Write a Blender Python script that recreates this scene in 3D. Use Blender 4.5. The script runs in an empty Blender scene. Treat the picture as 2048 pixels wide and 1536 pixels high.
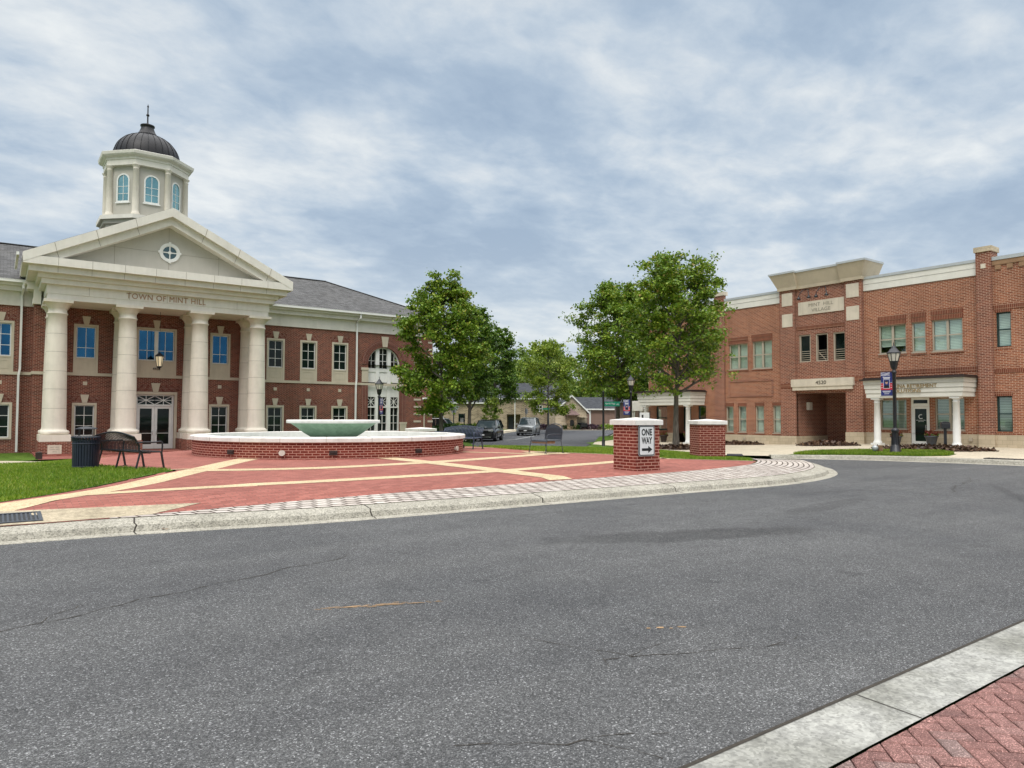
import bpy, math, random
from mathutils import Vector, Matrix
random.seed(7)
R = math.radians
PI = math.pi
scene = bpy.context.scene
COL = scene.collection

# ------------------------------------------------------------------ materials
MATS = {}
class NB:
    """small node-tree builder"""
    def __init__(s, name):
        m = bpy.data.materials.new(name); m.use_nodes = True
        s.m = m; s.t = m.node_tree; s.t.nodes.clear()
        s.out = s.n('ShaderNodeOutputMaterial')
        s.b = s.n('ShaderNodeBsdfPrincipled')
        s.l(s.b.outputs[0], s.out.inputs[0])
    def n(s, typ, **kw):
        x = s.t.nodes.new(typ)
        for k, v in kw.items():
            setattr(x, k, v)
        return x
    def l(s, a, b): s.t.links.new(a, b)
    def co(s, kind='UV'):
        return s.n('ShaderNodeTexCoord').outputs[kind]
    def mapping(s, vec, scale=(1,1,1), rot=(0,0,0), loc=(0,0,0)):
        m = s.n('ShaderNodeMapping'); m.inputs['Scale'].default_value = scale
        m.inputs['Rotation'].default_value = rot; m.inputs['Location'].default_value = loc
        s.l(vec, m.inputs['Vector']); return m.outputs[0]
    def noise(s, vec, scale, detail=4, rough=.55, dist=0):
        n = s.n('ShaderNodeTexNoise'); n.inputs['Scale'].default_value = scale
        n.inputs['Detail'].default_value = detail; n.inputs['Roughness'].default_value = rough
        n.inputs['Distortion'].default_value = dist
        if vec is not None: s.l(vec, n.inputs['Vector'])
        return n.outputs['Fac']
    def ramp(s, fac, stops, interp='LINEAR'):
        r = s.n('ShaderNodeValToRGB'); cr = r.color_ramp; cr.interpolation = interp
        while len(cr.elements) < len(stops): cr.elements.new(.5)
        for e, (p, c) in zip(cr.elements, stops):
            e.position = p; e.color = (c[0], c[1], c[2], 1) if len(c) == 3 else c
        s.l(fac, r.inputs[0]); return r.outputs[0]
    def mix(s, a, b, fac, mode='MIX'):
        x = s.n('ShaderNodeMix', data_type='RGBA', blend_type=mode)
        for sock, v in ((x.inputs[0], fac), (x.inputs[6], a), (x.inputs[7], b)):
            if isinstance(v, (int, float)): sock.default_value = v
            elif isinstance(v, tuple): sock.default_value = (v[0], v[1], v[2], 1)
            else: s.l(v, sock)
        return x.outputs[2]
    def math(s, op, a, b=None, c=None):
        x = s.n('ShaderNodeMath', operation=op)
        for sock, v in zip(x.inputs, (a, b, c)):
            if v is None: continue
            if isinstance(v, (int, float)): sock.default_value = v
            else: s.l(v, sock)
        return x.outputs[0]
    def bump(s, h, strength=.3, dist=.01):
        b = s.n('ShaderNodeBump'); b.inputs['Strength'].default_value = strength
        b.inputs['Distance'].default_value = dist; s.l(h, b.inputs['Height'])
        s.l(b.outputs[0], s.b.inputs['Normal'])
    def set(s, color=None, rough=None, metal=None, spec=None):
        for k, v in (('Base Color', color), ('Roughness', rough), ('Metallic', metal), ('Specular IOR Level', spec)):
            if v is None: continue
            if isinstance(v, (int, float)): s.b.inputs[k].default_value = v
            elif isinstance(v, tuple): s.b.inputs[k].default_value = (v[0], v[1], v[2], 1)
            else: s.l(v, s.b.inputs[k])
        return s.m

def plain(name, col, rough=.6, metal=0, var=.12, scale=3., spec=.4, bump=0, coord='Object'):
    b = NB(name); v = b.co(coord)
    n = b.noise(v, scale, 5, .6)
    lo = tuple(c*(1-var) for c in col); hi = tuple(min(1, c*(1+var)) for c in col)
    c = b.ramp(n, [(.3, lo), (.7, hi)])
    if bump: b.bump(b.noise(v, scale*12, 3), bump, .01)
    return b.set(c, rough, metal, spec)

def brick(name, c1, c2, mortar, w=.203, h=.0677, ms=.010, offset=.5, rough=.85, var=.5, stain=.35, bumpk=.4, rot=0.0, bias=0.0):
    b = NB(name); v = b.co('UV')
    if rot: v = b.mapping(v, rot=(0, 0, rot))
    t = b.n('ShaderNodeTexBrick'); t.offset = offset; t.squash = 1
    for k, val in (('Scale', 1.), ('Brick Width', w), ('Row Height', h), ('Mortar Size', ms), ('Mortar Smooth', .15), ('Bias', bias)):
        t.inputs[k].default_value = val
    t.inputs['Color1'].default_value = (*c1, 1); t.inputs['Color2'].default_value = (*c2, 1); t.inputs['Mortar'].default_value = (*mortar, 1)
    b.l(v, t.inputs['Vector'])
    big = b.noise(v, .45, 4, .6); fine = b.noise(v, 22, 3)
    c = b.mix(t.outputs['Color'], b.ramp(big, [(.25, (1-stain, 1-stain, 1-stain)), (.5, (.95, .95, .95)), (.8, (1.12, 1.1, 1.06))]), .9, 'MULTIPLY')
    run = b.noise(b.mapping(v, scale=(1.3, .16, 1)), 1.0, 5, .65)
    c = b.mix(c, b.ramp(run, [(.30, (1-stain*.9, 1-stain*.95, 1-stain)), (.52, (1, 1, 1))]), .8, 'MULTIPLY')
    c = b.mix(c, b.ramp(fine, [(.2, (1-var*.5,)*3), (.8, (1+var*.35,)*3)]), .8, 'MULTIPLY')
    inv = b.math('SUBTRACT', 1., t.outputs['Fac'])
    b.bump(b.math('ADD', inv, b.math('MULTIPLY', fine, .3)), bumpk, .006)
    return b.set(c, rough, 0, .25)

def make_materials():
    M = MATS
    M['brick_red'] = brick('town_hall_brick', (.085, .017, .012), (.225, .050, .028), (.43, .27, .205), w=.225, h=.077, ms=.0105, stain=.2)
    M['brick_dark'] = brick('soldier_brick', (.10, .020, .014), (.16, .034, .022), (.40, .25, .20), w=.0677, h=.22, ms=.009, offset=0, stain=.2)
    M['brick_plaza'] = brick('fountain_brick', (.15, .022, .015), (.215, .042, .026), (.55, .30, .23), w=.235, h=.077, ms=.0105, stain=.12, bumpk=.7)
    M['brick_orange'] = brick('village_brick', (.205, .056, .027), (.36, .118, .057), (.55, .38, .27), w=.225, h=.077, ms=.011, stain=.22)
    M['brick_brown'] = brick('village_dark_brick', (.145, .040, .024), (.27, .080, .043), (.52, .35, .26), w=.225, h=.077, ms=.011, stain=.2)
    M['soldier_orange'] = brick('village_soldier_brick', (.14, .036, .021), (.20, .052, .028), (.38, .22, .14), w=.075, h=.23, ms=.011, offset=0, stain=.2)
    M['block'] = brick('split_face_block', (.50, .415, .295), (.60, .50, .36), (.37, .31, .22), w=.405, h=.203, ms=.006, stain=.16, var=.25)
    M['brick_tan'] = brick('apartment_brick', (.20, .145, .095), (.44, .335, .22), (.50, .42, .32), w=.45, h=.15, ms=.022, stain=.3)
    M['stone_tan'] = brick('apartment_stone', (.36, .28, .19), (.58, .48, .35), (.52, .45, .35), w=.55, h=.2, ms=.025, stain=.3)
    M['siding_brown'] = brick('apartment_siding', (.25, .165, .135), (.29, .195, .16), (.20, .135, .11), w=4, h=.22, ms=.012, stain=.12)
    # pale stone / precast / stucco
    def stone(name, c, streak=.12, scale=1.2, rough=.8):
        b = NB(name); v = b.co('Object')
        n1 = b.noise(v, scale, 6, .65); n2 = b.noise(b.mapping(v, scale=(5, 5, .6)), 1.0, 5, .6); n3 = b.noise(v, 60, 2)
        lo = tuple(x*(1-streak*1.6) for x in c); hi = tuple(min(.95, x*(1+streak*.6)) for x in c)
        col = b.ramp(n1, [(.28, lo), (.55, c), (.8, hi)])
        col = b.mix(col, b.ramp(n2, [(.3, (1-streak, 1-streak, 1-streak*1.2)), (.6, (1, 1, 1))]), .8, 'MULTIPLY')
        b.bump(n3, .15, .004)
        return b.set(col, rough, 0, .3)
    M['stone'] = stone('cast_stone', (.66, .585, .47))
    M['column'] = stone('column_stone', (.76, .70, .60), .08)
    M['precast'] = stone('precast_trim', (.76, .725, .655), .07)
    M['stucco'] = stone('pediment_stucco', (.49, .465, .41), .05, .8)
    M['tan_trim'] = stone('window_surround_stone', (.58, .51, .40), .08)
    M['corbel'] = stone('brown_corbel', (.33, .20, .115), .1)
    M['cream'] = stone('cream_cornice', (.56, .475, .35), .08)
    M['cap'] = stone('white_concrete_cap', (.78, .745, .70), .12, 2.)
    M['white'] = plain('white_paint', (.78, .775, .74), .5, var=.05)
    M['siding'] = stone('white_lap_siding', (.74, .715, .64), .06)
    M['coping'] = plain('grey_metal_coping', (.48, .50, .50), .45, .3, .08)
    M['taupe'] = plain('taupe_window_frame', (.42, .36, .28), .5, var=.06)
    M['greenframe'] = plain('dark_green_frame', (.012, .035, .032), .4, var=.1)
    M['black'] = plain('black_coated_metal', (.012, .013, .017), .38, .0, .25, 6, .5)
    M['charcoal'] = plain('charcoal_coated_metal', (.045, .052, .066), .42, .0, .15, 6, .5)
    M['steel'] = plain('blue_grey_coated_metal', (.040, .052, .085), .42, .0, .15, 6, .5)
    M['navy'] = plain('navy_coated_metal', (.016, .022, .040), .40, .0, .2, 6, .5)
    M['darkroof'] = plain('dark_metal_roof', (.045, .032, .028), .5, .2, .2)
    M['dome'] = plain('bronze_dome_metal', (.013, .012, .014), .48, .1, .35, 1.6)
    M['letter'] = plain('bronze_lettering', (.36, .21, .105), .5, .1, .1)
    M['letterdark'] = plain('dark_lettering', (.045, .04, .032), .6, 0, .1)
    M['engraved'] = plain('engraved_letters', (.25, .22, .17), .8, 0, .1)
    M['gold'] = plain('gold_lettering', (.34, .235, .10), .5, .1, .1)
    M['rubber'] = plain('tyre_rubber', (.012, .012, .012), .85)
    M['rim'] = plain('alloy_wheel', (.35, .36, .37), .35, .8, .1)
    M['chrome'] = plain('bright_trim', (.6, .6, .6), .2, .9, .05)
    M['carblack'] = plain('black_car_paint', (.006, .007, .009), .16, .0, .1, spec=.7)
    M['carsilver'] = plain('silver_car_paint', (.30, .315, .32), .28, .55, .05)
    M['lampglass'] = plain('frosted_lamp_glass', (.62, .58, .50), .25, 0, .08)
    M['carglass'] = plain('car_glass', (.035, .05, .058), .06, 0, .2, 2, .9)
    M['wood'] = plain('weathered_wood', (.26, .155, .085), .8, 0, .25, 5)
    # glass that reflects: town hall panes, blue ones with reflected sky painted in
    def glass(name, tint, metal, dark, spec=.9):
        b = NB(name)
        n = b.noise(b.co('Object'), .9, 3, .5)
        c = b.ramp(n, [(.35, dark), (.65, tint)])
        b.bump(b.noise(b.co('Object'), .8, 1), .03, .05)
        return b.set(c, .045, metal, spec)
    M['glass_dark'] = glass('dark_window_glass', (.010, .020, .018), .0, (.004, .008, .007), .26)
    M['glass_sky'] = glass('sky_reflection_glass', (.014, .105, .215), .82, (.008, .065, .14))
    M['glass_teal'] = glass('teal_coated_glass', (.24, .44, .46), .72, (.17, .34, .36))
    M['glass_round'] = glass('grey_green_glass', (.06, .12, .13), .4, (.04, .08, .09))
    # clear panes over blinds
    b = NB('clear_window_pane'); b.t.nodes.remove(b.b)
    tr = b.n('ShaderNodeBsdfTransparent'); tr.inputs[0].default_value = (.80, .90, .85, 1)
    gl = b.n('ShaderNodeBsdfGlossy'); gl.inputs['Roughness'].default_value = .04; gl.inputs[0].default_value = (.85, .95, .92, 1)
    fr = b.n('ShaderNodeFresnel'); fr.inputs[0].default_value = 1.6
    mx = b.n('ShaderNodeMixShader'); b.l(b.math('ADD', fr.outputs[0], .10), mx.inputs[0]); b.l(tr.outputs[0], mx.inputs[1]); b.l(gl.outputs[0], mx.inputs[2])
    b.l(mx.outputs[0], b.out.inputs[0]); M['pane'] = b.m
    # venetian blinds: thin slat lines across the blind
    def blind(name, c, gap):
        b = NB(name); v = b.co('UV')
        w = b.n('ShaderNodeTexWave', wave_type='BANDS', bands_direction='Y'); w.inputs['Scale'].default_value = 4.2
        w.inputs['Distortion'].default_value = .25; b.l(v, w.inputs['Vector'])
        col = b.ramp(w.outputs['Fac'], [(.12, tuple(x*gap for x in c)), (.4, c)])
        return b.set(col, .6, 0, .3)
    M['blind'] = blind('pale_blinds', (.74, .77, .71), .5)
    M['blind_dark'] = blind('half_open_blinds', (.36, .41, .37), .25)
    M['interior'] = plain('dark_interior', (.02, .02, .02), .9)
    # copper-green fountain bowl
    b = NB('patina_bowl'); v = b.co('Object')
    n = b.noise(v, 3, 6, .65); n2 = b.noise(b.mapping(v, scale=(6, 6, .5)), 1.2, 4)
    c = b.ramp(n, [(.3, (.27, .39, .28)), (.6, (.35, .475, .355)), (.85, (.44, .555, .43))])
    c = b.mix(c, b.ramp(n2, [(.35, (.78, .82, .76)), (.65, (1.05, 1.05, 1.02))]), .8, 'MULTIPLY')
    M['bowl'] = b.set(c, .55, 0, .4)
    b = NB('basin_water'); n = b.noise(b.co('Object'), 6, 3); b.bump(n, .12, .03)
    M['water'] = b.set((.40, .46, .42), .08, 0, .5)
    # asphalt
    def asphalt(name, base, coarse=True):
        b = NB(name); v = b.co('Object')
        vo = b.n('ShaderNodeTexVoronoi'); vo.inputs['Scale'].default_value = 115.; b.l(v, vo.inputs['Vector'])
        sep = b.n('ShaderNodeSeparateColor'); b.l(vo.outputs['Color'], sep.inputs[0])
        g = b.ramp(sep.outputs[0], [(.0, tuple(x*.55 for x in base)), (.5, base), (.80, tuple(x*1.4 for x in base)), (.95, tuple(min(.6, x*2.1) for x in base)), (1., tuple(min(.75, x*3.9) for x in base))])
        vo2 = b.n('ShaderNodeTexVoronoi'); vo2.inputs['Scale'].default_value = 260.; b.l(v, vo2.inputs['Vector'])
        sep2 = b.n('ShaderNodeSeparateColor'); b.l(vo2.outputs['Color'], sep2.inputs[0])
        g2 = b.ramp(sep2.outputs[1], [(.0, (.55, .55, .56)), (.6, (1, 1, 1)), (1., (1.7, 1.68, 1.62))])
        c = b.mix(g, g2, .8, 'MULTIPLY')
        big = b.noise(v, .28, 5, .6, .4); mid = b.noise(v, 2.6, 5, .6)
        c = b.mix(c, b.ramp(big, [(.30, (.80, .81, .83)), (.5, (1, 1, 1)), (.72, (1.12, 1.12, 1.12))]), 1., 'MULTIPLY')
        c = b.mix(c, b.ramp(mid, [(.3, (.90, .90, .90)), (.7, (1.08, 1.08, 1.08))]), 1., 'MULTIPLY')
        b.bump(b.math('ADD', sep.outputs[0], b.math('MULTIPLY', sep2.outputs[1], .5)), .5, .006)
        return b, c, v
    b, c, v = asphalt('road_asphalt', (.088, .0885, .089))
    # worn tracks along the lane and rusty clay marks
    st = b.noise(b.mapping(v, scale=(.10, 1.0, 1), rot=(0, 0, R(4))), 1.1, 3, .5)
    c = b.mix(c, b.ramp(st, [(.38, (.90, .90, .91)), (.6, (1.05, 1.05, 1.05))]), .9, 'MULTIPLY')
    for (cx, cy, rx, ry, an, dk) in ((7.9, 6.6, 2.6, .55, -20, .66), (12.6, 7.3, 2.2, .35, 8, .80), (17.5, 6.0, 3.4, .16, 28, .80), (20.5, 8.0, 3.0, .14, -30, .82)):
        mp = b.n('ShaderNodeMapping', vector_type='TEXTURE'); mp.inputs['Location'].default_value = (cx, cy, 0); mp.inputs['Rotation'].default_value = (0, 0, R(an)); mp.inputs['Scale'].default_value = (rx, ry, 1e3)
        b.l(v, mp.inputs[0]); g = b.n('ShaderNodeTexGradient', gradient_type='SPHERICAL'); b.l(mp.outputs[0], g.inputs[0])
        k = b.math('ADD', g.outputs['Fac'], b.math('MULTIPLY', b.math('SUBTRACT', b.noise(v, 1.6, 5, .65), .5), .9))
        c = b.mix(c, b.ramp(k, [(.10, (1, 1, 1)), (.40, (dk, dk, dk))]), 1., 'MULTIPLY')
    M['asphalt'] = b.set(c, .88, 0, .25)
    b, c, v = asphalt('street_asphalt', (.075, .077, .083)); M['asphalt2'] = b.set(c, .88, 0, .25)
    # concretes
    def concrete(name, c, speck=.35, scale=70, blotch=.2):
        b = NB(name); v = b.co('Object')
        vo = b.n('ShaderNodeTexVoronoi'); vo.inputs['Scale'].default_value = scale; b.l(v, vo.inputs['Vector'])
        sep = b.n('ShaderNodeSeparateColor'); b.l(vo.outputs['Color'], sep.inputs[0])
        col = b.ramp(sep.outputs[0], [(0, tuple(x*(1-speck) for x in c)), (.5, c), (1, tuple(min(.9, x*(1+speck*.7)) for x in c))])
        n = b.noise(v, 1.3, 6, .65); n2 = b.noise(v, 9, 4, .6, .6)
        col = b.mix(col, b.ramp(n, [(.3, (1-blotch*1.3, 1-blotch*1.3, 1-blotch*1.4)), (.6, (1, 1, 1)), (.85, (1.08, 1.08, 1.06))]), 1., 'MULTIPLY')
        col = b.mix(col, b.ramp(n2, [(.35, (1-blotch, 1-blotch, 1-blotch)), (.6, (1.04, 1.04, 1.03))]), .8, 'MULTIPLY')
        b.bump(sep.outputs[0], .3, .004)
        return b.set(col, .88, 0, .25)
    M['kerb'] = concrete('kerb_concrete', (.40, .375, .315), .45, 60, .17)
    M['ribbon'] = concrete('flat_kerb_concrete', (.38, .375, .345), .25, 60, .36)
    M['walk'] = concrete('sidewalk_concrete', (.56, .49, .375), .16, 60, .14)
    M['tanband'] = concrete('tan_band_concrete', (.60, .47, .295), .30, 45, .14)
    M['apron'] = concrete('tan_apron_concrete', (.50, .42, .30), .22, 50, .28)
    # pavers
    M['paver'] = brick('red_brick_paving', (.27, .088, .068), (.40, .145, .112), (.19, .09, .072), w=.20, h=.10, ms=.006, stain=.16, var=.5, bumpk=.3)
    M['cobble'] = brick('pale_cobble_paving', (.44, .385, .34), (.66, .60, .54), (.075, .055, .042), w=.24, h=.16, ms=.019, stain=.16, var=.6, bumpk=.8)
    b = NB('herringbone_paver'); v = b.co('Object')
    rnd = b.n('ShaderNodeNewGeometry').outputs['Random Per Island']
    c = b.ramp(rnd, [(0, (.17, .088, .078)), (.4, (.225, .112, .097)), (.75, (.255, .135, .118)), (1, (.20, .135, .122))])
    vo = b.n('ShaderNodeTexVoronoi'); vo.inputs['Scale'].default_value = 210.; b.l(v, vo.inputs['Vector'])
    sep = b.n('ShaderNodeSeparateColor'); b.l(vo.outputs['Color'], sep.inputs[0])
    c = b.mix(c, b.ramp(sep.outputs[0], [(0, (.6, .6, .6)), (.7, (1.05, 1.05, 1.05)), (.93, (1.9, 1.95, 1.95)), (1, (2.9, 3.1, 3.1))]), .9, 'MULTIPLY')
    c = b.mix(c, b.ramp(b.noise(v, 5, 5, .65), [(.35, (.75, .75, .75)), (.65, (1.1, 1.1, 1.1))]), .8, 'MULTIPLY')
    b.bump(sep.outputs[0], .4, .004); M['herring'] = b.set(c, .85, 0, .3)
    M['joint'] = plain('joint_sand', (.045, .038, .03), .95, 0, .3, 30)
    # vegetation
    b = NB('lawn_soil'); v = b.co('Object')
    n = b.noise(v, 1.4, 5, .6); n2 = b.noise(v, 40, 3, .7)
    c = b.ramp(n, [(.3, (.055, .105, .014)), (.55, (.095, .165, .022)), (.8, (.16, .215, .045))])
    c = b.mix(c, b.ramp(n2, [(.3, (.6, .65, .5)), (.7, (1.25, 1.2, 1.2))]), .9, 'MULTIPLY'); b.bump(n2, .8, .03)
    M['lawn'] = b.set(c, .9, 0, .15)
    def leaf(name, stops, trans=.22, pos=True):
        b = NB(name); rnd = b.n('ShaderNodeNewGeometry').outputs['Random Per Island']
        c = b.ramp(rnd, stops)
        if pos:
            c = b.mix(c, b.ramp(b.noise(b.co('Object'), .55, 3, .6), [(.35, (.72, .80, .75)), (.65, (1.22, 1.14, 1.0))]), .9, 'MULTIPLY')
        b.set(c, .5, 0, .35)
        tl = b.n('ShaderNodeBsdfTranslucent'); b.l(c, tl.inputs[0])
        mx = b.n('ShaderNodeMixShader'); mx.inputs[0].default_value = trans
        b.l(b.b.outputs[0], mx.inputs[1]); b.l(tl.outputs[0], mx.inputs[2]); b.l(mx.outputs[0], b.out.inputs[0])
        return b.m
    M['blade'] = leaf('grass_blade', [(0, (.10, .19, .012)), (.5, (.17, .285, .02)), (.85, (.26, .345, .035)), (1, (.38, .37, .11))], .3)
    M['leaf'] = leaf('maple_leaf', [(0, (.075, .150, .012)), (.4, (.135, .235, .018)), (.8, (.225, .33, .03)), (.93, (.30, .36, .05)), (1, (.30, .22, .06))])
    M['leaf_dark'] = leaf('dark_maple_leaf', [(0, (.045, .105, .011)), (.5, (.085, .170, .015)), (.9, (.15, .24, .024)), (1, (.21, .24, .04))])
    M['leaf_light'] = leaf('light_leaf', [(0, (.13, .21, .02)), (.5, (.21, .30, .03)), (.9, (.31, .38, .05)), (1, (.36, .38, .09))])
    M['leaf_far'] = leaf('far_wood_leaf', [(0, (.07, .125, .022)), (.5, (.14, .215, .03)), (1, (.23, .29, .05))])
    M['leaf_hedge'] = leaf('hedge_leaf', [(0, (.012, .035, .008)), (.6, (.028, .07, .012)), (1, (.06, .11, .02))])
    M['leaf_plum'] = leaf('plum_shrub_leaf', [(0, (.035, .018, .03)), (.6, (.07, .04, .06)), (1, (.11, .06, .10))])
    M['petal'] = leaf('flower_petal', [(0, (.16, .03, .03)), (.6, (.30, .06, .05)), (1, (.10, .13, .02))])
    b = NB('grey_bark'); v = b.co('Object'); n = b.noise(b.mapping(v, scale=(9, 9, 1.6)), 2.2, 6, .7)
    b.bump(n, .8, .03); M['bark'] = b.set(b.ramp(n, [(.3, (.05, .042, .034)), (.55, (.135, .118, .098)), (.8, (.24, .215, .18))]), .95, 0, .15)
    M['mulch'] = leaf('mulch_chip', [(0, (.035, .018, .011)), (.5, (.075, .038, .022)), (.9, (.13, .072, .042)), (1, (.22, .14, .09))], .0)
    M['mulchbed'] = plain('mulch_soil', (.06, .032, .020), .95, 0, .4, 20)
    M['pine'] = leaf('dry_needle', [(0, (.16, .065, .02)), (1, (.36, .17, .06))], .0, False)
    # roofs
    M['shingle'] = brick('grey_shingle', (.085, .083, .082), (.16, .158, .158), (.05, .05, .05), w=.33, h=.145, ms=.012, stain=.2, var=.5)
    M['shingle_far'] = brick('dark_shingle', (.045, .048, .056), (.075, .08, .09), (.035, .037, .042), w=.4, h=.2, ms=.015, stain=.15)
    M['copper'] = plain('brown_kiosk_roof', (.16, .10, .09), .6, .1, .2)
    M['rubble'] = brick('kiosk_rubble_stone', (.22, .15, .09), (.42, .30, .18), (.20, .16, .12), w=.35, h=.22, ms=.03, stain=.3)
    # signs and banners
    M['signwhite'] = plain('sign_white', (.68, .69, .69), .4, 0, .05)
    M['signblack'] = plain('sign_black', (.010, .010, .011), .45, 0, .1)
    M['signback'] = plain('grey_sign_back', (.32, .33, .34), .45, .4, .1)
    M['signgreen'] = plain('street_sign_green', (.008, .19, .115), .4, 0, .06)
    M['bred'] = plain('banner_red', (.50, .028, .045), .6, 0, .08)
    M['bblue'] = plain('banner_blue', (.020, .030, .16), .6, 0, .1)
    M['bwhite'] = plain('banner_white', (.70, .68, .70), .6, 0, .05)
    M['skin'] = plain('portrait_skin', (.48, .29, .21), .6, 0, .08)
    M['linewhite'] = plain('road_line_paint', (.62, .62, .60), .7, 0, .12, 8)
    M['rust'] = plain('rust_clay', (.33, .215, .115), .95, 0, .4, 14)
    b = NB('window_lamp_glow'); b.set((.8, .7, .5), .4)
    b.b.inputs['Emission Color'].default_value = (1, .78, .45, 1); b.b.inputs['Emission Strength'].default_value = .25; M['glow'] = b.m
make_materials()
M = MATS

# ------------------------------------------------------------------ mesh helpers
SPLIT = {n: .02 for n in 'wall block_base eave_cornice parapet coping cornice square_stone window_frame gutter column_pedestal wall_conduit soldier_band stone_trim column flat_roof white_stripes mark quoin_band stone_surround post'.split()}
SPLIT['lettering'] = .13; SPLIT['brick_arch'] = .08; SPLIT['pane'] = .02
class MB:
    def __init__(s): s.v = []; s.f = []; s.mi = []; s.uv = []; s.sm = []; s.isl = []; s.k = 0
    def add(s, pts, faces, mi=0, uvs=None, smooth=False):
        o = len(s.v); s.v.extend([tuple(p) for p in pts]); s.k += 1
        for k, f in enumerate(faces):
            s.isl.append(s.k)
            s.f.append(tuple(i+o for i in f)); s.mi.append(mi); s.sm.append(smooth)
            s.uv.append([uvs[i] for i in f] if uvs else None)
    def quad(s, a, b, c, d, mi=0): s.add((a, b, c, d), ((0, 1, 2, 3),), mi)
    def box(s, x0, x1, y0, y1, z0, z1, mi=0):
        p = [(x, y, z) for z in (z0, z1) for y in (y0, y1) for x in (x0, x1)]
        s.add(p, ((0, 2, 3, 1), (4, 5, 7, 6), (0, 1, 5, 4), (2, 6, 7, 3), (0, 4, 6, 2), (1, 3, 7, 5)), mi)
    def obox(s, c, ax, ay, az, mi=0):
        c = Vector(c); ax = Vector(ax); ay = Vector(ay); az = Vector(az)
        p = [c + ax*i + ay*j + az*k for k in (-1, 1) for j in (-1, 1) for i in (-1, 1)]
        s.add(p, ((0, 2, 3, 1), (4, 5, 7, 6), (0, 1, 5, 4), (2, 6, 7, 3), (0, 4, 6, 2), (1, 3, 7, 5)), mi)
    def bar(s, a, b, w, h=None, mi=0, up=(0, 0, 1)):
        a = Vector(a); b = Vector(b); h = h or w; d = (b-a)
        L = d.length
        if L < 1e-6: return
        d.normalize(); u = Vector(up)
        if abs(d.dot(u)) > .98: u = Vector((1, 0, 0))
        x = d.cross(u).normalized(); y = x.cross(d).normalized()
        s.obox((a+b)/2, d*L/2, x*w/2, y*h/2, mi)
    def prism(s, poly, fn, a, b, mi=0):
        """poly in 2D, extruded between depths a and b; fn(p, q, depth) -> 3D"""
        n = len(poly); p = [fn(x, y, a) for x, y in poly] + [fn(x, y, b) for x, y in poly]
        f = [tuple(range(n-1, -1, -1)), tuple(range(n, 2*n))]
        f += [(i, (i+1) % n, n+(i+1) % n, n+i) for i in range(n)]
        s.add(p, f, mi)
    def tube(s, pts, rad, n=8, mi=0, cap=True, smooth=True):
        pts = [Vector(p) for p in pts]; rr = rad if isinstance(rad, (list, tuple)) else [rad]*len(pts)
        ring = []; px = None
        for i, p in enumerate(pts):
            d = (pts[min(i+1, len(pts)-1)] - pts[max(i-1, 0)])
            d = d.normalized() if d.length > 1e-9 else Vector((0, 0, 1))
            if px is None:
                u = Vector((0, 0, 1)) if abs(d.z) < .9 else Vector((1, 0, 0)); px = d.cross(u).normalized()
            else:
                px = (px - d*px.dot(d)); px = px.normalized() if px.length > 1e-6 else d.orthogonal().normalized()
            py = d.cross(px)
            ring += [p + (px*math.cos(2*PI*k/n) + py*math.sin(2*PI*k/n))*rr[i] for k in range(n)]
        f = [(i*n+k, i*n+(k+1) % n, (i+1)*n+(k+1) % n, (i+1)*n+k) for i in range(len(pts)-1) for k in range(n)]
        s.add(ring, f, mi, None, smooth)
        if cap:
            s.add(ring[:n], (tuple(range(n-1, -1, -1)),), mi); s.add(ring[-n:], (tuple(range(n)),), mi)
    def lathe(s, prof, c=(0, 0), n=24, mi=0, smooth=True, a0=0, a1=2*PI, phase=0, cap=True):
        """prof [(r, z)] about the vertical axis through c"""
        full = abs(a1-a0-2*PI) < 1e-6; m = n if full else n+1
        pts = []
        for r, z in prof:
            for k in range(m):
                a = a0 + phase + (a1-a0)*k/n
                pts.append((c[0]+r*math.cos(a), c[1]+r*math.sin(a), z))
        f = []
        for i in range(len(prof)-1):
            for k in range(n):
                k2 = (k+1) % m
                f.append((i*m+k, i*m+k2, (i+1)*m+k2, (i+1)*m+k))
        s.add(pts, f, mi, None, smooth)
        if cap and full:
            if prof[0][0] > 1e-4: s.add(pts[:m], (tuple(range(m-1, -1, -1)),), mi)
            if prof[-1][0] > 1e-4: s.add(pts[-m:], (tuple(range(m)),), mi)
    def join(s, o):
        k = len(s.v); s.isl += [i+s.k for i in o.isl]; s.k += o.k; s.v += o.v; s.f += [tuple(i+k for i in f) for f in o.f]; s.mi += o.mi; s.uv += o.uv; s.sm += o.sm
    def split(s, tol):
        """separate pieces: islands whose boxes touch stay together"""
        box = {}
        for f, i in zip(s.f, s.isl):
            b = box.setdefault(i, [1e9, 1e9, 1e9, -1e9, -1e9, -1e9])
            for v in f:
                for a in range(3): b[a] = min(b[a], s.v[v][a]); b[a+3] = max(b[a+3], s.v[v][a])
        ids = sorted(box); par = {i: i for i in ids}
        def find(i):
            while par[i] != i: i = par[i]
            return i
        for n, i in enumerate(ids):
            for j in ids[:n]:
                p, q = box[i], box[j]
                if all(p[a] <= q[a+3]+tol and q[a] <= p[a+3]+tol for a in range(3)): par[find(i)] = find(j)
        out = {}
        for k, i in enumerate(s.isl): out.setdefault(find(i), []).append(k)
        res = []
        for g in out.values():
            m = MB(); idx = {}
            for k in g:
                f = []
                for v in s.f[k]:
                    if v not in idx: idx[v] = len(m.v); m.v.append(s.v[v])
                    f.append(idx[v])
                m.f.append(tuple(f)); m.mi.append(s.mi[k]); m.uv.append(s.uv[k]); m.sm.append(s.sm[k]); m.isl.append(s.isl[k])
            res.append(m)
        return res
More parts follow.
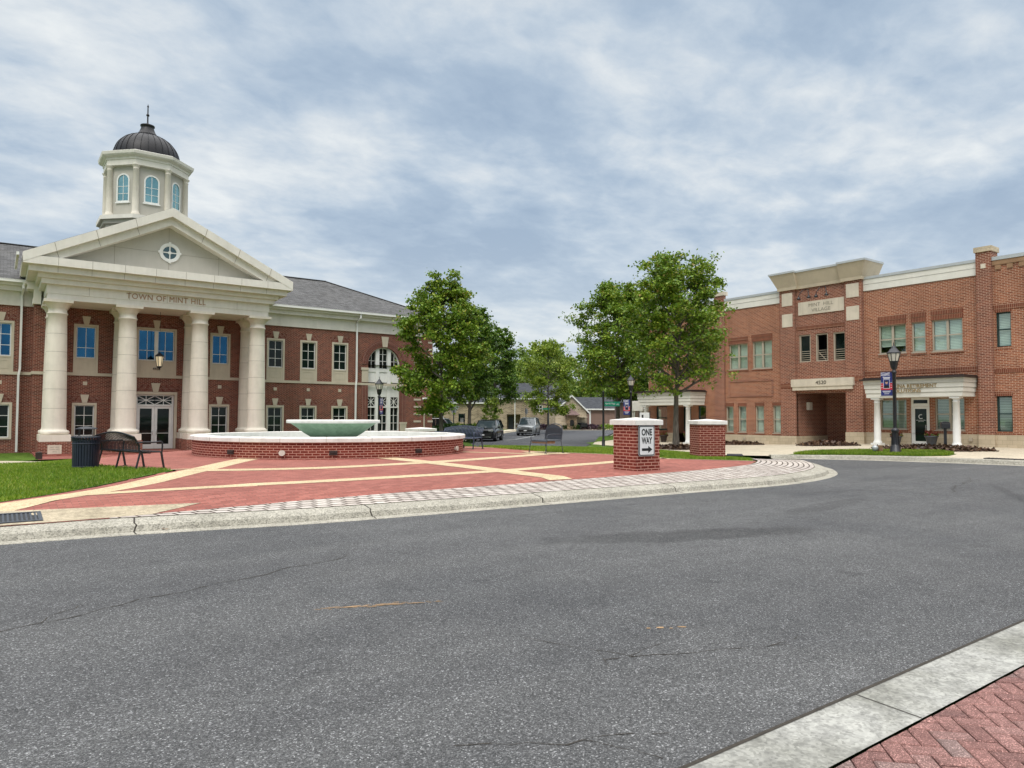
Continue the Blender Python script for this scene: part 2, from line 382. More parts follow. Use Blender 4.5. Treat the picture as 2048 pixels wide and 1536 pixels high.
    def build(s, name, mats, parent=None, uvfn=None, loc=None, bevel=0):
        if parent is not None and name in SPLIT and len(s.isl) == len(s.f):
            ps = s.split(SPLIT[name])
            if len(ps) > 1: return [p.build1(name, mats, parent, uvfn, loc, bevel) for p in ps][0]
        return s.build1(name, mats, parent, uvfn, loc, bevel)
    def build1(s, name, mats, parent=None, uvfn=None, loc=None, bevel=0):
        me = bpy.data.meshes.new(name)
        off = Vector(parent.location) if parent is not None and parent.get('_w') else Vector((0, 0, 0))
        pp = parent
        if pp is not None and pp.parent is not None:            # sub-part: offsets add up
            off = Vector((0, 0, 0)); q = pp
            while q is not None:
                if q.get('_w'): off = off + Vector(q.location)
                q = q.parent
        if loc is not None: off = Vector(loc)
        me.from_pydata([tuple(Vector(v)-off) for v in s.v], [], s.f)
        for m in (mats if isinstance(mats, (list, tuple)) else [mats]):
            me.materials.append(M[m] if isinstance(m, str) else m)
        me.polygons.foreach_set('material_index', s.mi)
        me.polygons.foreach_set('use_smooth', s.sm)
        uvl = me.uv_layers.new(name='uv'); data = []
        V = s.v
        for f, given in zip(s.f, s.uv):
            if given: data += [c for q in given for c in q]; continue
            if uvfn:
                for i in f: data += list(uvfn(V[i]))
                continue
            p0, p1, p2 = Vector(V[f[0]]), Vector(V[f[1]]), Vector(V[f[2]])
            nn = (p1-p0).cross(p2-p1)
            if nn.length < 1e-12: nn = Vector((0, 0, 1))
            nn.normalize()
            if abs(nn.z) > .92:
                for i in f: data += [V[i][0], V[i][1]]
            else:
                h = Vector((-nn.y, nn.x, 0)).normalized()
                if h.x < -.01 or (abs(h.x) <= .01 and h.y < 0): h = -h
                w = h.cross(nn);  w = w if w.z > 0 else -w
                for i in f: data += [Vector(V[i]).dot(h), Vector(V[i]).dot(w) if abs(nn.z) > .1 else V[i][2]]
        uvl.data.foreach_set('uv', data)
        me.update()
        o = bpy.data.objects.new(name, me); COL.objects.link(o)
        if parent is not None: o.parent = parent
        if loc is not None: o.location = loc; o['_w'] = 1
        if bevel:
            bm = o.modifiers.new('bevel', 'BEVEL'); bm.width = bevel; bm.segments = 2; bm.limit_method = 'ANGLE'
        return o

def thing(name, loc, label, cat, group=None, rz=0):
    o = bpy.data.objects.new(name, None); COL.objects.link(o); o.empty_display_size = .2
    o.location = loc; o.rotation_euler = (0, 0, rz)
    o['label'] = label; o['category'] = cat; o['_w'] = 1
    if group: o['group'] = group
    return o
def tag(o, label=None, cat=None, group=None, kind=None):
    if label: o['label'] = label
    if cat: o['category'] = cat
    if group: o['group'] = group
    if kind: o['kind'] = kind
    return o
def local(root):
    """parts of this thing are written in its own coordinates"""
    root['_w'] = 0; return root
def dup(root, loc, rz, label, group=None, name=None):
    r = root.copy(); COL.objects.link(r); r.location = loc; r.rotation_euler = (0, 0, rz); r['label'] = label
    if group: r['group'] = group
    def rec(src, dst):
        for ch in list(src.children):
            c = ch.copy(); COL.objects.link(c); c.parent = dst
            rec(ch, c)
    kids = list(root.children)
    for ch in kids:
        c = ch.copy(); COL.objects.link(c); c.parent = r
        rec(ch, c)
    return r
def text_mb(txt, width, height, fn, thick=.02, mi=0, bold=0., track=1.0):
    """lettering as a solid mesh; fn(u, v, d) -> 3D, centred on 0,0"""
    cu = bpy.data.curves.new('lettering', 'FONT'); cu.body = txt; cu.size = 1; cu.extrude = 0; cu.space_character = track; cu.offset = bold
    cu.resolution_u = 4
    ob = bpy.data.objects.new('lettering', cu); COL.objects.link(ob)
    dg = bpy.context.evaluated_depsgraph_get(); dg.update()
    me = bpy.data.meshes.new_from_object(ob.evaluated_get(dg))
    vs = [v.co.copy() for v in me.vertices]; fs = [tuple(p.vertices) for p in me.polygons]
    bpy.data.objects.remove(ob); bpy.data.curves.remove(cu); bpy.data.meshes.remove(me)
    mb = MB()
    if not vs: return mb
    x0 = min(v.x for v in vs); x1 = max(v.x for v in vs); y0 = min(v.y for v in vs); y1 = max(v.y for v in vs)
    sx = width/(x1-x0); sy = height/(y1-y0)
    P = [((v.x-(x0+x1)/2)*sx, (v.y-(y0+y1)/2)*sy) for v in vs]
    n = len(P)
    for f in fs: mb.add([fn(*P[i], thick) for i in f], (tuple(range(len(f))),), mi)
    # side walls along boundary edges
    cnt = {}
    for f in fs:
        for a, b in zip(f, f[1:]+f[:1]): cnt[(min(a, b), max(a, b))] = cnt.get((min(a, b), max(a, b)), 0)+1
    for (a, b), k in cnt.items():
        if k == 1: mb.add([fn(*P[a], thick), fn(*P[b], thick), fn(*P[b], 0), fn(*P[a], 0)], ((0, 1, 2, 3),), mi)
    return mb

def interp(x, xs, ys):
    if x <= xs[0]: return ys[0]
    for i in range(len(xs)-1):
        if x <= xs[i+1]: return ys[i]+(ys[i+1]-ys[i])*(x-xs[i])/(xs[i+1]-xs[i])
    return ys[-1]
def sstep(a, b, x):
    t = min(1, max(0, (x-a)/(b-a))); return t*t*(3-2*t)
def lerp(a, b, t): return a+(b-a)*t
# ------------------------------------------------------------------ terrain
FX, FY, FR = 10.05, 24.95, 4.74            # fountain
def H(x, y):
    """height of the kerbed land: plaza, lawns, pavements"""
    bl = interp(y, [0, 12, 20, 26, 30, 38, 46, 60, 110], [.15, .18, .18, -.05, -.25, -.47, -.58, -.50, -.38])
    zk = interp(y, [5, 13, 17, 24, 30, 36, 60, 110], [.20, .12, .03, .02, -.08, -.30, -.33, -.30])
    zb = interp(y, [5, 18, 20.5, 23.5, 28.3, 35, 60, 110], [.28, .27, .22, .06, -.09, -.22, -.30, -.30])
    br = lerp(zk, zb, min(1, max(0, (x-28.2)/9.2)))
    b = lerp(bl, br, sstep(20, 27, x))
    r = math.hypot(x-FX, y-FY)
    tb = sstep(21, 29, y)
    p = 1-sstep(lerp(9.2, 5.2, tb), lerp(15.5, 10.8, tb), r) if y > 16 else 1-sstep(.5, 9, max(0, x-17.5))*1.0
    if x < 4: p *= lerp(.35, 1, sstep(-4, 4, x))
    if y <= 16:
        q = 1-sstep(9.2, 15.5, math.hypot(x-FX, 16-FY)); t = sstep(12.5, 16, y)
        p = lerp(p, p*q if x > 17.5 or x < 4 else p, t)
    h = lerp(b, .33, p)
    if y < 13.2 and x < 17.6: h = min(h, .165+max(0, y-interp(x, [-40, 0, 1.3, 2.5, 4, 8, 12, 15.2, 17.4], [11.87, 11.78, 11.68, 11.47, 11.18, 10.98, 10.82, 10.66, 10.94]))*interp(x, [0, 3, 6], [.055, .10, .16]))
    h += .45*math.exp(-((x-39)**2+(y-38)**2)/22.)
    return h
def Hr(x, y):
    w = sstep(14, 26, x)
    return w*interp(y, [5, 12, 16, 19], [.06, -.03, -.10, -.12])
def Hs(x, y): return interp(x+y, [55, 70, 120, 175], [-.40, -.45, -.42, -.34])

def clip_half(poly, ax, val, keep_less):
    out = []
    n = len(poly)
    for i in range(n):
        a, b = poly[i], poly[(i+1) % n]
        ina = (a[ax] <= val) if keep_less else (a[ax] >= val); inb = (b[ax] <= val) if keep_less else (b[ax] >= val)
        if ina: out.append(a)
        if ina != inb:
            t = (val-a[ax])/(b[ax]-a[ax]); out.append((a[0]+(b[0]-a[0])*t, a[1]+(b[1]-a[1])*t))
    return out
def poly_area(p): return .5*sum(p[i][0]*p[(i+1) % len(p)][1]-p[(i+1) % len(p)][0]*p[i][1] for i in range(len(p)))
def inside(p, x, y):
    c = False; n = len(p)
    for i in range(n):
        x1, y1 = p[i]; x2, y2 = p[i-1]
        if (y1 > y) != (y2 > y) and x < (x2-x1)*(y-y1)/(y2-y1)+x1: c = not c
    return c
def catmull(pts, k=6):
    out = []
    P = [pts[0]]+list(pts)+[pts[-1]]
    for i in range(1, len(P)-2):
        p0, p1, p2, p3 = P[i-1], P[i], P[i+1], P[i+2]
        for j in range(k):
            t = j/k
            out.append(tuple(.5*((2*b)+(-a+c)*t+(2*a-5*b+4*c-d)*t*t+(-a+3*b-3*c+d)*t**3) for a, b, c, d in zip(p0, p1, p2, p3)))
    out.append(tuple(pts[-1])); return out
def sheet(name, poly, zfn, mat, cell=1.0, dz=0, kind='structure', label=None, cat=None, group=None):
    if poly_area(poly) < 0: poly = poly[::-1]
    mb = MB(); idx = {}
    x0 = math.floor(min(p[0] for p in poly)/cell); x1 = math.ceil(max(p[0] for p in poly)/cell)
    y0 = math.floor(min(p[1] for p in poly)/cell); y1 = math.ceil(max(p[1] for p in poly)/cell)
    for i in range(x0, x1):
        cx = clip_half(clip_half(poly, 0, i*cell, False), 0, (i+1)*cell, True)
        if len(cx) < 3: continue
        for j in range(y0, y1):
            c = clip_half(clip_half(cx, 1, j*cell, False), 1, (j+1)*cell, True)
            if len(c) < 3 or abs(poly_area(c)) < 1e-6: continue
            f = []
            for p in c:
                k = (round(p[0], 4), round(p[1], 4))
                if k not in idx:
                    idx[k] = len(mb.v); mb.v.append((k[0], k[1], zfn(*k)+dz))
                if idx[k] not in f: f.append(idx[k])
            if len(f) >= 3:
                mb.f.append(tuple(f)); mb.mi.append(0); mb.uv.append(None); mb.sm.append(False)
    o = mb.build(name, mat)
    tag(o, label, cat, group, kind); return o
def offset_line(pts, d):
    out = []
    for i in range(len(pts)):
        a = pts[max(0, i-1)]; b = pts[min(len(pts)-1, i+1)]
        dx, dy = b[0]-a[0], b[1]-a[1]; L = math.hypot(dx, dy) or 1
        out.append((pts[i][0]-dy/L*d, pts[i][1]+dx/L*d))
    return out
def ribbon_poly(pts, w):
    """polygon of constant width round a centre line"""
    return offset_line(pts, w/2)+offset_line(pts, -w/2)[::-1]
def sweep(name, pts, prof, mat, kind='structure', joints=3.0, label=None, cat=None):
    """prof: [(offset to the left of the line, z)] with z from a function"""
    lines = [offset_line(pts, o) for o, z in prof]
    mb = MB(); n = len(pts); m = len(prof)
    for ln, (o, zf) in zip(lines, prof):
        for p, q in zip(ln, pts): mb.v.append((p[0], p[1], zf(p[0], p[1], q)))
    for j in range(m-1):
        for i in range(n-1):
            mb.f.append((j*n+i, j*n+i+1, (j+1)*n+i+1, (j+1)*n+i)); mb.mi.append(0); mb.uv.append(None); mb.sm.append(False)
    o = mb.build(name, mat); tag(o, label, cat, None, kind); return o, lines

# base terrain, one sheet to the horizon
def Hg(x, y):
    h = H(x, y)-.07
    if y < 20: h = min(h, -.22)
    if x+y > 48 and x < y+12 and x > y-24: h = min(h, -.56)      # under the street
    return h
def ground():
    mb = MB(); xs = [-600, -300, -150, -80]+[-50+2.5*i for i in range(69)]+[160, 220, 350, 600]
    ys = [-300, -120, -50, -20]+[-8+2.5*i for i in range(60)]+[180, 260, 400, 700]
    for y in ys:
        for x in xs: mb.v.append((x, y, Hg(x, y)))
    n = len(xs)
    for j in range(len(ys)-1):
        for i in range(n-1):
            mb.f.append((j*n+i, j*n+i+1, (j+1)*n+i+1, (j+1)*n+i)); mb.mi.append(0); mb.uv.append(None); mb.sm.append(True)
    tag(mb.build('ground', 'lawn'), kind='structure')
ground()

# kerb of the plaza, road, pavements
K0 = catmull([(-40, 11.25), (-20, 11.24), (-10, 11.22), (-5, 11.2), (-2.5, 11.18), (-1, 11.15), (.2, 11.11), (1.3, 11.03), (2.5, 10.84), (4, 10.56), (6, 10.42), (8, 10.36), (12, 10.20), (15.2, 10.04), (17.5, 10.34), (19.4, 10.98), (20.9, 11.85), (22.4, 13.0), (24.1, 14.75), (25.95, 17.3)], 8)
KR = catmull([(28.45, -12), (28.3, 5), (28.25, 10), (28.2, 13.5), (27.95, 15.2), (27.3, 16.9), (26.45, 17.75)], 6)
fall = lambda x, q: 1-sstep(23.5, 25.9, q[0])            # the plaza kerb drops to a ramp at its far end
kerb, kl = sweep('plaza_kerb', K0, [(-.03, lambda x, y, q: Hr(x, y)-.05), (0, lambda x, y, q: Hr(x, y)+.006), (.20, lambda x, y, q: Hr(x, y)+.012), (.235, lambda x, y, q: Hr(x, y)+.010),
    (.275, lambda x, y, q: lerp(Hr(x, y)+.014, Hr(x, y)+.095, fall(x, q))), (.34, lambda x, y, q: lerp(Hr(x, y)+.014, Hr(x, y)+.122, fall(x, q))), (.62, lambda x, y, q: lerp(Hr(x, y)+.016, .160, fall(x, q))), (.64, lambda x, y, q: -.05)], 'kerb')
KB = kl[6]
def kerb_joints():
    """tooled joints across the kerb, dirt in the crease"""
    mb = MB()
    for x in (-3.5, 1.55, 4.95, 8.35, 12.15, 16.3, 20.3):
        i = min(range(len(K0)), key=lambda k: abs(K0[k][0]-x)); pr = []
        for ln in kl[1:7]: pr.append(ln[i])
        tx, ty = K0[i+1][0]-K0[i-1][0], K0[i+1][1]-K0[i-1][1]; L = math.hypot(tx, ty); tx /= L; ty /= L
        zz = [.006, .012, .010, .095, .122, .160]
        for j in range(5):
            a, b = pr[j], pr[j+1]; w = .011; s0 = .02*math.sin(j*2.1+x); s1 = .02*math.sin((j+1)*2.1+x)
            P = lambda p, s, k, z: (p[0]+tx*(s+k*w), p[1]+ty*(s+k*w), Hr(*p)+z+.0025)
            mb.quad(P(a, s0, -1, zz[j]), P(a, s0, 1, zz[j]), P(b, s1, 1, zz[j+1]), P(b, s1, -1, zz[j+1]))
    tag(mb.build('kerb_joint', 'joint'), kind='structure')
kerb_joints()
KRr = KR[::-1]
sweep('pavement_kerb', KR, [(.03, lambda x, y, q: Hr(x, y)-.05), (0, lambda x, y, q: Hr(x, y)+.006), (-.28, lambda x, y, q: Hr(x, y)+.010), (-.33, lambda x, y, q: H(x, y)-.02), (-.37, lambda x, y, q: H(x, y)+.012),
    (-.52, lambda x, y, q: H(x, y)+.014), (-.53, lambda x, y, q: H(x, y)-.1)], 'kerb')
road = [(-40, 2.25), (18, 2.25), (19.3, 1.4), (20, -.5), (20, -12)]+[(28.45, -12)]+KR[1:]+[(26.1, 17.5)]+K0[::-1]
sheet('road', road, Hr, 'asphalt', 1.0)
# near edge: flat concrete ribbon and herringbone pavers
sheet('flat_kerb', [(-30, 1.865), (18, 1.865), (18, 2.262), (-30, 2.262)], lambda x, y: .012, 'ribbon', 2.0)
sheet('road_edge_joint', [(-30, 2.248), (18, 2.248), (18, 2.272), (-30, 2.272)], lambda x, y: .0145, 'joint', 3.0)
mb = MB(); [mb.quad((x-.004, 1.866, .0145), (x+.004, 1.866, .0145), (x+.034, 2.25, .0145), (x+.026, 2.25, .0145)) for x in (-2.3, .9, 4.12, 7.4)]; tag(mb.build('kerb_joint', 'joint'), kind='structure')
def herringbone():
    sheet('joint_sand', [(-3, -1.5), (12, -1.5), (12, 1.87), (-3, 1.87)], lambda x, y: -.012, 'joint', 3.0)
    mb = MB(); L, W, g, t = .2, .1, .0035, .008
    rnd = random.Random(3)
    c, s = math.cos(R(45)), math.sin(R(45))
    def paver(x0, y0, x1, y1):
        cx, cy = (x0+x1)/2, (y0+y1)/2; X = cx*c-cy*s+5.0; Y = cx*s+cy*c+.8
        if not (1.9 < X < 8.8 and .35 < Y < 1.98): return
        dz = rnd.uniform(-.0025, .0025)
        def P(x, y, z):
            X = x*c-y*s+5.0; Y = min(x*s+y*c+.8, 1.852); return (X, Y, z)
        a = [(x0+g, y0+g), (x1-g, y0+g), (x1-g, y1-g), (x0+g, y1-g)]; b = [(x0+g+t, y0+g+t), (x1-g-t, y0+g+t), (x1-g-t, y1-g-t), (x0+g+t, y1-g-t)]
        W2 = lambda q: (q[0]*c-q[1]*s+5.0, q[0]*s+q[1]*c+.8)
        a = clip_half([W2(q) for q in a], 1, 1.858, True); b = clip_half([W2(q) for q in b], 1, 1.852, True)
        if len(b) < 3 or len(a) != len(b): return
        m = len(a)
        pts = [(*q, -.02) for q in a]+[(*q, .002+dz) for q in a]+[(*q, .008+dz) for q in b]
        f = [tuple(range(2*m, 3*m))]+[(m+i, m+(i+1) % m, 2*m+(i+1) % m, 2*m+i) for i in range(m)]+[(i, (i+1) % m, m+(i+1) % m, m+i) for i in range(m)]
        mb.add(pts, f)
    N = 42
    for i in range(-N, N):
        for j in range(-N, N):
            # 90 degree herringbone on a W grid
            k = (i-j) % 4
            if k == 0: paver(i*W, j*W, i*W+L, j*W+W)
            elif k == 3: paver(i*W, j*W, i*W+W, j*W+L)
    o = mb.build('brick_paving', 'herring'); tag(o, kind='structure')
herringbone()

# plaza
plaza = [(-1.2, 11.7), (1.95, 11.66), (2.6, 11.66), (12, 11.62), (15, 11.66), (16.8, 12.02), (18.35, 12.85), (18.1, 14.6), (17.6, 17.3), (16.85, 19), (16.35, 20.1), (16.95, 22.4), (16.9, 24), (16.6, 26),
    (15.6, 28.6), (13.6, 30.8), (11.2, 31.8), (10.8, 34), (10.8, 42), (14.6, 42), (14.6, 47), (1.7, 47), (1.7, 41), (5.2, 41), (5.2, 33), (4, 31), (2.7, 28), (2.05, 24), (2.3, 21.7), (2.95, 19.7), (3.55, 18.9), (3.5, 18.3), (1.5, 15.84), (.09, 13.94), (-1.2, 12.5)]
sheet('plaza_paving', plaza, H, 'paver', .8)
band = lambda nm, pts, w, dz=.004, k=6: sheet(nm, ribbon_poly(catmull(pts, k), w), H, 'tanband', .8, dz)
band('paving_band', [(-.9, 12.0), (0, 13.05), (2.1, 15.6), (3.8, 18.0), (5.3, 20.6), (6.75, 23.0)], .66, .004)
band('paving_band', [(1.15, 14.35), (4, 13.86), (7, 13.86), (10, 14.05), (12.4, 14.5), (15.2, 15.1), (17.7, 15.9)], .52, .006)
band('paving_band', [(3.75, 18.25), (5.0, 17.7), (6.6, 17.3), (8.2, 17.4), (10, 17.7), (12.3, 18.3), (14.6, 19.05), (16.2, 19.7)], .62, .006)
band('paving_band', [(9.86, 20.6), (9.95, 18), (9.9, 15), (9.8, 11.7)], .62, .008)
band('paving_band', [(13.7, 22.4), (15.15, 19.7)], .30, .008)
band('paving_border', [(16.32, 20.1), (16.85, 19), (17.55, 17.3), (18.05, 14.6), (18.3, 12.9)], .16, .010)
band('paving_border', [(15.3, 24.7), (16.3, 24.6), (16.9, 24), (16.9, 22.4), (16.3, 20.2)], .16, .010)
band('paving_border', [(3.2, 18.8), (4.2, 18.6)], .16, .010)
sheet('chair_pad', [(15.0, 19.2), (16.3, 18.9), (16.9, 20.6), (15.7, 21.0)], H, 'tanband', .8, .012)
sheet('concrete_apron', [(-12, 11.74), (1.9, 11.70), (2.7, 12.2), (.1, 12.86), (-12, 12.95)], H, 'apron', .8, .006)
# cobble strip with courses that follow the kerb
CI = catmull([(1.35, 11.72), (2.7, 11.70), (6, 11.65), (12, 11.63), (15, 11.66), (16.8, 12.02), (18.4, 12.86), (19.75, 14.0), (21.0, 15.5), (22.4, 18.2)], 8)
def cobbles():
    mb = MB(); ko = [p for p in KB if p[0] > 1.3]
    def resample(l, n):
        d = [0]
        for a, b in zip(l, l[1:]): d.append(d[-1]+math.hypot(b[0]-a[0], b[1]-a[1]))
        out = []
        for k in range(n):
            t = d[-1]*k/(n-1); i = 0
            while i < len(l)-2 and d[i+1] < t: i += 1
            u = (t-d[i])/max(1e-9, d[i+1]-d[i]); out.append((lerp(l[i][0], l[i+1][0], u), lerp(l[i][1], l[i+1][1], u)))
        return out, d[-1]
    n = 120; a, La = resample(ko, n); b, Lb = resample(CI, n); m = 8
    pts = []; uvs = []; s = 0
    for i in range(n):
        if i: s += math.hypot((a[i][0]+b[i][0]-a[i-1][0]-b[i-1][0])/2, (a[i][1]+b[i][1]-a[i-1][1]-b[i-1][1])/2)
        for j in range(m+1):
            t = j/m; x = lerp(a[i][0], b[i][0], t); y = lerp(a[i][1], b[i][1], t)
            z = lerp(.166*(1-sstep(.80, .95, i/n))+(Hr(x, y)+.03)*sstep(.80, .95, i/n), H(*b[i])+.006, t)
            pts.append((x, y, z)); uvs.append((s, t*min(1.7, math.hypot(a[i][0]-b[i][0], a[i][1]-b[i][1]))))
    mb.add(pts, [(i*(m+1)+j, (i+1)*(m+1)+j, (i+1)*(m+1)+j+1, i*(m+1)+j+1) for i in range(n-1) for j in range(m)], 0, uvs)
    tag(mb.build('cobble_apron', 'cobble'), kind='structure')
cobbles()

# pavements on the right and by the town hall
sidewalk = [(28.95, -12), (28.8, 5), (28.76, 10), (28.7, 13.6), (28.4, 15.4), (27.7, 17.2), (26.6, 18.1), (25.9, 17.5), (24.5, 18.4), (22.3, 18.6), (22.9, 20), (25.5, 23.2), (28.6, 27.5), (30.2, 31), (33, 36.5), (37.38, 36.5), (37.38, 23.43), (40.5, 23.43), (40.5, 20.45), (37.38, 20.45), (37.38, -12)]
sheet('pavement', sidewalk, H, 'walk', 1.0, 0)
sheet('verge_lawn', [(29.0, 13.0), (28.95, 13.8), (28.75, 15.5), (28.2, 16.9), (27.5, 17.75), (28.9, 18.0), (30.2, 17.9), (31.4, 16.9), (32.0, 15.2), (32.4, 13.7), (31.2, 12.6), (29.9, 12.35)], H, 'lawn', .6, .012)
sheet('path', [(-25, 36.4), (1.2, 36.4), (5.2, 36.0), (5.2, 38.2), (-25, 38.3)], H, 'walk', 1., .006)
sheet('path', [(-6, 40.0), (-1.6, 39.6), (.6, 38.3), (1.9, 38.3), (.4, 40.4), (-6, 44.5)], H, 'walk', 1., .008)
sheet('path', [(-25, 26.4), (.4, 26.3), (2.3, 25.6), (2.5, 26.6), (.6, 27.1), (-25, 27.2)], H, 'walk', 1., .006)
left_lawn = [(-30, 12.97), (-1.25, 12.55), (.07, 13.98), (1.48, 15.9), (3.42, 18.35), (3.48, 18.85), (2.92, 19.6), (2.2, 21.6), (2.0, 23.5), (2.1, 25.5), (.4, 26.3), (-30, 26.4)]
sheet('lawn', left_lawn, H, 'lawn', .8, .004)
sheet('lawn', [(-30, 27.2), (.6, 27.1), (2.5, 26.6), (2.65, 28), (4, 31), (5.2, 33), (5.2, 36), (1.2, 36.4), (-30, 36.4)], H, 'lawn', 1., .004)
sheet('lawn', [(-30, 38.3), (.5, 38.3), (1.7, 41), (1.7, 49.9), (-30, 49.9)], H, 'lawn', 1., .003)
sheet('lawn', [(10.8, 32), (13.6, 30.9), (16.2, 28), (22.4, 33), (28, 44), (28, 49.9), (14.6, 49.9), (14.6, 42), (10.8, 42)], H, 'lawn', 1., .003)
plaza_lawn = [(16.35, 20.15), (16.9, 19.05), (17.66, 17.3), (18.15, 14.65), (18.36, 13.0), (19.6, 14.05), (20.9, 15.55), (22.2, 18.6), (22.8, 20.1), (25.3, 23.3), (28.4, 27.6), (29.4, 31.2), (27.6, 31.6), (22, 29.0), (16.4, 27.5), (16.95, 24), (17.0, 22.4)]
sheet('lawn', plaza_lawn, H, 'lawn', .8, .003)
# street that leaves behind the plaza
street = [(17, 29.5), (22, 29.3), (27.8, 31.9), (55.2, 57.6), (71, 72.2), (92, 70), (112, 74), (112, 84), (84, 84), (71, 88), (60, 80), (50.5, 70.6), (38.4, 57.2), (31.5, 49.8), (28.3, 44.6), (22, 38)]
sheet('street', street, Hs, 'asphalt2', 2.0, 0)
SK = catmull([(28.0, 31.75), (41.5, 44.6), (55.4, 57.4), (71.2, 72.0)], 8)
sweep('street_kerb', SK, [(.02, lambda x, y, q: Hs(x, y)-.05), (0, lambda x, y, q: Hs(x, y)+.006), (-.25, lambda x, y, q: Hs(x, y)+.01), (-.30, lambda x, y, q: Hs(x, y)+.13), (-.45, lambda x, y, q: Hs(x, y)+.14), (-.46, lambda x, y, q: Hs(x, y)-.1)], 'kerb')
sheet('street_lawn', [(28.4, 31.6), (29.9, 31.0), (32.9, 36.6), (52, 36.6), (60, 44), (92, 66), (71.6, 71.6), (55.8, 57.1), (41.8, 44.2)], lambda x, y: max(H(x, y), Hs(x, y)+.10) if (x-y) < 6 else H(x, y), 'lawn', 1.2, .01)
SL = catmull([(28.1, 44.6), (31.4, 49.9), (38.2, 57.3), (50.3, 70.7), (59.8, 80.2)], 6)
sweep('street_kerb', SL, [(-.02, lambda x, y, q: Hs(x, y)-.05), (0, lambda x, y, q: Hs(x, y)+.006), (.25, lambda x, y, q: Hs(x, y)+.01), (.30, lambda x, y, q: Hs(x, y)+.13), (1.6, lambda x, y, q: Hs(x, y)+.15), (1.62, lambda x, y, q: Hs(x, y)-.1)], 'walk')
def far_ground(): 
    sheet('path', [(64, 79.6), (71, 75.6), (79, 74.5), (84, 77), (78, 78), (70, 81)], lambda x, y: Hs(x, y)+.03, 'walk', 3.)
far_ground()
def line(a, b, w=.11):
    d = Vector((b[0]-a[0], b[1]-a[1], 0)); n = Vector((-d.y, d.x, 0)).normalized()*w/2; N = max(2, int(d.length))
    mb = MB()
    for i in range(N):
        p, q = Vector((*a, 0))+d*i/N, Vector((*a, 0))+d*(i+1)/N
        mb.quad(*[(v.x, v.y, Hs(v.x, v.y)+.006) for v in (p-n, q-n, q+n, p+n)])
    return mb
mb = MB()
for a, b in (((35.6, 50.1), (37.6, 51.2)), ((37.6, 51.2), (46.9, 60.0)), ((41.9, 57.5), (44, 57.3))): mb.join(line(a, b))
tag(mb.build('road_markings', 'linewhite'), kind='structure')
# rust-coloured clay smears and the dark tar patch lie on the asphalt
def smear(name, c, rx, ry, ang, mat, seed, n=26, dz=.004):
    rnd = random.Random(seed); mb = MB(); ca, sa = math.cos(ang), math.sin(ang)
    for k in range(n):
        u = rnd.uniform(-1, 1); v = rnd.gauss(0, .35); s = rnd.uniform(.25, 1)*(1-.6*abs(u))
        pts = []
        for i in range(7):
            t = 2*PI*i/7; r = rnd.uniform(.5, 1)
            x = u*rx+s*rx*.10*r*math.cos(t)*1.8; y = v*ry+s*ry*.32*r*math.sin(t)
            X, Y = c[0]+x*ca-y*sa, c[1]+x*sa+y*ca; pts.append((X, Y, Hr(X, Y)+dz+k*.00005))
        mb.add(pts, [tuple(range(7))])
    return tag(mb.build(name, mat), kind='stuff')
smear('clay_smear', (2.75, 5.72), .55, .06, R(-22), 'rust', 5, 60)
smear('clay_smear', (4.3, 3.8), .32, .10, R(-28), 'rust', 8, 4)
smear('pine_litter', (4.55, 10.92), .30, .10, R(-5), 'pine', 11, 40, .03)
smear('pine_litter', (2.05, 11.25), .25, .12, R(40), 'pine', 12, 24, .03)

def cracks():
    rnd = random.Random(17); mb = MB()
    def run(a, b, wob, w, forks=0):
        n = max(8, int(math.hypot(b[0]-a[0], b[1]-a[1])/.09)); pts = []; o = 0
        dx, dy = b[0]-a[0], b[1]-a[1]; L = math.hypot(dx, dy)
        for i in range(n+1):
            o = o*.86+rnd.gauss(0, wob); t = i/n; pts.append((a[0]+dx*t-dy/L*o, a[1]+dy*t+dx/L*o))
        for i in range(n):
            if rnd.random() < .10: continue
            p, q = pts[i], pts[i+1]; ww = w*rnd.uniform(.4, 1.3); nx, ny = -(q[1]-p[1]), q[0]-p[0]; l = math.hypot(nx, ny) or 1; nx *= ww/l; ny *= ww/l
            mb.quad(*[(x, y, Hr(x, y)+.0035) for x, y in ((p[0]-nx, p[1]-ny), (q[0]-nx, q[1]-ny), (q[0]+nx, q[1]+ny), (p[0]+nx, p[1]+ny))])
        for _ in range(forks):
            k = rnd.randint(2, n-2); an = math.atan2(dy, dx)+rnd.choice((-1, 1))*rnd.uniform(.5, 1.1); l = rnd.uniform(.2, .6); run(pts[k], (pts[k][0]+l*math.cos(an), pts[k][1]+l*math.sin(an)), wob*.8, w*.7)
    run((3.4, 3.6), (4.7, 3.05), .016, .004, 2); run((3.2, 4.3), (3.6, 3.5), .014, .003, 1); run((1.9, 3.1), (2.9, 2.6), .016, .0035, 1)
    run((13.5, 9.2), (18.5, 7.2), .03, .011, 1); run((17, 7.0), (21.5, 8.4), .03, .009, 0); run((6.5, 9.6), (12, 8.9), .03, .006, 1); run((-1, 6.2), (3.4, 8.0), .03, .006, 1)
    tag(mb.build('road_crack', 'joint'), None, None, None, 'stuff')
cracks()

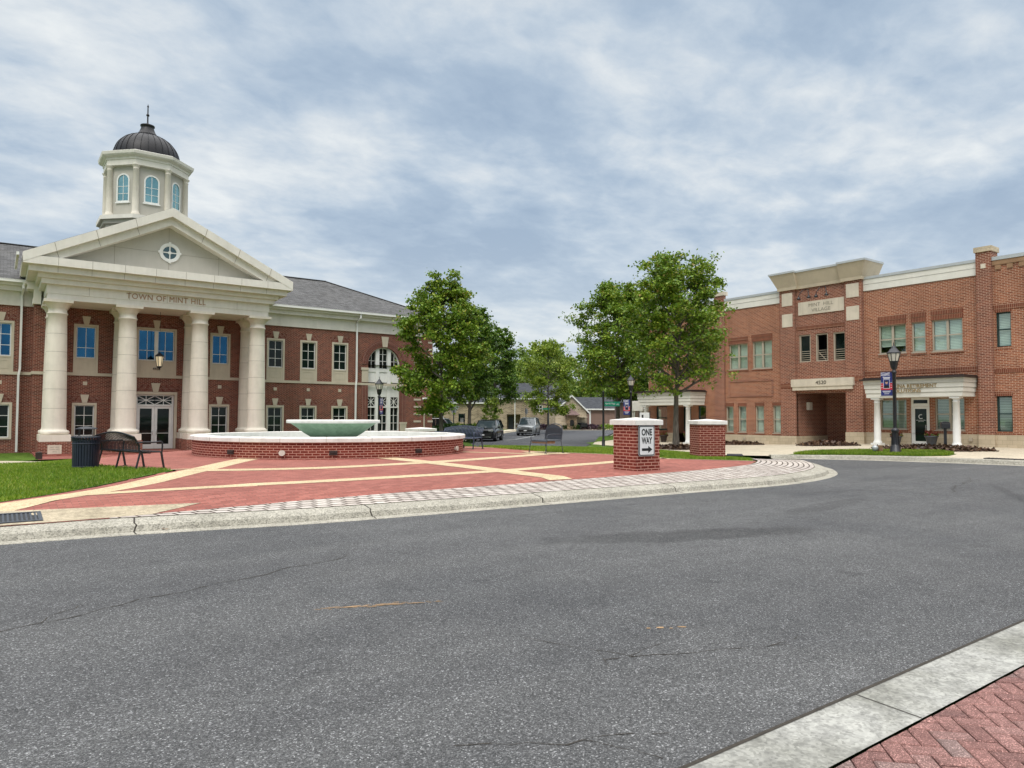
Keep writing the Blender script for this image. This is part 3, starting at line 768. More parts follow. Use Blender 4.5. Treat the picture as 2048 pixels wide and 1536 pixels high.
# grass blades on the lawns
def grass(name, poly, n, h, w, seed, edge=None, hz=.004, label=None):
    rnd = random.Random(seed); mb = MB()
    x0 = min(p[0] for p in poly); x1 = max(p[0] for p in poly); y0 = min(p[1] for p in poly); y1 = max(p[1] for p in poly)
    k = 0; V = []; F = []
    while k < n:
        x = rnd.uniform(x0, x1); y = rnd.uniform(y0, y1)
        if not inside(poly, x, y): continue
        k += 1
        z = H(x, y)+hz
        for b in range(3):
            a = rnd.uniform(0, 2*PI); hh = h*rnd.uniform(.55, 1.25); ww = w*rnd.uniform(.7, 1.3); l = hh*rnd.uniform(.1, .8)
            bx, by = x+rnd.uniform(-.03, .03), y+rnd.uniform(-.03, .03)
            ca, sa = math.cos(a), math.sin(a); la = rnd.uniform(0, 2*PI)
            i = len(V); V += [(bx-ca*ww, by-sa*ww, z), (bx+ca*ww, by+sa*ww, z), (bx+math.cos(la)*l, by+math.sin(la)*l, z+hh)]
            F.append((i, i+1, i+2))
    mb.add(V, F)
    return tag(mb.build(name, 'blade'), label, None, None, 'stuff')
gl = [(-8.5, 13.0), (-1.25, 12.6), (.05, 14.02), (1.46, 15.94), (3.38, 18.37), (3.44, 18.85), (2.88, 19.6), (2.2, 21.5), (2.0, 23.5), (2.1, 25.3), (.4, 26.2), (-6, 26.2)]
grass('grass', gl, 42000, .062, .010, 21, label='short green grass of the lawn by the bench and litter bin')
grass('grass', [p for p in plaza_lawn if p[1] < 25]+[(22, 26), (16.8, 25.5)], 24000, .075, .012, 22, label='green grass strip behind the two brick pillars')
grass('grass', [(29.05, 13.0), (28.8, 15.5), (28.3, 16.9), (27.8, 17.7), (28.9, 17.95), (30.2, 17.85), (31.4, 16.85), (31.95, 15.2), (32.35, 13.7), (31.2, 12.7), (29.9, 12.45)], 9000, .11, .016, 23, hz=.012, label='grass of the verge round the lamp post before the shop')
grass('grass', [(-9, 27.3), (.6, 27.2), (2.4, 26.7), (3.9, 31), (5.0, 33), (5.1, 35.8), (1.2, 36.3), (-9, 36.3)], 12000, .09, .02, 24, label='grass between two paths before the town hall')
# ------------------------------------------------------------------ facades
class Facade:
    """coordinates on a wall: u along it, d out of it, z up"""
    def __init__(s, kind, pos): s.k = kind; s.p = pos
    def P(s, u, d, z): return (u, s.p-d, z) if s.k == 'y' else (s.p-d, u, z)
    def box(s, mb, u0, u1, d0, d1, z0, z1, mi=0):
        a = s.P(u0, d0, z0); b = s.P(u1, d1, z1)
        mb.box(min(a[0], b[0]), max(a[0], b[0]), min(a[1], b[1]), max(a[1], b[1]), z0, z1, mi)
    def wall(s, mb, u0, u1, z0, z1, holes=(), d=0., depth=.2, mi=0):
        us = sorted({u0, u1}|{c for h in holes for c in h[:2] if u0 < c < u1}); zs = sorted({z0, z1}|{c for h in holes for c in h[2:4] if z0 < c < z1})
        for i in range(len(us)-1):
            for j in range(len(zs)-1):
                a, b, c, e = us[i], us[i+1], zs[j], zs[j+1]; mu, mz = (a+b)/2, (c+e)/2
                if any(h[0] < mu < h[1] and h[2] < mz < h[3] for h in holes): continue
                mb.quad(s.P(a, d, c), s.P(b, d, c), s.P(b, d, e), s.P(a, d, e), mi)
        for h in holes:
            a, b, c, e = max(h[0], u0), min(h[1], u1), max(h[2], z0), min(h[3], z1); dp = h[4] if len(h) > 4 else depth
            for (p, q) in (((a, c), (b, c)), ((b, c), (b, e)), ((b, e), (a, e)), ((a, e), (a, c))):
                mb.quad(s.P(p[0], d, p[1]), s.P(q[0], d, q[1]), s.P(q[0], d-dp, q[1]), s.P(p[0], d-dp, p[1]), mi)
    def ring(s, mb, u0, u1, z0, z1, w, d0, d1, mi=0, bottom=True, top=True):
        s.box(mb, u0, u0+w, d0, d1, z0, z1, mi); s.box(mb, u1-w, u1, d0, d1, z0, z1, mi)
        if bottom: s.box(mb, u0+w, u1-w, d0, d1, z0, z0+w, mi)
        if top: s.box(mb, u0+w, u1-w, d0, d1, z1-w, z1, mi)
    def grid(s, mb, u0, u1, z0, z1, ucuts, zcuts, w, d0, d1, mi=0):
        for u in ucuts: s.box(mb, u-w/2, u+w/2, d0, d1, z0, z1, mi)
        for z in zcuts: s.box(mb, u0, u1, d0+.002, d1-.002, z-w/2, z+w/2, mi)
    def pane(s, mb, u0, u1, z0, z1, d, mi=0): mb.quad(s.P(u0, d, z0), s.P(u1, d, z0), s.P(u1, d, z1), s.P(u0, d, z1), mi)
    def keystone(s, mb, c, z0, z1, w0, w1, d0, d1):
        mb.prism([(c-w0/2, z0), (c+w0/2, z0), (c+w1/2, z1), (c-w1/2, z1)], lambda u, z, d: s.P(u, d, z), d0, d1)

def jack_arch(F, mb, c, w, z0, z1, d):
    """flat arch of bricks on edge that fan out from the keystone"""
    n = int(w/.075)
    for i in range(n):
        t = (i+.5)/n*2-1; a = c+t*w/2; l = a-.028; r = a+.028; k = .16*t
        mb.add([F.P(l, d, z0), F.P(r, d, z0), F.P(r+k, d, z1), F.P(l+k, d, z1)], ((0, 1, 2, 3),))

def th_window(F, parent, c, w, z0, z1, glass, up, cols=2, rows=(1/3, 2/3), double=False):
    """white framed window with stone surround; c is its centre"""
    u0, u1 = c-w/2, c+w/2
    mb = MB(); F.ring(mb, u0, u1, z0, z1, .06, -.16, -.07)
    cuts = [u0+(u1-u0)*i/cols for i in range(1, cols)]
    F.grid(mb, u0+.06, u1-.06, z0+.06, z1-.06, cuts, [z0+(z1-z0)*r for r in rows], .032, -.145, -.09)
    if double: F.box(mb, c-.11, c+.11, -.16, -.06, z0+.062, z1-.062)
    win = mb.build('window', 'white', parent)
    p = MB(); F.pane(p, u0+.05, u1-.05, z0+.05, z1-.05, -.12); p.build('pane', glass, win)
    s = MB(); sw = .13
    zb = 4.12 if up else z0-.10
    F.box(s, u0-sw, u0, -.10, .035, zb, z1+sw); F.box(s, u1, u1+sw, -.10, .035, zb, z1+sw); F.box(s, u0, u1, -.10, .035, z1, z1+sw)
    if not up: F.box(s, u0, u1, -.10, .05, z0-.10, z0)
    s.build('stone_surround', 'tan_trim', win)
    if up:
        a = MB(); F.box(a, u0, u1, -.10, .02, 4.12, z0-.08); F.box(a, u0, u1, -.10, .045, z0-.08, z0)
        F.ring(a, u0+.12, u1-.12, 4.30, z0-.24, .035, .02, .034); a.build('apron_panel', 'tan_trim', win)
    k = MB(); F.keystone(k, c, z1+sw+.002, z1+sw+.48, .24, .44, -.02, .055); k.build('keystone', 'tan_trim', win)
    j = MB(); jack_arch(F, j, c, w+2*sw+.1, z1+sw+.005, z1+sw+.40, .004); j.build('brick_arch', 'brick_dark', win, uvfn=lambda v: (v[0]*1.0, v[2]))
    return win

def column(parent, x, y, z0, zt, r0, r1, plinth=True, nm='column', half=False):
    mb = MB(); h = zt-z0
    prof = [(r0*1.02, z0+.36), (r0*1.22, z0+.37), (r0*1.30, z0+.44), (r0*1.30, z0+.52), (r0*1.22, z0+.58), (r0*1.08, z0+.60), (r0*1.02, z0+.66), (r0, z0+.74)]
    for i in range(1, 9):
        t = i/8; prof.append((lerp(r0, r1, t**1.5), lerp(z0+.74, zt-.78, t)))
    prof += [(r1*1.09, zt-.76), (r1*1.12, zt-.72), (r1*1.09, zt-.68), (r1, zt-.66), (r1, zt-.44), (r1*1.06, zt-.42), (r1*1.10, zt-.38), (r1*1.22, zt-.28), (r1*1.42, zt-.20), (r1*1.48, zt-.15)]
    mb.lathe(prof, (x, y), 32)
    j = mb
    for t in (.17, .34, .5, .67, .83):
        z = lerp(z0+.74, zt-.78, t); r = lerp(r0, r1, t**1.5)+.0025; j.lathe([(r, z-.007), (r, z+.007)], (x, y), 32, 1, True, cap=False)
    o = mb.build(nm, ['column', 'engraved'], parent)
    b = MB(); b.box(x-r0*1.34, x+r0*1.34, y-r0*1.34, y+r0*1.34, z0, z0+.36); b.build('plinth', 'column', o)
    a = MB(); a.box(x-r1*1.54, x+r1*1.54, y-r1*1.54, y+r1*1.54, zt-.15, zt); a.build('abacus', 'column', o)
    return o

def town_hall():
    T = thing('town_hall', (8, 46, -.5), 'red brick town hall with white columned portico, pediment and dark domed cupola', 'town hall')
    FP, FW = Facade('y', 48.7), Facade('y', 50.0)
    zg = -.9
    # --- walls with real openings
    ups = [15.8, 18.17, 20.55]; lws = [.12, -2.25]; w = 1.0
    mb = MB()
    hw = []
    for c in ups+lws: hw += [(c-.5, c+.5, 5.02, 6.92), (c-.5, c+.5, .33, 2.22)]
    arch = (22.8, 25.5, .40, 5.52, .45)
    FW.wall(mb, 14.36, 28.4, zg, 7.95, [h for h in hw if h[0] > 14]+[arch, (22.8, 25.5, 5.52, 6.95, .45)])
    FW.wall(mb, -12.4, 1.64, zg, 7.95, [h for h in hw if h[0] < 2])
    # spandrels of the round arch
    ca, rz, ra = 24.15, 5.55, 1.35
    for sgn in (-1, 1):
        n = 12
        for i in range(n):
            t0, t1 = PI/2*i/n, PI/2*(i+1)/n
            a = (ca+sgn*ra*math.cos(t0), rz+ra*math.sin(t0)); b = (ca+sgn*ra*math.cos(t1), rz+ra*math.sin(t1))
            e = (ca+sgn*1.35, 6.95)
            mb.add([FW.P(a[0], 0, a[1]), FW.P(b[0], 0, b[1]), FW.P(*[e[0]], 0, e[1])], ((0, 1, 2),))
            mb.quad(FW.P(a[0], 0, a[1]), FW.P(b[0], 0, b[1]), FW.P(b[0], -.45, b[1]), FW.P(a[0], -.45, a[1]))
        mb.add([FW.P(ca, 0, rz+ra), FW.P(ca+sgn*1.35, 0, 6.95), FW.P(ca, 0, 6.95)], ((0, 1, 2),))
    hp = [(c-.5, c+.5, a, b) for c in (4.22, 11.78) for a, b in ((.40, 2.22), (5.0, 6.86))]+[(6.98, 9.02, 5.02, 6.92), (6.93, 9.07, -.45, 2.92, .3)]
    FP.wall(mb, 1.64, 14.36, zg, 7.9, hp)
    for x, s in ((1.64, 1), (14.36, -1)):
        mb.quad((x, 48.7, zg), (x, 50.0, zg), (x, 50.0, 8.3), (x, 48.7, 8.3))
    mb.quad((28.4, 50, zg), (28.4, 63, zg), (28.4, 63, 8), (28.4, 50, 8)); mb.quad((-12.4, 50, zg), (-12.4, 63, zg), (-12.4, 63, 8), (-12.4, 50, 8))
    mb.quad((-12.4, 63, zg), (28.4, 63, zg), (28.4, 63, 8), (-12.4, 63, 8))
    mb.build('wall', 'brick_red', T)
    # arch ring of brick round the great window, raised a little
    mb = MB(); n = 34
    for r0, r1, d in ((1.36, 1.60, .03), (1.60, 1.86, .06)):
        for i in range(n):
            t0, t1 = PI*i/n, PI*(i+1)/n
            q = [(ca+r*math.cos(t), rz+r*math.sin(t)) for r, t in ((r0, t0), (r1, t0), (r1, t1), (r0, t1))]
            mb.prism(q, lambda u, z, dd: FW.P(u, dd, z), .002, d)
    FW.box(mb, 22.30, 22.79, .002, .05, .95, 3.93); FW.box(mb, 25.51, 26.0, .002, .05, 1.15, 3.93)
    mb.build('brick_arch', 'brick_dark', T, uvfn=lambda v: (math.atan2(v[2]-rz, v[0]-ca)*1.6 if v[2] > rz-.01 else v[2], math.hypot(v[0]-ca, max(0, v[2]-rz))*.98))
    mb = MB()
    FW.keystone(mb, ca, 6.92, 7.72, .38, .60, .062, .12)
    for u0, u1 in ((22.27, 22.79), (25.51, 26.05)):
        FW.box(mb, u0, u1, .0525, .09, 4.18, 5.10); FW.box(mb, u0-.06, u1+.02, .052, .13, 5.10, 5.28)
        FW.box(mb, u0, u1, .004, .075, -.6, 1.0); FW.box(mb, u0-.05, u1+.05, .0, .10, 1.0, 1.15)
    mb.build('stone_trim', 'tan_trim', T)
    # great arched window: white mullions, spandrel panels, crossed transoms
    mb = MB(); D0, D1 = -.34, -.20
    bays = ((22.86, 23.50), (23.80, 24.47), (24.77, 25.44))
    for u0, u1 in ((22.8, 22.86), (23.50, 23.80), (24.47, 24.77), (25.44, 25.5)):
        top = rz+math.sqrt(max(0, 1.33**2-(min(abs(u0-ca), abs(u1-ca)))**2)); FW.box(mb, u0, u1, D0-.02, D1+.06, .40, top)
    for u0, u1 in bays:
        FW.box(mb, u0, u1, D0, D1+.05, 5.0, 5.28); FW.box(mb, u0, u1, D0, D1, 4.20, 5.0); FW.box(mb, u0, u1, D0, D1, 3.08, 3.95)
        FW.box(mb, u0, u1, D0, D1+.02, 2.26, 2.36); FW.box(mb, u0, u1, D0, D1+.02, .40, .50)
        m = (u0+u1)/2
        FW.box(mb, m-.016, m+.016, D0+.01, D1-.05, .5, 3.08)
        for zz in (1.08, 1.67): FW.box(mb, u0, u1, D0+.012, D1-.052, zz-.016, zz+.016)
        FW.box(mb, u0, u1, D0+.012, D1-.052, 2.70, 2.732)
        for a, b in (((u0, 2.36), (u1, 3.08)), ((u0, 3.08), (u1, 2.36))): mb.bar(FW.P(a[0], -.27, a[1]), FW.P(b[0], -.27, b[1]), .03, .04)
        FW.box(mb, m-.016, m+.016, D0+.01, D1-.05, 5.28, rz+math.sqrt(1.33**2-(m-ca)**2))
        for zz in (5.85, 6.38):
            if abs(m-ca) < .3 or zz < 6.2: FW.box(mb, u0, u1, D0+.012, D1-.052, zz-.016, zz+.016)
    for i in range(20):
        t0, t1 = PI*i/20, PI*(i+1)/20
        q = [(ca+r*math.cos(t), rz+r*math.sin(t)) for r, t in ((1.27, t0), (1.348, t0), (1.348, t1), (1.27, t1))]
        mb.prism(q, lambda u, z, dd: FW.P(u, dd, z), D0, D1+.03)
    g = mb.build('arched_window', 'white', T)
    p = MB(); FW.pane(p, 22.8, 25.5, .4, 5.5, -.33)
    pts = [FW.P(ca+1.33*math.cos(PI*i/20), -.33, rz-.06+1.33*math.sin(PI*i/20)) for i in range(21)]; p.add(pts, (tuple(range(21)),)); p.build('pane', 'glass_dark', g)
    # windows
    for c in ups+lws:
        gl = 'glass_sky' if c < 2 else 'glass_dark'
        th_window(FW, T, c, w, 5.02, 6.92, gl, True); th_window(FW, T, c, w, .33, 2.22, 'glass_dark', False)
    for c in (4.22, 11.78):
        th_window(FP, T, c, w, 5.0, 6.86, 'glass_sky', True, rows=(.33,)); th_window(FP, T, c, w, .40, 2.22, 'glass_dark', False)
    th_window(FP, T, 8.0, 2.04, 5.02, 6.92, 'glass_sky', True, 4, (.33,), True)
    # small square stone blocks and string course
    mb = MB()
    for c in ups+lws: FW.box(mb, c-.11, c+.11, -.02, .03, 3.39, 3.60)
    for c in (4.22, 11.78): FP.box(mb, c-.11, c+.11, -.02, .03, 3.39, 3.60)
    mb.build('square_stone', 'tan_trim', T)
    mb = MB()
    FW.box(mb, 14.36, 28.44, -.02, .06, 3.95, 4.12); FW.box(mb, -12.4, 1.58, -.02, .06, 3.95, 4.12)
    FP.box(mb, 1.58, 14.42, -.02, .06, 3.95, 4.12); mb.box(1.58, 1.66, 48.75, 49.94, 3.951, 4.119); mb.box(14.34, 14.42, 48.75, 49.94, 3.951, 4.119)
    mb.box(28.38, 28.46, 50, 63, 3.951, 4.119)
    mb.build('string_course', 'tan_trim', T)
    # quoin bands at the right corner
    mb = MB()
    for i in range(13):
        z = .55+i*.575
        if 3.7 < z < 4.3: continue
        FW.box(mb, 26.72, 27.36, -.02, .035, z, z+.15); FW.box(mb, 27.98, 28.435, -.02, .035, z, z+.15); mb.box(28.38, 28.44, 50, 50.6, z+.001, z+.149)
    mb.build('quoin_band', 'tan_trim', T)
    # door
    mb = MB()
    FP.ring(mb, 6.93, 9.07, -.45, 2.92, .09, -.26, -.12, 0, False)
    FP.box(mb, 7.02, 8.98, -.26, -.12, 2.20, 2.30)
    for k in range(2):
        u0 = 7.02+k*.98; m = u0+.49
        for u in (u0, m, u0+.98): FP.box(mb, u-.017, u+.017, -.24, -.16, 2.30, 2.83)
        FP.box(mb, u0, u0+.98, -.238, -.162, 2.55, 2.58)
        for a, b in (((u0, 2.30), (u0+.98, 2.83)), ((u0, 2.83), (u0+.98, 2.30))): mb.bar(FP.P(a[0], -.2, a[1]), FP.P(b[0], -.2, b[1]), .03, .04)
    d = mb.build('door_frame', 'white', T)
    p = MB(); FP.pane(p, 7.02, 8.98, 2.3, 2.83, -.235); p.build('pane', 'glass_dark', d)
    s = MB(); FP.box(s, 6.76, 6.93, -.05, .04, -.45, 3.08); FP.box(s, 9.07, 9.24, -.05, .04, -.45, 3.08); FP.box(s, 6.93, 9.07, -.05, .04, 2.92, 3.08)
    s.build('stone_surround', 'tan_trim', d)
    k = MB(); FP.keystone(k, 8.0, 3.082, 3.62, .28, .52, -.02, .06); k.build('keystone', 'tan_trim', d)
    j = MB(); jack_arch(FP, j, 8.0, 2.6, 3.085, 3.50, .004); j.build('brick_arch', 'brick_dark', d)
    for u0, hs in ((7.025, .86), (8.005, .10)):
        L = MB(); FP.ring(L, u0, u0+.97, -.44, 2.195, .15, -.23, -.17); FP.box(L, u0+.15, u0+.82, -.23, -.17, -.29, -.16)
        FP.box(L, u0+.15, u0+.82, -.215, -.185, .50, .53)
        lf = L.build('door_leaf', 'white', T); q = MB(); FP.pane(q, u0+.1, u0+.87, -.3, 2.1, -.205); q.build('pane', 'glass_dark', lf)
        h = MB(); h.tube([FP.P(u0+hs, -.17, .42), FP.P(u0+hs, -.11, .44), FP.P(u0+hs, -.11, .72), FP.P(u0+hs, -.17, .74)], .014, 6); h.build('handle', 'chrome', lf)
    # porch floor, pedestals, columns
    mb = MB(); mb.box(1.7, 14.3, 45.2, 48.7, -1., -.46); mb.build('porch_floor', 'paver', T)
    mb = MB()
    for x in (2.62, 6.05, 9.95, 13.38):
        mb.box(x-.78, x+.78, 45.32, 46.88, -.9, .2)
    for x in (2.62, 6.05, 9.95, 13.38):
        mb.box(x-.76, x+.76, 47.5, 48.69, -.9, .2)
    mb.build('column_pedestal', 'brick_red', T)
    for x in (2.62, 6.05, 9.95, 13.38):
        column(T, x, 46.1, .2, 7.9, .54, .445)
    for x in (2.62, 6.05, 9.95, 13.38):
        column(T, x, 48.28, .2, 7.9, .52, .43)
    # cornerstone
    mb = MB(); mb.box(2.28, 2.92, 45.30, 45.36, -.52, .02); cs = mb.build('cornerstone', 'stone', T)
    FC = Facade('y', 45.30)
    for i, (tx, ww) in enumerate((('MINT HILL', .42), ('TOWN HALL', .46), ('2012', .18))):
        text_mb(tx, ww, .075, lambda u, v, d, i=i: FC.P(2.6+u, d, -.10-i*.115+v), .004).build('engraved_lettering', 'engraved', cs)
    # entablature
    FE = Facade('y', 45.55)
    mb = MB()
    mb.box(2.10, 13.90, 45.58, 50.2, 7.9, 8.22)
    mb.box(2.06, 13.94, 45.55, 50.2, 8.22, 8.70)
    mb.box(1.80, 14.20, 45.28, 50.2, 8.70, 8.98); mb.box(1.62, 14.38, 45.12, 50.2, 8.98, 9.22)
    mb.box(1.20, 14.80, 44.72, 50.25, 9.22, 9.55)
    mb.box(.93, 15.07, 44.44, 50.3, 9.55, 9.98)
    for i in range(1, 9):
        x = .93+14.14*i/9; mb.box(x-.008, x+.008, 44.436, 44.5, 9.56, 9.97, 1); mb.box(x-.008, x+.008, 44.716, 44.8, 9.23, 9.54, 1)
    for i in range(1, 6): x = 2.06+11.88*i/6; mb.box(x-.007, x+.007, 45.546, 45.6, 8.23, 8.69, 1)
    mb.build('entablature', ['precast', 'engraved'], T)
    text_mb('TOWN OF MINT HILL', 4.25, .32, lambda u, v, d: FE.P(8.0+u, d, 8.46+v), .03, track=1.08).build('lettering', 'letter', T)
    text_mb('4430', .42, .17, lambda u, v, d: FP.P(8.02+u, .036+d, 4.52+v), .02).build('house_number', 'letterdark', T)
    # pediment: tympanum, two raking bands
    top = lambda x, o=0: 13.62-.497*abs(x-8)-o
    mb = MB(); f = lambda x, z, d: (x, d, z)
    mb.prism([(1.6, 9.98), (14.4, 9.98), (8, 12.9)], f, 45.4, 45.8)
    for x in (5.2, 6.9, 8.0, 9.1, 10.8):
        zt = 12.82-.45*abs(x-8)
        if x == 8: mb.box(x-.008, x+.008, 45.394, 45.42, 9.98, 10.62, 1); mb.box(x-.008, x+.008, 45.394, 45.42, 11.85, 12.6, 1)
        elif abs(x-8) > 1.5: mb.box(x-.008, x+.008, 45.394, 45.42, 9.98, zt-.15, 1)
    mb.box(4.6, 7.4, 45.394, 45.42, 11.14, 11.156, 1); mb.box(8.7, 11.5, 45.394, 45.42, 11.14, 11.156, 1)
    ty = mb.build('pediment', ['stucco', 'engraved'], T)
    mb = MB()
    for sg in (-1, 1):
        e = 8+sg*7.07
        mb.prism([(8, top(8)), (8, top(8, .50)), (e, top(e, .50)), (e, top(e))], f, 44.425, 46.2)
        e2 = 8+sg*6.9
        mb.prism([(8, top(8, .501)), (8, top(8, .95)), (8+sg*6.35, top(8+sg*6.35, .95)), (e2, top(e2, .501))], f, 44.70, 46.1)
    for sg in (-1, 1):
        for k in range(1, 4):
            x = 8+sg*k*1.9
            mb.bar(Vector((x, 44.424, top(x)-.01)), Vector((x-sg*.12, 44.424, top(x, .49))), .016, .02, 1)
            mb.bar(Vector((x-sg*.13, 44.698, top(x-sg*.13, .51))), Vector((x-sg*.25, 44.698, top(x-sg*.25, .94))), .016, .02, 1)
    mb.build('raking_cornice', ['precast', 'engraved'], T)
    # round window
    FT = Facade('y', 45.4); mb = MB(); c = (8.05, 11.18); n = 28
    for i in range(n):
        t0, t1 = 2*PI*i/n, 2*PI*(i+1)/n
        for r0, r1, dd in ((.40, .56, .07), (.37, .43, .03)):
            mb.prism([(c[0]+r*math.cos(t), c[1]+r*math.sin(t)) for r, t in ((r0, t0), (r1, t0), (r1, t1), (r0, t1))], lambda u, z, d: FT.P(u, d, z), .0, dd)
    for k in range(4):
        a = k*PI/2; x, z = c[0]+.56*math.cos(a), c[1]+.56*math.sin(a); FT.box(mb, x-.06, x+.06, 0, .09, z-.06, z+.06)
    FT.box(mb, c[0]-.03, c[0]+.03, .004, .04, c[1]-.38, c[1]+.38); FT.box(mb, c[0]-.38, c[0]+.38, .006, .038, c[1]-.03, c[1]+.03)
    q = [(c[0]+.10*math.cos(2*PI*i/12), c[1]+.10*math.sin(2*PI*i/12)) for i in range(12)]; mb.prism(q, lambda u, z, d: FT.P(u, d, z), .0, .05)
    rw = mb.build('round_window', 'white', T)
    p = MB(); p.add([FT.P(c[0]+.40*math.cos(2*PI*i/24), .003, c[1]+.40*math.sin(2*PI*i/24)) for i in range(24)], (tuple(range(24)),)); p.build('pane', 'glass_round', rw)
    # wing eaves: stacked cornice and gutter
    mb = MB()
    for x0, x1 in ((14.36, 28.4), (-12.4, 1.64)):
        r = (x1 > 20); xa = (x0 if r else x0-.0); xb = x1
        for dd, z0, z1 in ((.10, 7.95, 8.28), (.07, 8.28, 8.77), (.40, 8.77, 9.05), (.58, 9.05, 9.21)):
            e = dd
            mb.box(x0-(0 if r else e), x1+(e if r else 0), 50-dd, 50.3, z0, z1)
            if r: mb.box(28.2, 28.4+e, 50.301, 63+e, z0, z1)
        # return beside the portico
    for x, s in ((1.64, -1), (14.36, 1)):
        for dd, z0, z1 in ((.09, 7.951, 8.279), (.06, 8.281, 8.769), (.38, 8.771, 9.049), (.5, 9.051, 9.2)):
            a, b = sorted((x-s*.3, x+s*dd)); mb.box(a, b, 48.4, 49.4, z0, z1)
    mb.build('eave_cornice', 'precast', T)
    mb = MB()
    mb.box(14.5, 29.2, 49.17, 49.43, 9.212, 9.38); mb.box(29.0, 29.21, 49.431, 63.8, 9.213, 9.379); mb.box(-13.2, 1.5, 49.17, 49.43, 9.212, 9.38)
    mb.bar((.72, 44.6, 10.02), (.72, 49.3, 10.02), .12, .16)
    mb.build('gutter', 'white', T)
    for x, s in ((21.8, 1), (1.06, 1)):
        mb = MB(); mb.bar((x+.05, 49.3, 9.25), (x+.05, 49.3, 8.9), .11); mb.bar((x+.05, 49.3, 8.9), (x, 49.84, 8.6), .11); mb.bar((x, 49.84, 8.6), (x, 49.84, 4.3), .11)
        mb.bar((x, 49.84, 4.3), (x-.06, 49.80, 3.9), .11); mb.bar((x-.06, 49.80, 3.9), (x-.06, 49.84, -.5), .11); mb.build('downspout', 'white', T)
    mb = MB(); mb.bar((27.62, 49.93, 2.3), (27.62, 49.93, .3), .09); mb.bar((27.62, 49.93, 6.2), (27.62, 49.93, 4.2), .09); mb.build('wall_conduit', 'tan_trim', T)
    mb = MB(); mb.box(27.45, 27.75, 49.6, 49.95, 2.98, 3.1); mb.bar((27.5, 49.85, 3.0), (27.3, 49.5, 2.94), .12, .1); mb.bar((27.7, 49.85, 3.0), (27.95, 49.5, 2.94), .12, .1); mb.build('security_camera', 'white', T)
    # roofs
    mb = MB(); z0, zr = 9.37, 12.75; xa, xb, ya, yb = -13.2, 29.22, 49.16, 63.84; ym = 56.5; run = 7.34
    A, B, Cc, D = (xa, ya, z0), (xb, ya, z0), (xb, yb, z0), (xa, yb, z0); E, F_ = (xa+run, ym, zr), (xb-run, ym, zr)
    mb.add([A, B, F_, E], ((0, 1, 2, 3),)); mb.add([B, Cc, F_], ((0, 1, 2),)); mb.add([Cc, D, E, F_], ((0, 1, 2, 3),)); mb.add([D, A, E], ((0, 1, 2),))
    r = mb.build('roof', 'shingle', T)
    mb = MB()
    mb.bar(Vector(B)+Vector((0, 0, .02)), Vector(F_)+Vector((0, 0, .03)), .26, .05); mb.bar(Vector(E)+Vector((0, 0, .03)), Vector(F_)+Vector((0, 0, .03)), .26, .05); mb.build('ridge_cap', 'shingle', r)
    mb = MB()
    for sg in (-1, 1):
        e = 8+sg*7.06; mb.quad((8, 44.5, 13.64), (e, 44.5, top(e)+.02), (e, 60, top(e)+.02), (8, 60, 13.64))
    mb.build('portico_roof', 'shingle', T)
    # cupola
    cx, cy = 8.05, 54.3
    sc = lambda p: [(r*.895, z) for r, z in p]
    mb = MB(); ph = R(22.5)
    mb.lathe(sc([(3.0, 11.5), (3.0, 14.2), (3.2, 14.22), (3.2, 14.45), (3.42, 14.47), (3.42, 14.72), (3.2, 14.78), (2.70, 14.8), (2.70, 18.15)]), (cx, cy), 8, 0, False, phase=ph)
    cu = mb.build('cupola', 'stucco', T)
    mb = MB(); mb.lathe(sc([(2.9, 18.10), (3.02, 18.12), (3.02, 18.48), (3.08, 18.5), (3.08, 18.62), (3.3, 18.72), (3.38, 18.80), (3.42, 18.98), (3.30, 19.03), (2.2, 19.16)]), (cx, cy), 8, 0, False, phase=ph)
    mb.lathe(sc([(3.21, 14.46), (3.44, 14.468), (3.44, 14.722), (3.0, 14.80)]), (cx, cy), 8, 0, False, phase=ph); mb.build('cornice', 'precast', cu)
    mb = MB()
    for k in range(8):
        a = ph+k*PI/4; x, y = cx+2.80*.895*math.cos(a), cy+2.80*.895*math.sin(a)
        mb.lathe([(.26, 14.80), (.26, 14.92), (.225, 14.95), (.205, 15.1), (.175, 17.82), (.205, 17.85), (.18, 17.9), (.18, 17.98), (.25, 18.06), (.27, 18.12)], (x, y), 14)
    mb.build('column', 'column', cu)
    fr, gl, sl = MB(), MB(), MB()
    ap = 2.70*.895*math.cos(PI/8)
    for k in range(8):
        a = k*PI/4; nx, ny = math.cos(a), math.sin(a); tx, ty_ = -ny, nx
        Q = lambda u, z, d: (cx+nx*(ap+d)+tx*u, cy+ny*(ap+d)+ty_*u, z)
        n = 12; hw_, zs, zb = .38, 17.15, 15.80
        path = [(-hw_, zb), (hw_, zb)]+[(hw_*math.cos(PI*i/n), zs+hw_*math.sin(PI*i/n)) for i in range(n+1)]
        gl.add([Q(u, z, .012) for u, z in path], (tuple(range(len(path))),))
        out = [(-hw_-.09, zb-.09), (hw_+.09, zb-.09)]+[((hw_+.09)*math.cos(PI*i/n), zs+(hw_+.09)*math.sin(PI*i/n)) for i in range(n+1)]
        m_ = len(path)
        for i in range(m_):
            j = (i+1) % m_; fr.prism([path[i], path[j], out[j], out[i]], lambda u, z, d: Q(u, z, d), .004, .06)
        fr.prism([(-.016, zb), (.016, zb), (.016, zs+hw_), (-.016, zs+hw_)], Q, .005, .03)
        for z in (16.28, 16.76): fr.prism([(-hw_, z-.014), (hw_, z-.014), (hw_, z+.014), (-hw_, z+.014)], Q, .006, .028)
        fr.prism([(-hw_-.15, zb-.17), (hw_+.15, zb-.17), (hw_+.15, zb-.092), (-hw_-.15, zb-.092)], Q, .004, .09)
    fr.build('window_frame', 'white', cu); gl.build('pane', 'glass_teal', cu)
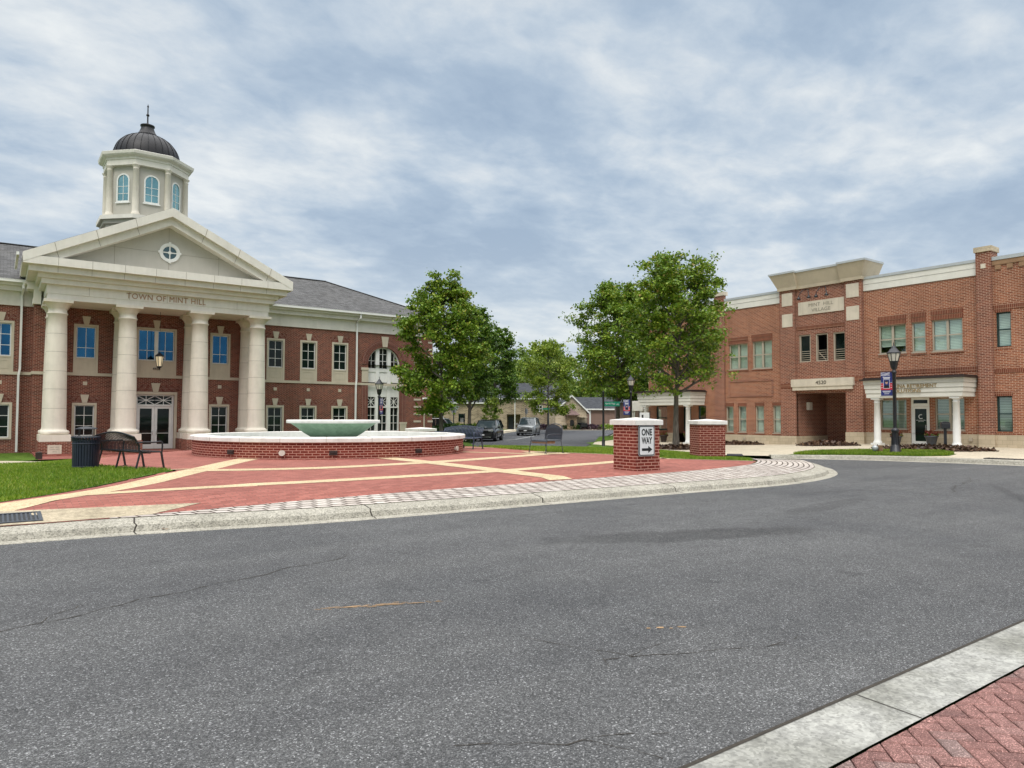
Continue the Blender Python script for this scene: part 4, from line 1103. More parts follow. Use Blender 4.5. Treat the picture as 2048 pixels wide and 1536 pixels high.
    mb = MB(); R0, zb, hh = 2.10, 19.14, 1.86
    prof = [(R0*math.cos(t)**.80, zb+hh*math.sin(t)) for t in [PI/2*i/16*.93 for i in range(17)]]
    mb.lathe([(R0+.03, zb-.06)]+prof, (cx, cy), 48)
    nr = 28
    for k in range(nr):
        a = 2*PI*(k+.5)/nr
        mb.tube([(cx+(r+.012)*math.cos(a), cy+(r+.012)*math.sin(a), z+.008) for r, z in prof], .018, 4, 0, False, False)
    mb.build('dome', 'dome', cu)
    mb = MB(); mb.lathe([(.60, 20.93), (.66, 20.96), (.66, 21.06), (.60, 21.12), (.50, 21.28), (.42, 21.50), (.40, 21.62), (.46, 21.66), (.46, 21.74), (.30, 21.80), (.10, 21.86), (.05, 21.95), (.045, 22.4), (.10, 22.44), (.10, 22.52), (.045, 22.58), (.035, 23.05), (.07, 23.09), (.035, 23.16), (.0, 23.3)], (cx, cy), 16)
    mb.build('finial', 'dome', cu)
    # lantern of the porch hangs on a chain
    ln = thing('hanging_lantern', (7.95, 47.3, 4.5), 'black lantern with lit panes hanging on a chain in the columned porch', 'lantern')
    x, y = 7.95, 47.3
    mb = MB(); mb.tube([(x, y, 7.9), (x, y, 5.42)], .012, 5); mb.build('chain', 'black', ln)
    mb = MB(); mb.lathe([(.02, 5.45), (.06, 5.40), (.22, 5.26), (.25, 5.22), (.25, 5.19)], (x, y), 6, 0, False); mb.lathe([(.15, 4.60), (.15, 4.55), (.05, 4.48), (.02, 4.40)], (x, y), 6, 0, False)
    for k in range(6):
        a = 2*PI*k/6; mb.bar((x+.23*math.cos(a), y+.23*math.sin(a), 5.2), (x+.15*math.cos(a), y+.15*math.sin(a), 4.58), .028)
    mb.build('lantern_frame', 'black', ln)
    mb = MB(); mb.lathe([(.14, 4.6), (.215, 5.18)], (x, y), 6, 0, False); mb.build('lantern_glass', 'glow', ln)
    return T
town_hall()
# ------------------------------------------------------------------ village building (right)
def dh_window(F, parent, u0, u1, z0, z1, pair=False, frame='taupe', blind='blind', mid=.5, blind_z=None, lintel=None, sill=True, depth=.12, lab=None):
    """double-hung window(s) with blinds behind clear glass"""
    mb = MB(); lo, hi = u0, u1
    F.ring(mb, lo, hi, z0, z1, .055, -depth-.04, -depth+.05)
    units = [(lo, (lo+hi)/2), ((lo+hi)/2, hi)] if pair else [(lo, hi)]
    if pair: F.box(mb, (lo+hi)/2-.05, (lo+hi)/2+.05, -depth-.04, -depth+.055, z0+.05, z1-.05)
    zm = lerp(z0, z1, mid)
    for a, b in units: F.box(mb, a+.05, b-.05, -depth-.03, -depth+.03, zm-.028, zm+.028)
    F.box(mb, lo-.03, hi+.03, -depth, .02, z0-.05, z0)
    w = mb.build('window', frame, parent)
    if lab: w['label'] = lab
    p = MB(); F.pane(p, lo+.04, hi-.04, z0+.04, z1-.04, -depth-.01); p.build('pane', 'pane', w)
    bz = z0+.05 if blind_z is None else blind_z
    b = MB()
    for a, c in units: F.pane(b, a+.06, c-.06, bz, z1-.05, -depth-.09)
    b.build('blind', blind, w)
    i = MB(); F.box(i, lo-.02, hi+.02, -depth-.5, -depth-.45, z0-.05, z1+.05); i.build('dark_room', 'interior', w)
    if lintel:
        l = MB()
        for (za, zb, dd, m) in lintel: F.box(l, lo-.03, hi+.03, -.05, dd, za, zb)
        l.build('soldier_lintel', 'soldier_orange', w)
    if sill:
        s = MB(); F.box(s, lo-.05, hi+.05, -.05, .035, z0-.13, z0-.052); s.build('brick_sill', 'soldier_orange', w)
    return w

def small_column(parent, x, y, z0, zt, r):
    mb = MB(); mb.lathe([(r*1.25, z0+.10), (r*1.28, z0+.16), (r*1.1, z0+.2), (r, z0+.25), (r*.98, lerp(z0, zt, .4)), (r*.84, zt-.26), (r*.95, zt-.25), (r*.95, zt-.22), (r*.84, zt-.20), (r*.84, zt-.13), (r*1.15, zt-.08)], (x, y), 20)
    mb.box(x-r*1.45, x+r*1.45, y-r*1.45, y+r*1.45, z0, z0+.10); mb.box(x-r*1.3, x+r*1.3, y-r*1.3, y+r*1.3, zt-.08, zt)
    return mb.build('column', 'white', parent)

def portico(B, F, u0, u1, zb, zt, zf, cols, gold):
    P = thing if False else None
    d = 1.40
    mb = MB()
    n = 4; hh = (zt-zb)/n
    for i in range(n):
        o = .0+.035*i
        F.box(mb, u0-o, u1+o, .002, d+o-.0, zb+i*hh+.012, zb+(i+1)*hh)
        F.box(mb, u0+.03, u1-.03, .002, d-.03, zb+i*hh, zb+i*hh+.012)
    e = mb.build('portico', 'siding', B)
    mb = MB(); F.box(mb, u0-.22, u1+.22, .002, d+.28, zt+.002, zt+.07); F.box(mb, u0-.1, u1+.1, .004, d+.12, zt+.07, zt+.14); mb.build('roof', 'darkroof', e)
    for u in cols: 
        q = F.P(u, d-.25, 0); small_column(e, q[0], q[1], zf, zb, .165)
    return e

def village():
    B = thing('village_building', (37.4, 24, 0), 'two storey orange brick village building with stepped cream cornice over its central bay', 'building')
    F = Facade('x', 37.4); X = 37.4
    # --- walls
    up = [(26.78, 28.15, 4.60, 6.18), (25.08, 26.43, 4.58, 6.24)]
    low = [(27.86, 28.42, .70, 2.30), (26.92, 27.50, .70, 2.30), (25.68, 26.27, .69, 2.31), (24.47, 25.07, .69, 2.32)]
    lf = [(29.62, 30.22, 4.6, 6.1), (30.98, 31.58, 4.6, 6.1), (32.25, 32.85, 4.6, 6.1), (33.6, 34.2, 4.6, 6.1)]
    st = [(29.98, 30.62, .75, 2.36), (33.3, 34.3, .75, 2.36), (31.2, 32.55, 0, 2.3, .9)]
    ru = [(17.36, 18.74, 4.95, 6.42), (16.42, 17.08, 4.92, 6.43), (14.74, 16.12, 4.90, 6.44)]
    rl = [(17.39, 18.73, 1.05, 2.57), (14.72, 16.05, 1.03, 2.58), (16.30, 17.18, .2, 2.62, .12)]
    bw = [(22.53, 23.24, 4.76, 6.34), (21.49, 22.23, 4.76, 6.33), (20.48, 21.19, 4.74, 6.31)]
    mb = MB()
    F.wall(mb, 24.40, 29.2, .54, 8.36, up+low)
    F.wall(mb, 29.2, 35.0, .54, 8.36, lf+st)
    F.wall(mb, 14.05, 19.50, .85, 8.36, ru+rl)
    F.wall(mb, 14.05, 19.50, .1, .85, [(16.30, 17.18, .0, .86, .12)])
    mb.quad((X, 35, -.5), (X+12, 35, -.5), (X+12, 35, 8.6), (X, 35, 8.6)); mb.quad((X+12, 13.4, -.5), (X+12, 35, -.5), (X+12, 35, 8.6), (X+12, 13.4, 8.6))
    mb.build('wall', 'brick_orange', B)
    # recessed panel of the left part
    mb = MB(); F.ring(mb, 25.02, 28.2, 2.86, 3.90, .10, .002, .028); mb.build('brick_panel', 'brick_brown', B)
    # far left pilaster
    mb = MB(); F.box(mb, 28.44, 29.2, -.1, .12, .55, 9.36); mb.build('brick_pilaster', 'brick_brown', B)
    mb = MB(); F.box(mb, 28.36, 29.28, -.2, .2, 9.36, 9.6); mb.build('pilaster_cap', 'stone', B)
    # central bay, darker piers
    mb = MB()
    F.wall(mb, 20.45, 23.42, 3.0, 9.0, bw, .10)
    F.wall(mb, 23.42, 24.40, .55, 9.0, [], .22); F.wall(mb, 19.50, 20.45, .85, 9.0, [], .22)
    for u, a, b in ((23.42, .22, -.0), (24.40, .22, 0.), (19.50, .22, 0.), (20.45, .22, 0.)): mb.quad(F.P(u, a, .5), F.P(u, b, .5), F.P(u, b, 9.0), F.P(u, a, 9.0))
    # entrance recess
    mb.quad(F.P(23.42, .1, .55), F.P(23.42, -3.0, .55), F.P(23.42, -3.0, 3.1), F.P(23.42, .1, 3.1)); mb.quad(F.P(20.45, .1, .2), F.P(20.45, -3.0, .2), F.P(20.45, -3.0, 3.1), F.P(20.45, .1, 3.1))
    mb.quad(F.P(20.45, -3.0, 0), F.P(23.42, -3.0, 0), F.P(23.42, -3.0, 3.1), F.P(20.45, -3.0, 3.1))
    mb.quad(F.P(20.45, .1, 3.02), F.P(23.42, .1, 3.02), F.P(23.42, -3.0, 3.02), F.P(20.45, -3.0, 3.02))
    mb.quad(F.P(24.40, .0, 8.3), F.P(24.40, -1.4, 8.3), F.P(24.40, -1.4, 9.0), F.P(24.40, .0, 9.0)); mb.quad(F.P(19.5, .0, 8.3), F.P(19.5, -1.4, 8.3), F.P(19.5, -1.4, 9.0), F.P(19.5, .0, 9.0))
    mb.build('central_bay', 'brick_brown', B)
    mb = MB(); F.box(mb, 20.46, 23.41, .102, .125, 6.62, 6.84); F.box(mb, 23.45, 24.38, .222, .235, 3.3, 3.55); F.box(mb, 19.52, 20.43, .222, .235, 3.55, 3.85)
    F.box(mb, 14.06, 19.49, .002, .02, 3.84, 4.06); mb.build('soldier_band', 'soldier_orange', B)
    # block base
    mb = MB()
    F.box(mb, 24.40, 30.0, -.2, .03, -.6, .535); F.box(mb, 30.5, 31.2, -.2, .03, -.6, .535); F.box(mb, 32.55, 35.03, -.2, .03, -.6, .535)
    F.box(mb, 23.39, 24.43, -.2, .25, -.6, .545); F.box(mb, 19.47, 20.48, -.2, .25, -.3, .845)
    mb.box(X+.2, X+3.0, 23.36, 23.43, -.3, .545)
    F.box(mb, 17.18, 19.47, -.2, .03, -.3, .845); F.box(mb, 14.05, 16.30, -.2, .03, -.3, .845)
    mb.build('block_base', 'block', B)
    # white parapet band and coping
    mb = MB()
    for a, b in ((24.41, 28.43), (29.21, 35.04), (14.06, 19.49)): F.box(mb, a, b, -.3, .05, 8.37, 8.70); F.box(mb, a, b, -.3, .064, 8.712, 8.98)
    mb.build('parapet', 'siding', B)
    mb = MB()
    for a, b in ((24.41, 28.43), (29.21, 35.06), (14.06, 19.49)): F.box(mb, a, b, -.4, .10, 8.985, 9.12)
    mb.build('coping', 'coping', B)
    mb = MB(); mb.box(X+.4, X+11.9, 13.5, 34.9, 8.2, 8.5); mb.build('flat_roof', 'coping', B)
    # flared cornice of the bay: three stepped pieces
    mb = MB(); cap = MB()
    def flare(u0, u1, d0, d1, z0, z1, e0, e1):
        bot = [(u0, d0), (u1, d0), (u1, -1.3), (u0, -1.3)]; tp = [(u0-e0, d1), (u1+e1, d1), (u1+e1, -1.3), (u0-e0, -1.3)]
        pts = [F.P(u, d, z0) for u, d in bot]+[F.P(u, d, z0+.16) for u, d in [(u0, d0+.02), (u1, d0+.02), (u1, -1.3), (u0, -1.3)]]+[F.P(u, d, z1) for u, d in tp]
        mb.add(pts, [(0, 1, 2, 3)]+[(i, (i+1) % 4, 4+(i+1) % 4, 4+i) for i in range(4)]+[(4+i, 4+(i+1) % 4, 8+(i+1) % 4, 8+i) for i in range(4)]+[(8, 9, 10, 11)])
        F.box(cap, u0-e0-.03, u1+e1+.03, -1.32, d1+.04, z1+.002, z1+.11)
    flare(20.52, 23.3, .30, .62, 9.0, 9.93, -.12, .12) if False else None
    flare(20.62, 23.22, .20, .46, 9.001, 9.90, 0, 0)
    flare(23.22, 24.46, .34, .66, 9.0, 9.92, .0, .34); flare(19.42, 20.62, .34, .66, 9.0, 9.92, .34, .0)
    mb.build('flared_cornice', 'cream', B); cap.build('coping', 'coping', B)
    # stone squares and name panel
    mb = MB()
    for u0, u1 in ((23.56, 24.23), (19.64, 20.34)):
        for z0, z1 in ((8.10, 8.84), (6.87, 7.62)): F.box(mb, u0, u1, .2, .245, z0, z1)
    mb.build('square_stone', 'stone', B)
    mb = MB(); F.box(mb, 20.51, 23.24, .09, .15, 7.48, 8.21); pn = mb.build('name_panel', 'stone', B)
    mb = MB(); F.box(mb, 20.80, 20.806, .15, .152, 7.49, 8.2); F.box(mb, 22.95, 22.956, .15, .152, 7.49, 8.2); mb.build('joint', 'engraved', pn)
    for tx, z, ww in (('MINT  HILL', 7.99, 1.46), ('VILLAGE', 7.69, 1.12)):
        text_mb(tx, ww, .19, lambda u, v, d, z=z: F.P(21.86-u, .15+d, z+v), .006).build('lettering', 'engraved', pn)
    # gooseneck lights
    for u in (22.60, 21.55):
        mb = MB()
        for s, dr in ((.28, .55), (-.38, .62)):
            mb.tube([F.P(u, .12, 8.78), F.P(u, .25, 8.92), F.P(u+s*.5, .5, 8.84), F.P(u+s*.9, dr+.1, 8.60), F.P(u+s, dr+.12, 8.46)], .022, 6)
            q = F.P(u+s, dr+.12, 8.3); mb.lathe([(.04, 8.46), (.05, 8.42), (.10, 8.36), (.11, 8.30), (0, 8.29)], (q[0], q[1]), 12)
        mb.build('gooseneck_light', 'black', B)
    # bay windows: dark openings with railing lines
    for i, (a, b, c, e) in enumerate(bw):
        mb = MB(); F.ring(mb, a, b, c, e, .07, -.10, .06); w = mb.build('window', 'taupe', B)
        if i != 1:
            p = MB(); F.pane(p, a+.06, b-.06, c+.06, e-.06, -.05); p.build('pane', 'glass_dark', w)
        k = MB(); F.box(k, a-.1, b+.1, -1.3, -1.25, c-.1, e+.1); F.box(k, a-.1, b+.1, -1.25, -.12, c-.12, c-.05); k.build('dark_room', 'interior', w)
        r = MB()
        for j in range(5): F.box(r, a+.05, b-.05, -.045, -.02, c+.14+j*.12, c+.165+j*.12)
        if i == 1: r.bar(F.P(a+.2, -.02, c+.1), F.P(b-.1, -.02, c+.55), .03)
        r.build('railing', 'taupe', w)
    # lintel with the number
    mb = MB(); F.box(mb, 19.95, 23.62, .0, .38, 3.36, 3.79); F.box(mb, 20.02, 23.55, .0, .34, 3.16, 3.358); li = mb.build('lintel', 'stone', B)
    text_mb('4520', .62, .20, lambda u, v, d: F.P(21.78-u, .38+d, 3.57+v), .015).build('house_number', 'letterdark', li)
    mb = MB(); q = F.P(23.42, -1.0, 2.25); mb.box(q[0]-.15, q[0]+.15, 23.22, 23.41, 2.05, 2.5); mb.build('wall_lamp', 'lampglass', B)
    mb = MB(); F.box(mb, 20.7, 21.7, -2.99, -2.9, 1.05, 1.75); F.box(mb, 20.65, 21.75, -2.995, -2.97, 1.0, 1.8); mbx = mb.build('mailbox_panel', 'taupe', B)
    # windows
    for a, b, c, e in up: dh_window(F, B, a, b, c, e, True, lintel=((e+.004, e+.21, .02, 0), (e+.214, e+.43, .035, 0)), mid=.5)
    for k, (a, b, c, e) in enumerate(low): dh_window(F, B, a, b, c, e, lintel=((e+.004, e+.21, .02, 0),), blind='blind_dark' if k == 0 else 'blind')
    for a, b, c, e in lf: dh_window(F, B, a, b, c, e, frame='greenframe', lintel=((e+.004, e+.21, .02, 0),))
    for k, (a, b, c, e) in enumerate(ru): dh_window(F, B, a, b, c, e, k != 1, lintel=((e+.004, e+.25, .02, 0), (e+.254, e+.50, .035, 0)), blind_z=c+.35 if k == 0 else None)
    for a, b, c, e in rl[:2]: dh_window(F, B, a, b, c, e, True, blind='blind_dark')
    for a, b, c, e in st[:2]: dh_window(F, B, a, b, c, e, frame='greenframe', blind='blind_dark')
    # shop door
    mb = MB(); F.ring(mb, 16.30, 17.18, .26, 2.24, .07, -.12, -.02, 0, False); F.ring(mb, 16.30, 17.18, 2.24, 2.62, .1, -.12, -.03)
    F.ring(mb, 16.37, 17.11, .28, 2.16, .09, -.10, -.05); F.box(mb, 16.46, 17.02, -.10, -.05, .37, .45); dr = mb.build('shop_door', 'white', B)
    p = MB(); F.pane(p, 16.42, 17.06, .4, 2.1, -.08); F.pane(p, 16.38, 17.1, 2.3, 2.56, -.09); p.build('pane', 'glass_dark', dr)
    p = MB()
    for i in range(9):
        t0, t1 = R(60+i*28), R(60+(i+1)*28)
        p.prism([(16.74-r*math.cos(t), 1.68+r*math.sin(t)) for r, t in ((.085, t0), (.12, t0), (.12, t1), (.085, t1))], lambda u, z, d: F.P(u, d, z), -.079, -.075)
    p.build('door_logo', 'signwhite', dr)
    for tx, z, ww in (('CAROLINA RETIREMENT', 1.50, .50), ('SOLUTIONS', 1.44, .26)): text_mb(tx, ww, .042, lambda u, v, d, z=z: F.P(16.74-u, -.079+d, z+v), .002).build('door_lettering', 'signwhite', dr)
    p = MB(); p.tube([F.P(16.48, -.05, .95), F.P(16.48, .02, .97), F.P(16.48, .02, 1.25), F.P(16.48, -.05, 1.27)], .014, 6); p.build('handle', 'chrome', dr)
    # porticos
    e1 = portico(B, F, 14.25, 18.72, 2.62, 3.50, .24, (14.62, 18.30), True)
    for tx, z, ww, uc in (('CAROLINA RETIREMENT', 3.17, 2.62, 16.62), ('SOLUTIONS', 2.945, 1.36, 16.72)):
        text_mb(tx, ww, .175, lambda u, v, d, z=z, uc=uc: F.P(uc-u, 1.475+d, z+v), .03).build('lettering', 'gold', e1)
    e2 = portico(B, F, 30.1, 34.6, 2.40, 3.24, -.12, (30.5, 34.2), False)
    # green recessed shop door on the left
    mb = MB(); F.box(mb, 31.2, 32.55, -.92, -.86, -.1, 2.3); g = mb.build('shop_door', 'greenframe', B)
    p = MB(); F.pane(p, 31.5, 32.25, .3, 1.9, -.855); p.build('pane', 'glass_dark', g)
    # wall vents low on the base
    for u, z in ((27.0, .30), (14.45, .60)):
        mb = MB(); F.box(mb, u-.07, u+.07, .03, .12, z-.08, z+.08); mb.build('wall_outlet', 'taupe', B)
    return B
village()

def corner_building():
    B = thing('corner_building', (37.4, 9, 0), 'brick building at the right edge with brown corbelled cornice and dark framed windows', 'building')
    F = Facade('x', 37.4)
    ws = [(12.72, 13.32, 4.90, 6.50), (12.74, 13.38, 1.0, 2.63), (10.2, 10.85, 4.90, 6.50), (10.2, 10.85, 1.0, 2.63)]
    mb = MB(); F.wall(mb, 2.0, 13.42, .85, 8.94, ws, .03); mb.quad((37.4, 13.42, 0), (49, 13.42, 0), (49, 13.42, 8.9), (37.4, 13.42, 8.9)); mb.build('wall', 'brick_orange', B)
    mb = MB(); F.box(mb, 13.42, 14.05, -.6, .20, .85, 9.40); mb.build('brick_pilaster', 'brick_brown', B)
    mb = MB(); F.box(mb, 13.36, 14.11, -.66, .26, 9.40, 9.64); mb.build('pilaster_cap', 'block', B)
    mb = MB(); F.box(mb, 13.63, 13.83, .19, .222, 8.62, 8.83); mb.build('square_stone', 'stone', B)
    mb = MB(); F.box(mb, 2, 14.07, -.2, .06, -.3, .845); F.box(mb, 13.40, 14.07, -.2, .23, -.3, .846); mb.build('block_base', 'block', B)
    mb = MB(); F.box(mb, 2, 13.41, -.2, .09, 8.72, 8.93)
    for i in range(24): u = 13.30-i*.48; F.box(mb, u-.24, u, -.1, .075, 8.50, 8.718)
    mb.build('corbel_cornice', 'corbel', B)
    mb = MB(); F.box(mb, 2, 13.41, -.3, .12, 8.935, 9.10); mb.build('coping', 'coping', B)
    mb = MB(); F.box(mb, 2, 13.40, .032, .055, 3.70, 3.87); F.box(mb, 2, 13.40, .032, .055, 6.62, 6.84); mb.build('soldier_band', 'soldier_orange', B)
    for a, b, c, e in ws: dh_window(F, B, a, b, c, e, frame='greenframe', blind='blind' if c > 3 else 'blind_dark', lintel=((e+.004, e+.11, .05, 0),) if c > 3 else ((e+.004, e+.2, .055, 0),))
    mb = MB(); mb.box(39.5, 42, 9.5, 12.2, 8.8, 9.55); mb.build('rooftop_unit', 'coping', B)
    mb = MB(); mb.box(37.7, 48.9, 2, 13.3, 8.4, 8.7); mb.build('flat_roof', 'coping', B)
corner_building()
# ------------------------------------------------------------------ fountain and brick pillars
def fountain():
    z0 = .30
    T = thing('fountain', (FX, FY, z0), 'round brick fountain basin with white stone rim around a wide green bowl', 'fountain')
    arc = lambda v: (math.atan2(v[1]-FY, v[0]-FX)*FR, v[2])
    mb = MB(); mb.lathe([(FR, z0-.1), (FR, .83)], (FX, FY), 120, 0, True, cap=False)
    # keep the brick seam behind: start the angle at the far side
    o = MB(); n = 120; pts = []; uv = []
    for k in range(n+1):
        a = PI/2+2*PI*k/n
        for z in (z0-.1, .83): pts.append((FX+FR*math.cos(a), FY+FR*math.sin(a), z)); uv.append((k/n*2*PI*FR, z-.05))
    o.add(pts, [(2*k, 2*k+2, 2*k+3, 2*k+1) for k in range(n)], 0, uv, True); o.build('basin_wall', 'brick_plaza', T)
    mb = MB(); mb.lathe([(FR-.38, .84), (FR+.03, .828), (FR+.07, .84), (FR+.07, .95), (FR+.05, .975), (FR-.40, .99), (FR-.44, .97), (FR-.44, .40)], (FX, FY), 120, 0, False, cap=False)
    rim = mb.build('rim', 'cap', T)
    mb = MB()
    for k in range(22):
        a = 2*PI*k/22; mb.bar((FX+(FR-.43)*math.cos(a), FY+(FR-.43)*math.sin(a), .993), (FX+(FR+.06)*math.cos(a), FY+(FR+.06)*math.sin(a), .979), .010, .006); mb.bar((FX+(FR+.070)*math.cos(a), FY+(FR+.070)*math.sin(a), .96), (FX+(FR+.070)*math.cos(a), FY+(FR+.070)*math.sin(a), .835), .010, .006)
    mb.build('rim_joint', 'engraved', rim)
    mb = MB(); mb.add([(FX+(FR-.43)*math.cos(2*PI*k/60), FY+(FR-.43)*math.sin(2*PI*k/60), .74) for k in range(60)], (tuple(range(60)),)); mb.build('water', 'water', T)
    mb = MB(); mb.lathe([(.46, .4), (.46, .86), (.62, .88)], (FX, FY), 32); mb.build('pedestal', 'bowl', T)
    mb = MB()
    mb.lathe([(.0, .80), (.62, .815), (.80, .86), (1.06, 1.02), (1.34, 1.24), (1.52, 1.36), (1.53, 1.38)], (FX, FY), 72); bw = mb.build('bowl', 'bowl', T)
    mb = MB(); mb.lathe([(1.50, 1.37), (1.66, 1.372), (1.67, 1.385), (1.67, 1.475), (1.655, 1.49), (1.46, 1.49), (1.30, 1.36), (.6, 1.12), (0, 1.10)], (FX, FY), 72); mb.build('bowl_rim', 'cap', bw)
    mb = MB(); mb.tube([(FX, FY, 1.1), (FX, FY, 1.54)], .03, 8); mb.build('nozzle', 'black', T)
    def on(px_ang, kind):
        a = px_ang; c, s = math.cos(a), math.sin(a); p = Vector((FX+(FR+.02)*c, FY+(FR+.02)*s, .52))
        m = MB()
        if kind == 'round':
            m.obox(p, (.03*c, .03*s, 0), (-.05*s, .05*c, 0), (0, 0, .045)); q = p+Vector((c, s, 0))*.05
            pts = [q+Vector((-s, c, 0))*.10*math.cos(t)+Vector((0, 0, 1))*.085*math.sin(t) for t in [2*PI*i/16 for i in range(16)]]
            pts2 = [v+Vector((c, s, 0))*.03 for v in pts]; m.add(pts+pts2, [tuple(range(16, 32))]+[(i, (i+1) % 16, 16+(i+1) % 16, 16+i) for i in range(16)])
            m.build('spot_light', 'lampglass', T)
        else:
            m.obox(p, (.025*c, .025*s, 0), (-.12*s, .12*c, 0), (0, 0, .065)); m.obox(p+Vector((c*.03, s*.03, 0)), (.012*c, .012*s, 0), (-.09*s, .09*c, 0), (0, 0, .012)); m.build('drain_plate', 'darkroof', T)
    for a, k in ((R(-152), 'plate'), (R(-130), 'round'), (R(-112), 'plate'), (R(-78), 'plate'), (R(-52), 'round'), (R(-64), 'plate') if False else (R(-30), 'plate')): on(a, k)
fountain()

def pillar(x, y, z, rz, h, label, w=.80, cap=.93):
    T = local(thing('brick_pillar', (x, y, z), label, 'pillar', 'brick pillars of the plaza', rz))
    mb = MB(); a = w/2
    pts = []; uvs = []; s = 0
    cs = [(-a, -a), (a, -a), (a, a), (-a, a), (-a, -a)]
    for i, (u, v) in enumerate(cs):
        for zz in (-.25, h): pts.append((u, v, zz)); uvs.append((i*w+.06, zz+.005))
    mb.add(pts, [(2*i, 2*i+2, 2*i+3, 2*i+1) for i in range(4)], 0, uvs); mb.build('shaft', 'brick_plaza', T)
    c = cap/2; mb = MB(); g = .012
    P = [(-c, -c), (c, -c), (c, c), (-c, c)]; q = lambda k, zz, s: [(u*s, v*s, zz) for u, v in P]
    mb.add(q(0, h, 1)+q(0, h+.115, 1)+q(0, h+.125, .975)+[(0, 0, h+.185)], [(3, 2, 1, 0)]+[(4*j+i, 4*j+(i+1) % 4, 4*j+4+(i+1) % 4, 4*j+4+i) for j in range(2) for i in range(4)]+[(8+i, 8+(i+1) % 4, 12) for i in range(4)])
    mb.build('cap', 'cap', T)
    return T
# front pillar with the one-way sign: near corner points at the camera
pillar(12.93, 12.52, .30, R(-3), 1.14, 'brick pillar with a white cap that carries the one way sign')
pillar(20.26, 16.20, .34, R(-31), 1.04, 'brick pillar in the grass strip right of the one way sign', .94, 1.06)
pillar(17.2, 31.4, -.35, R(10), 1.24, 'brick pillar mostly hidden behind the fountain, only its cap showing', .95, 1.12)

def one_way():
    T = local(thing('one_way_sign', (12.93, 12.10, .30), 'white one way sign with black arrow on the front brick pillar', 'sign', None, R(-3)))
    F = lambda u, z, d: (u, -d, z)
    def rrect(mb, u0, u1, z0, z1, r, d0, d1):
        pts = []
        for cx, cz, a0 in ((u1-r, z1-r, 0), (u0+r, z1-r, 90), (u0+r, z0+r, 180), (u1-r, z0+r, 270)):
            for k in range(5): a = R(a0+22.5*k); pts.append((cx+r*math.cos(a), cz+r*math.sin(a)))
        mb.prism(pts, F, d0, d1)
    u0, u1, z0, z1 = -.335, .165, .40, 1.115
    mb = MB(); rrect(mb, u0-.015, u1+.015, z0-.015, z1+.015, .05, .0, .014); mb.build('backing_plate', 'signback', T)
    mb = MB(); rrect(mb, u0+.004, u1-.004, z0+.004, z1-.004, .045, .0145, .018); b = mb.build('border', 'signblack', T)
    mb = MB(); rrect(mb, u0+.02, u1-.02, z0+.02, z1-.02, .035, .0185, .0205); mb.build('panel', 'signwhite', T)
    uc = (u0+u1)/2
    for tx, z in (('ONE', .965), ('WAY', .765)):
        text_mb(tx, .345, .165, lambda u, v, d, z=z: F(uc+u, z+v, .0207+d), .003, bold=.03).build('lettering', 'signblack', T)
    mb = MB(); za = .545
    mb.prism([(uc-.165, za-.032), (uc+.045, za-.032), (uc+.045, za-.085), (uc+.175, za), (uc+.045, za+.085), (uc+.045, za+.032), (uc-.165, za+.032)], F, .0206, .0236); mb.build('arrow', 'signblack', T)
one_way()

# ------------------------------------------------------------------ benches, chair, litter bin
def bench(loc, rz, mat, label, L=1.86):
    """length along local x, sitter faces +y, back at y=0"""
    T = local(thing('park_bench', loc, label, 'bench', 'slatted metal benches round the fountain', rz))
    h = L/2
    top = lambda x: .80+.105*math.cos(PI*x/L)**1.0 if abs(x) < h else .80
    n = 27
    mb = MB()
    bk = lambda x, t: (x, -.02-.14*t+.06*math.sin(PI*t), lerp(.44, top(x), t))
    for i in range(n):
        x = -h+.06+(L-.12)*i/(n-1)
        for a, b in ((0, .35), (.35, .7), (.7, 1)): mb.bar(bk(x, a), bk(x, b), .034, .008, up=(0, 1, 0))
    mb.tube([bk(-h+L*i/24, 1) for i in range(25)], .019, 8); mb.tube([bk(-h, 0), bk(h, 0)], .018, 8)
    for s in (-h, h): mb.tube([bk(s, 0), bk(s, .4), bk(s, 1)], .02, 8)
    mb.build('backrest', mat, T)
    mb = MB()
    se = lambda x, t: (x, .02+.50*t, .435+.012*math.cos(PI*t)-.03*max(0, t-.8)*5*(t-.8))
    for i in range(n):
        x = -h+.06+(L-.12)*i/(n-1)
        for a, b in ((0, .5), (.5, .85), (.85, 1)): mb.bar(se(x, a), se(x, b), .036, .008)
    mb.tube([se(-h, 1), se(h, 1)], .02, 8); mb.tube([se(-h, 0), se(h, 0)], .02, 8); mb.tube([(-h, .25, .40), (h, .25, .40)], .018, 6)
    for s in (-h, h): mb.bar(se(s, 0), se(s, 1), .04, .02)
    mb.build('seat', mat, T)
    for s in (-h, h):
        mb = MB(); mb.tube([(s, -.10, .66), (s, .10, .665), (s, .34, .66), (s, .50, .67), (s, .545, .64), (s, .55, .55), (s, .54, .42)], .02, 8); mb.build('armrest', mat, T)
    for s in (-h, 0, h):
        for y0, y1 in ((.52, .60), (.0, -.10)):
            mb = MB(); mb.bar((s, y0, .43), (s, y1, .01), .042, .03); mb.box(s-.03, s+.03, y1-.05, y1+.05, -.015, .012); mb.build('leg', mat, T)
    return T
b1 = Vector((2.83-2.2, 19.15-20.9))
bench((2.53, 20.02, H(2.53, 20.02)), math.atan2(-1.75, .63), 'black', 'black slatted metal bench seen from behind beside the litter bin', 1.84)
bench((15.42, 24.7, H(15.42, 24.7)), math.atan2(1.78, -.75), 'steel', 'dark blue grey slatted bench behind the fountain, before the black car', 1.92)

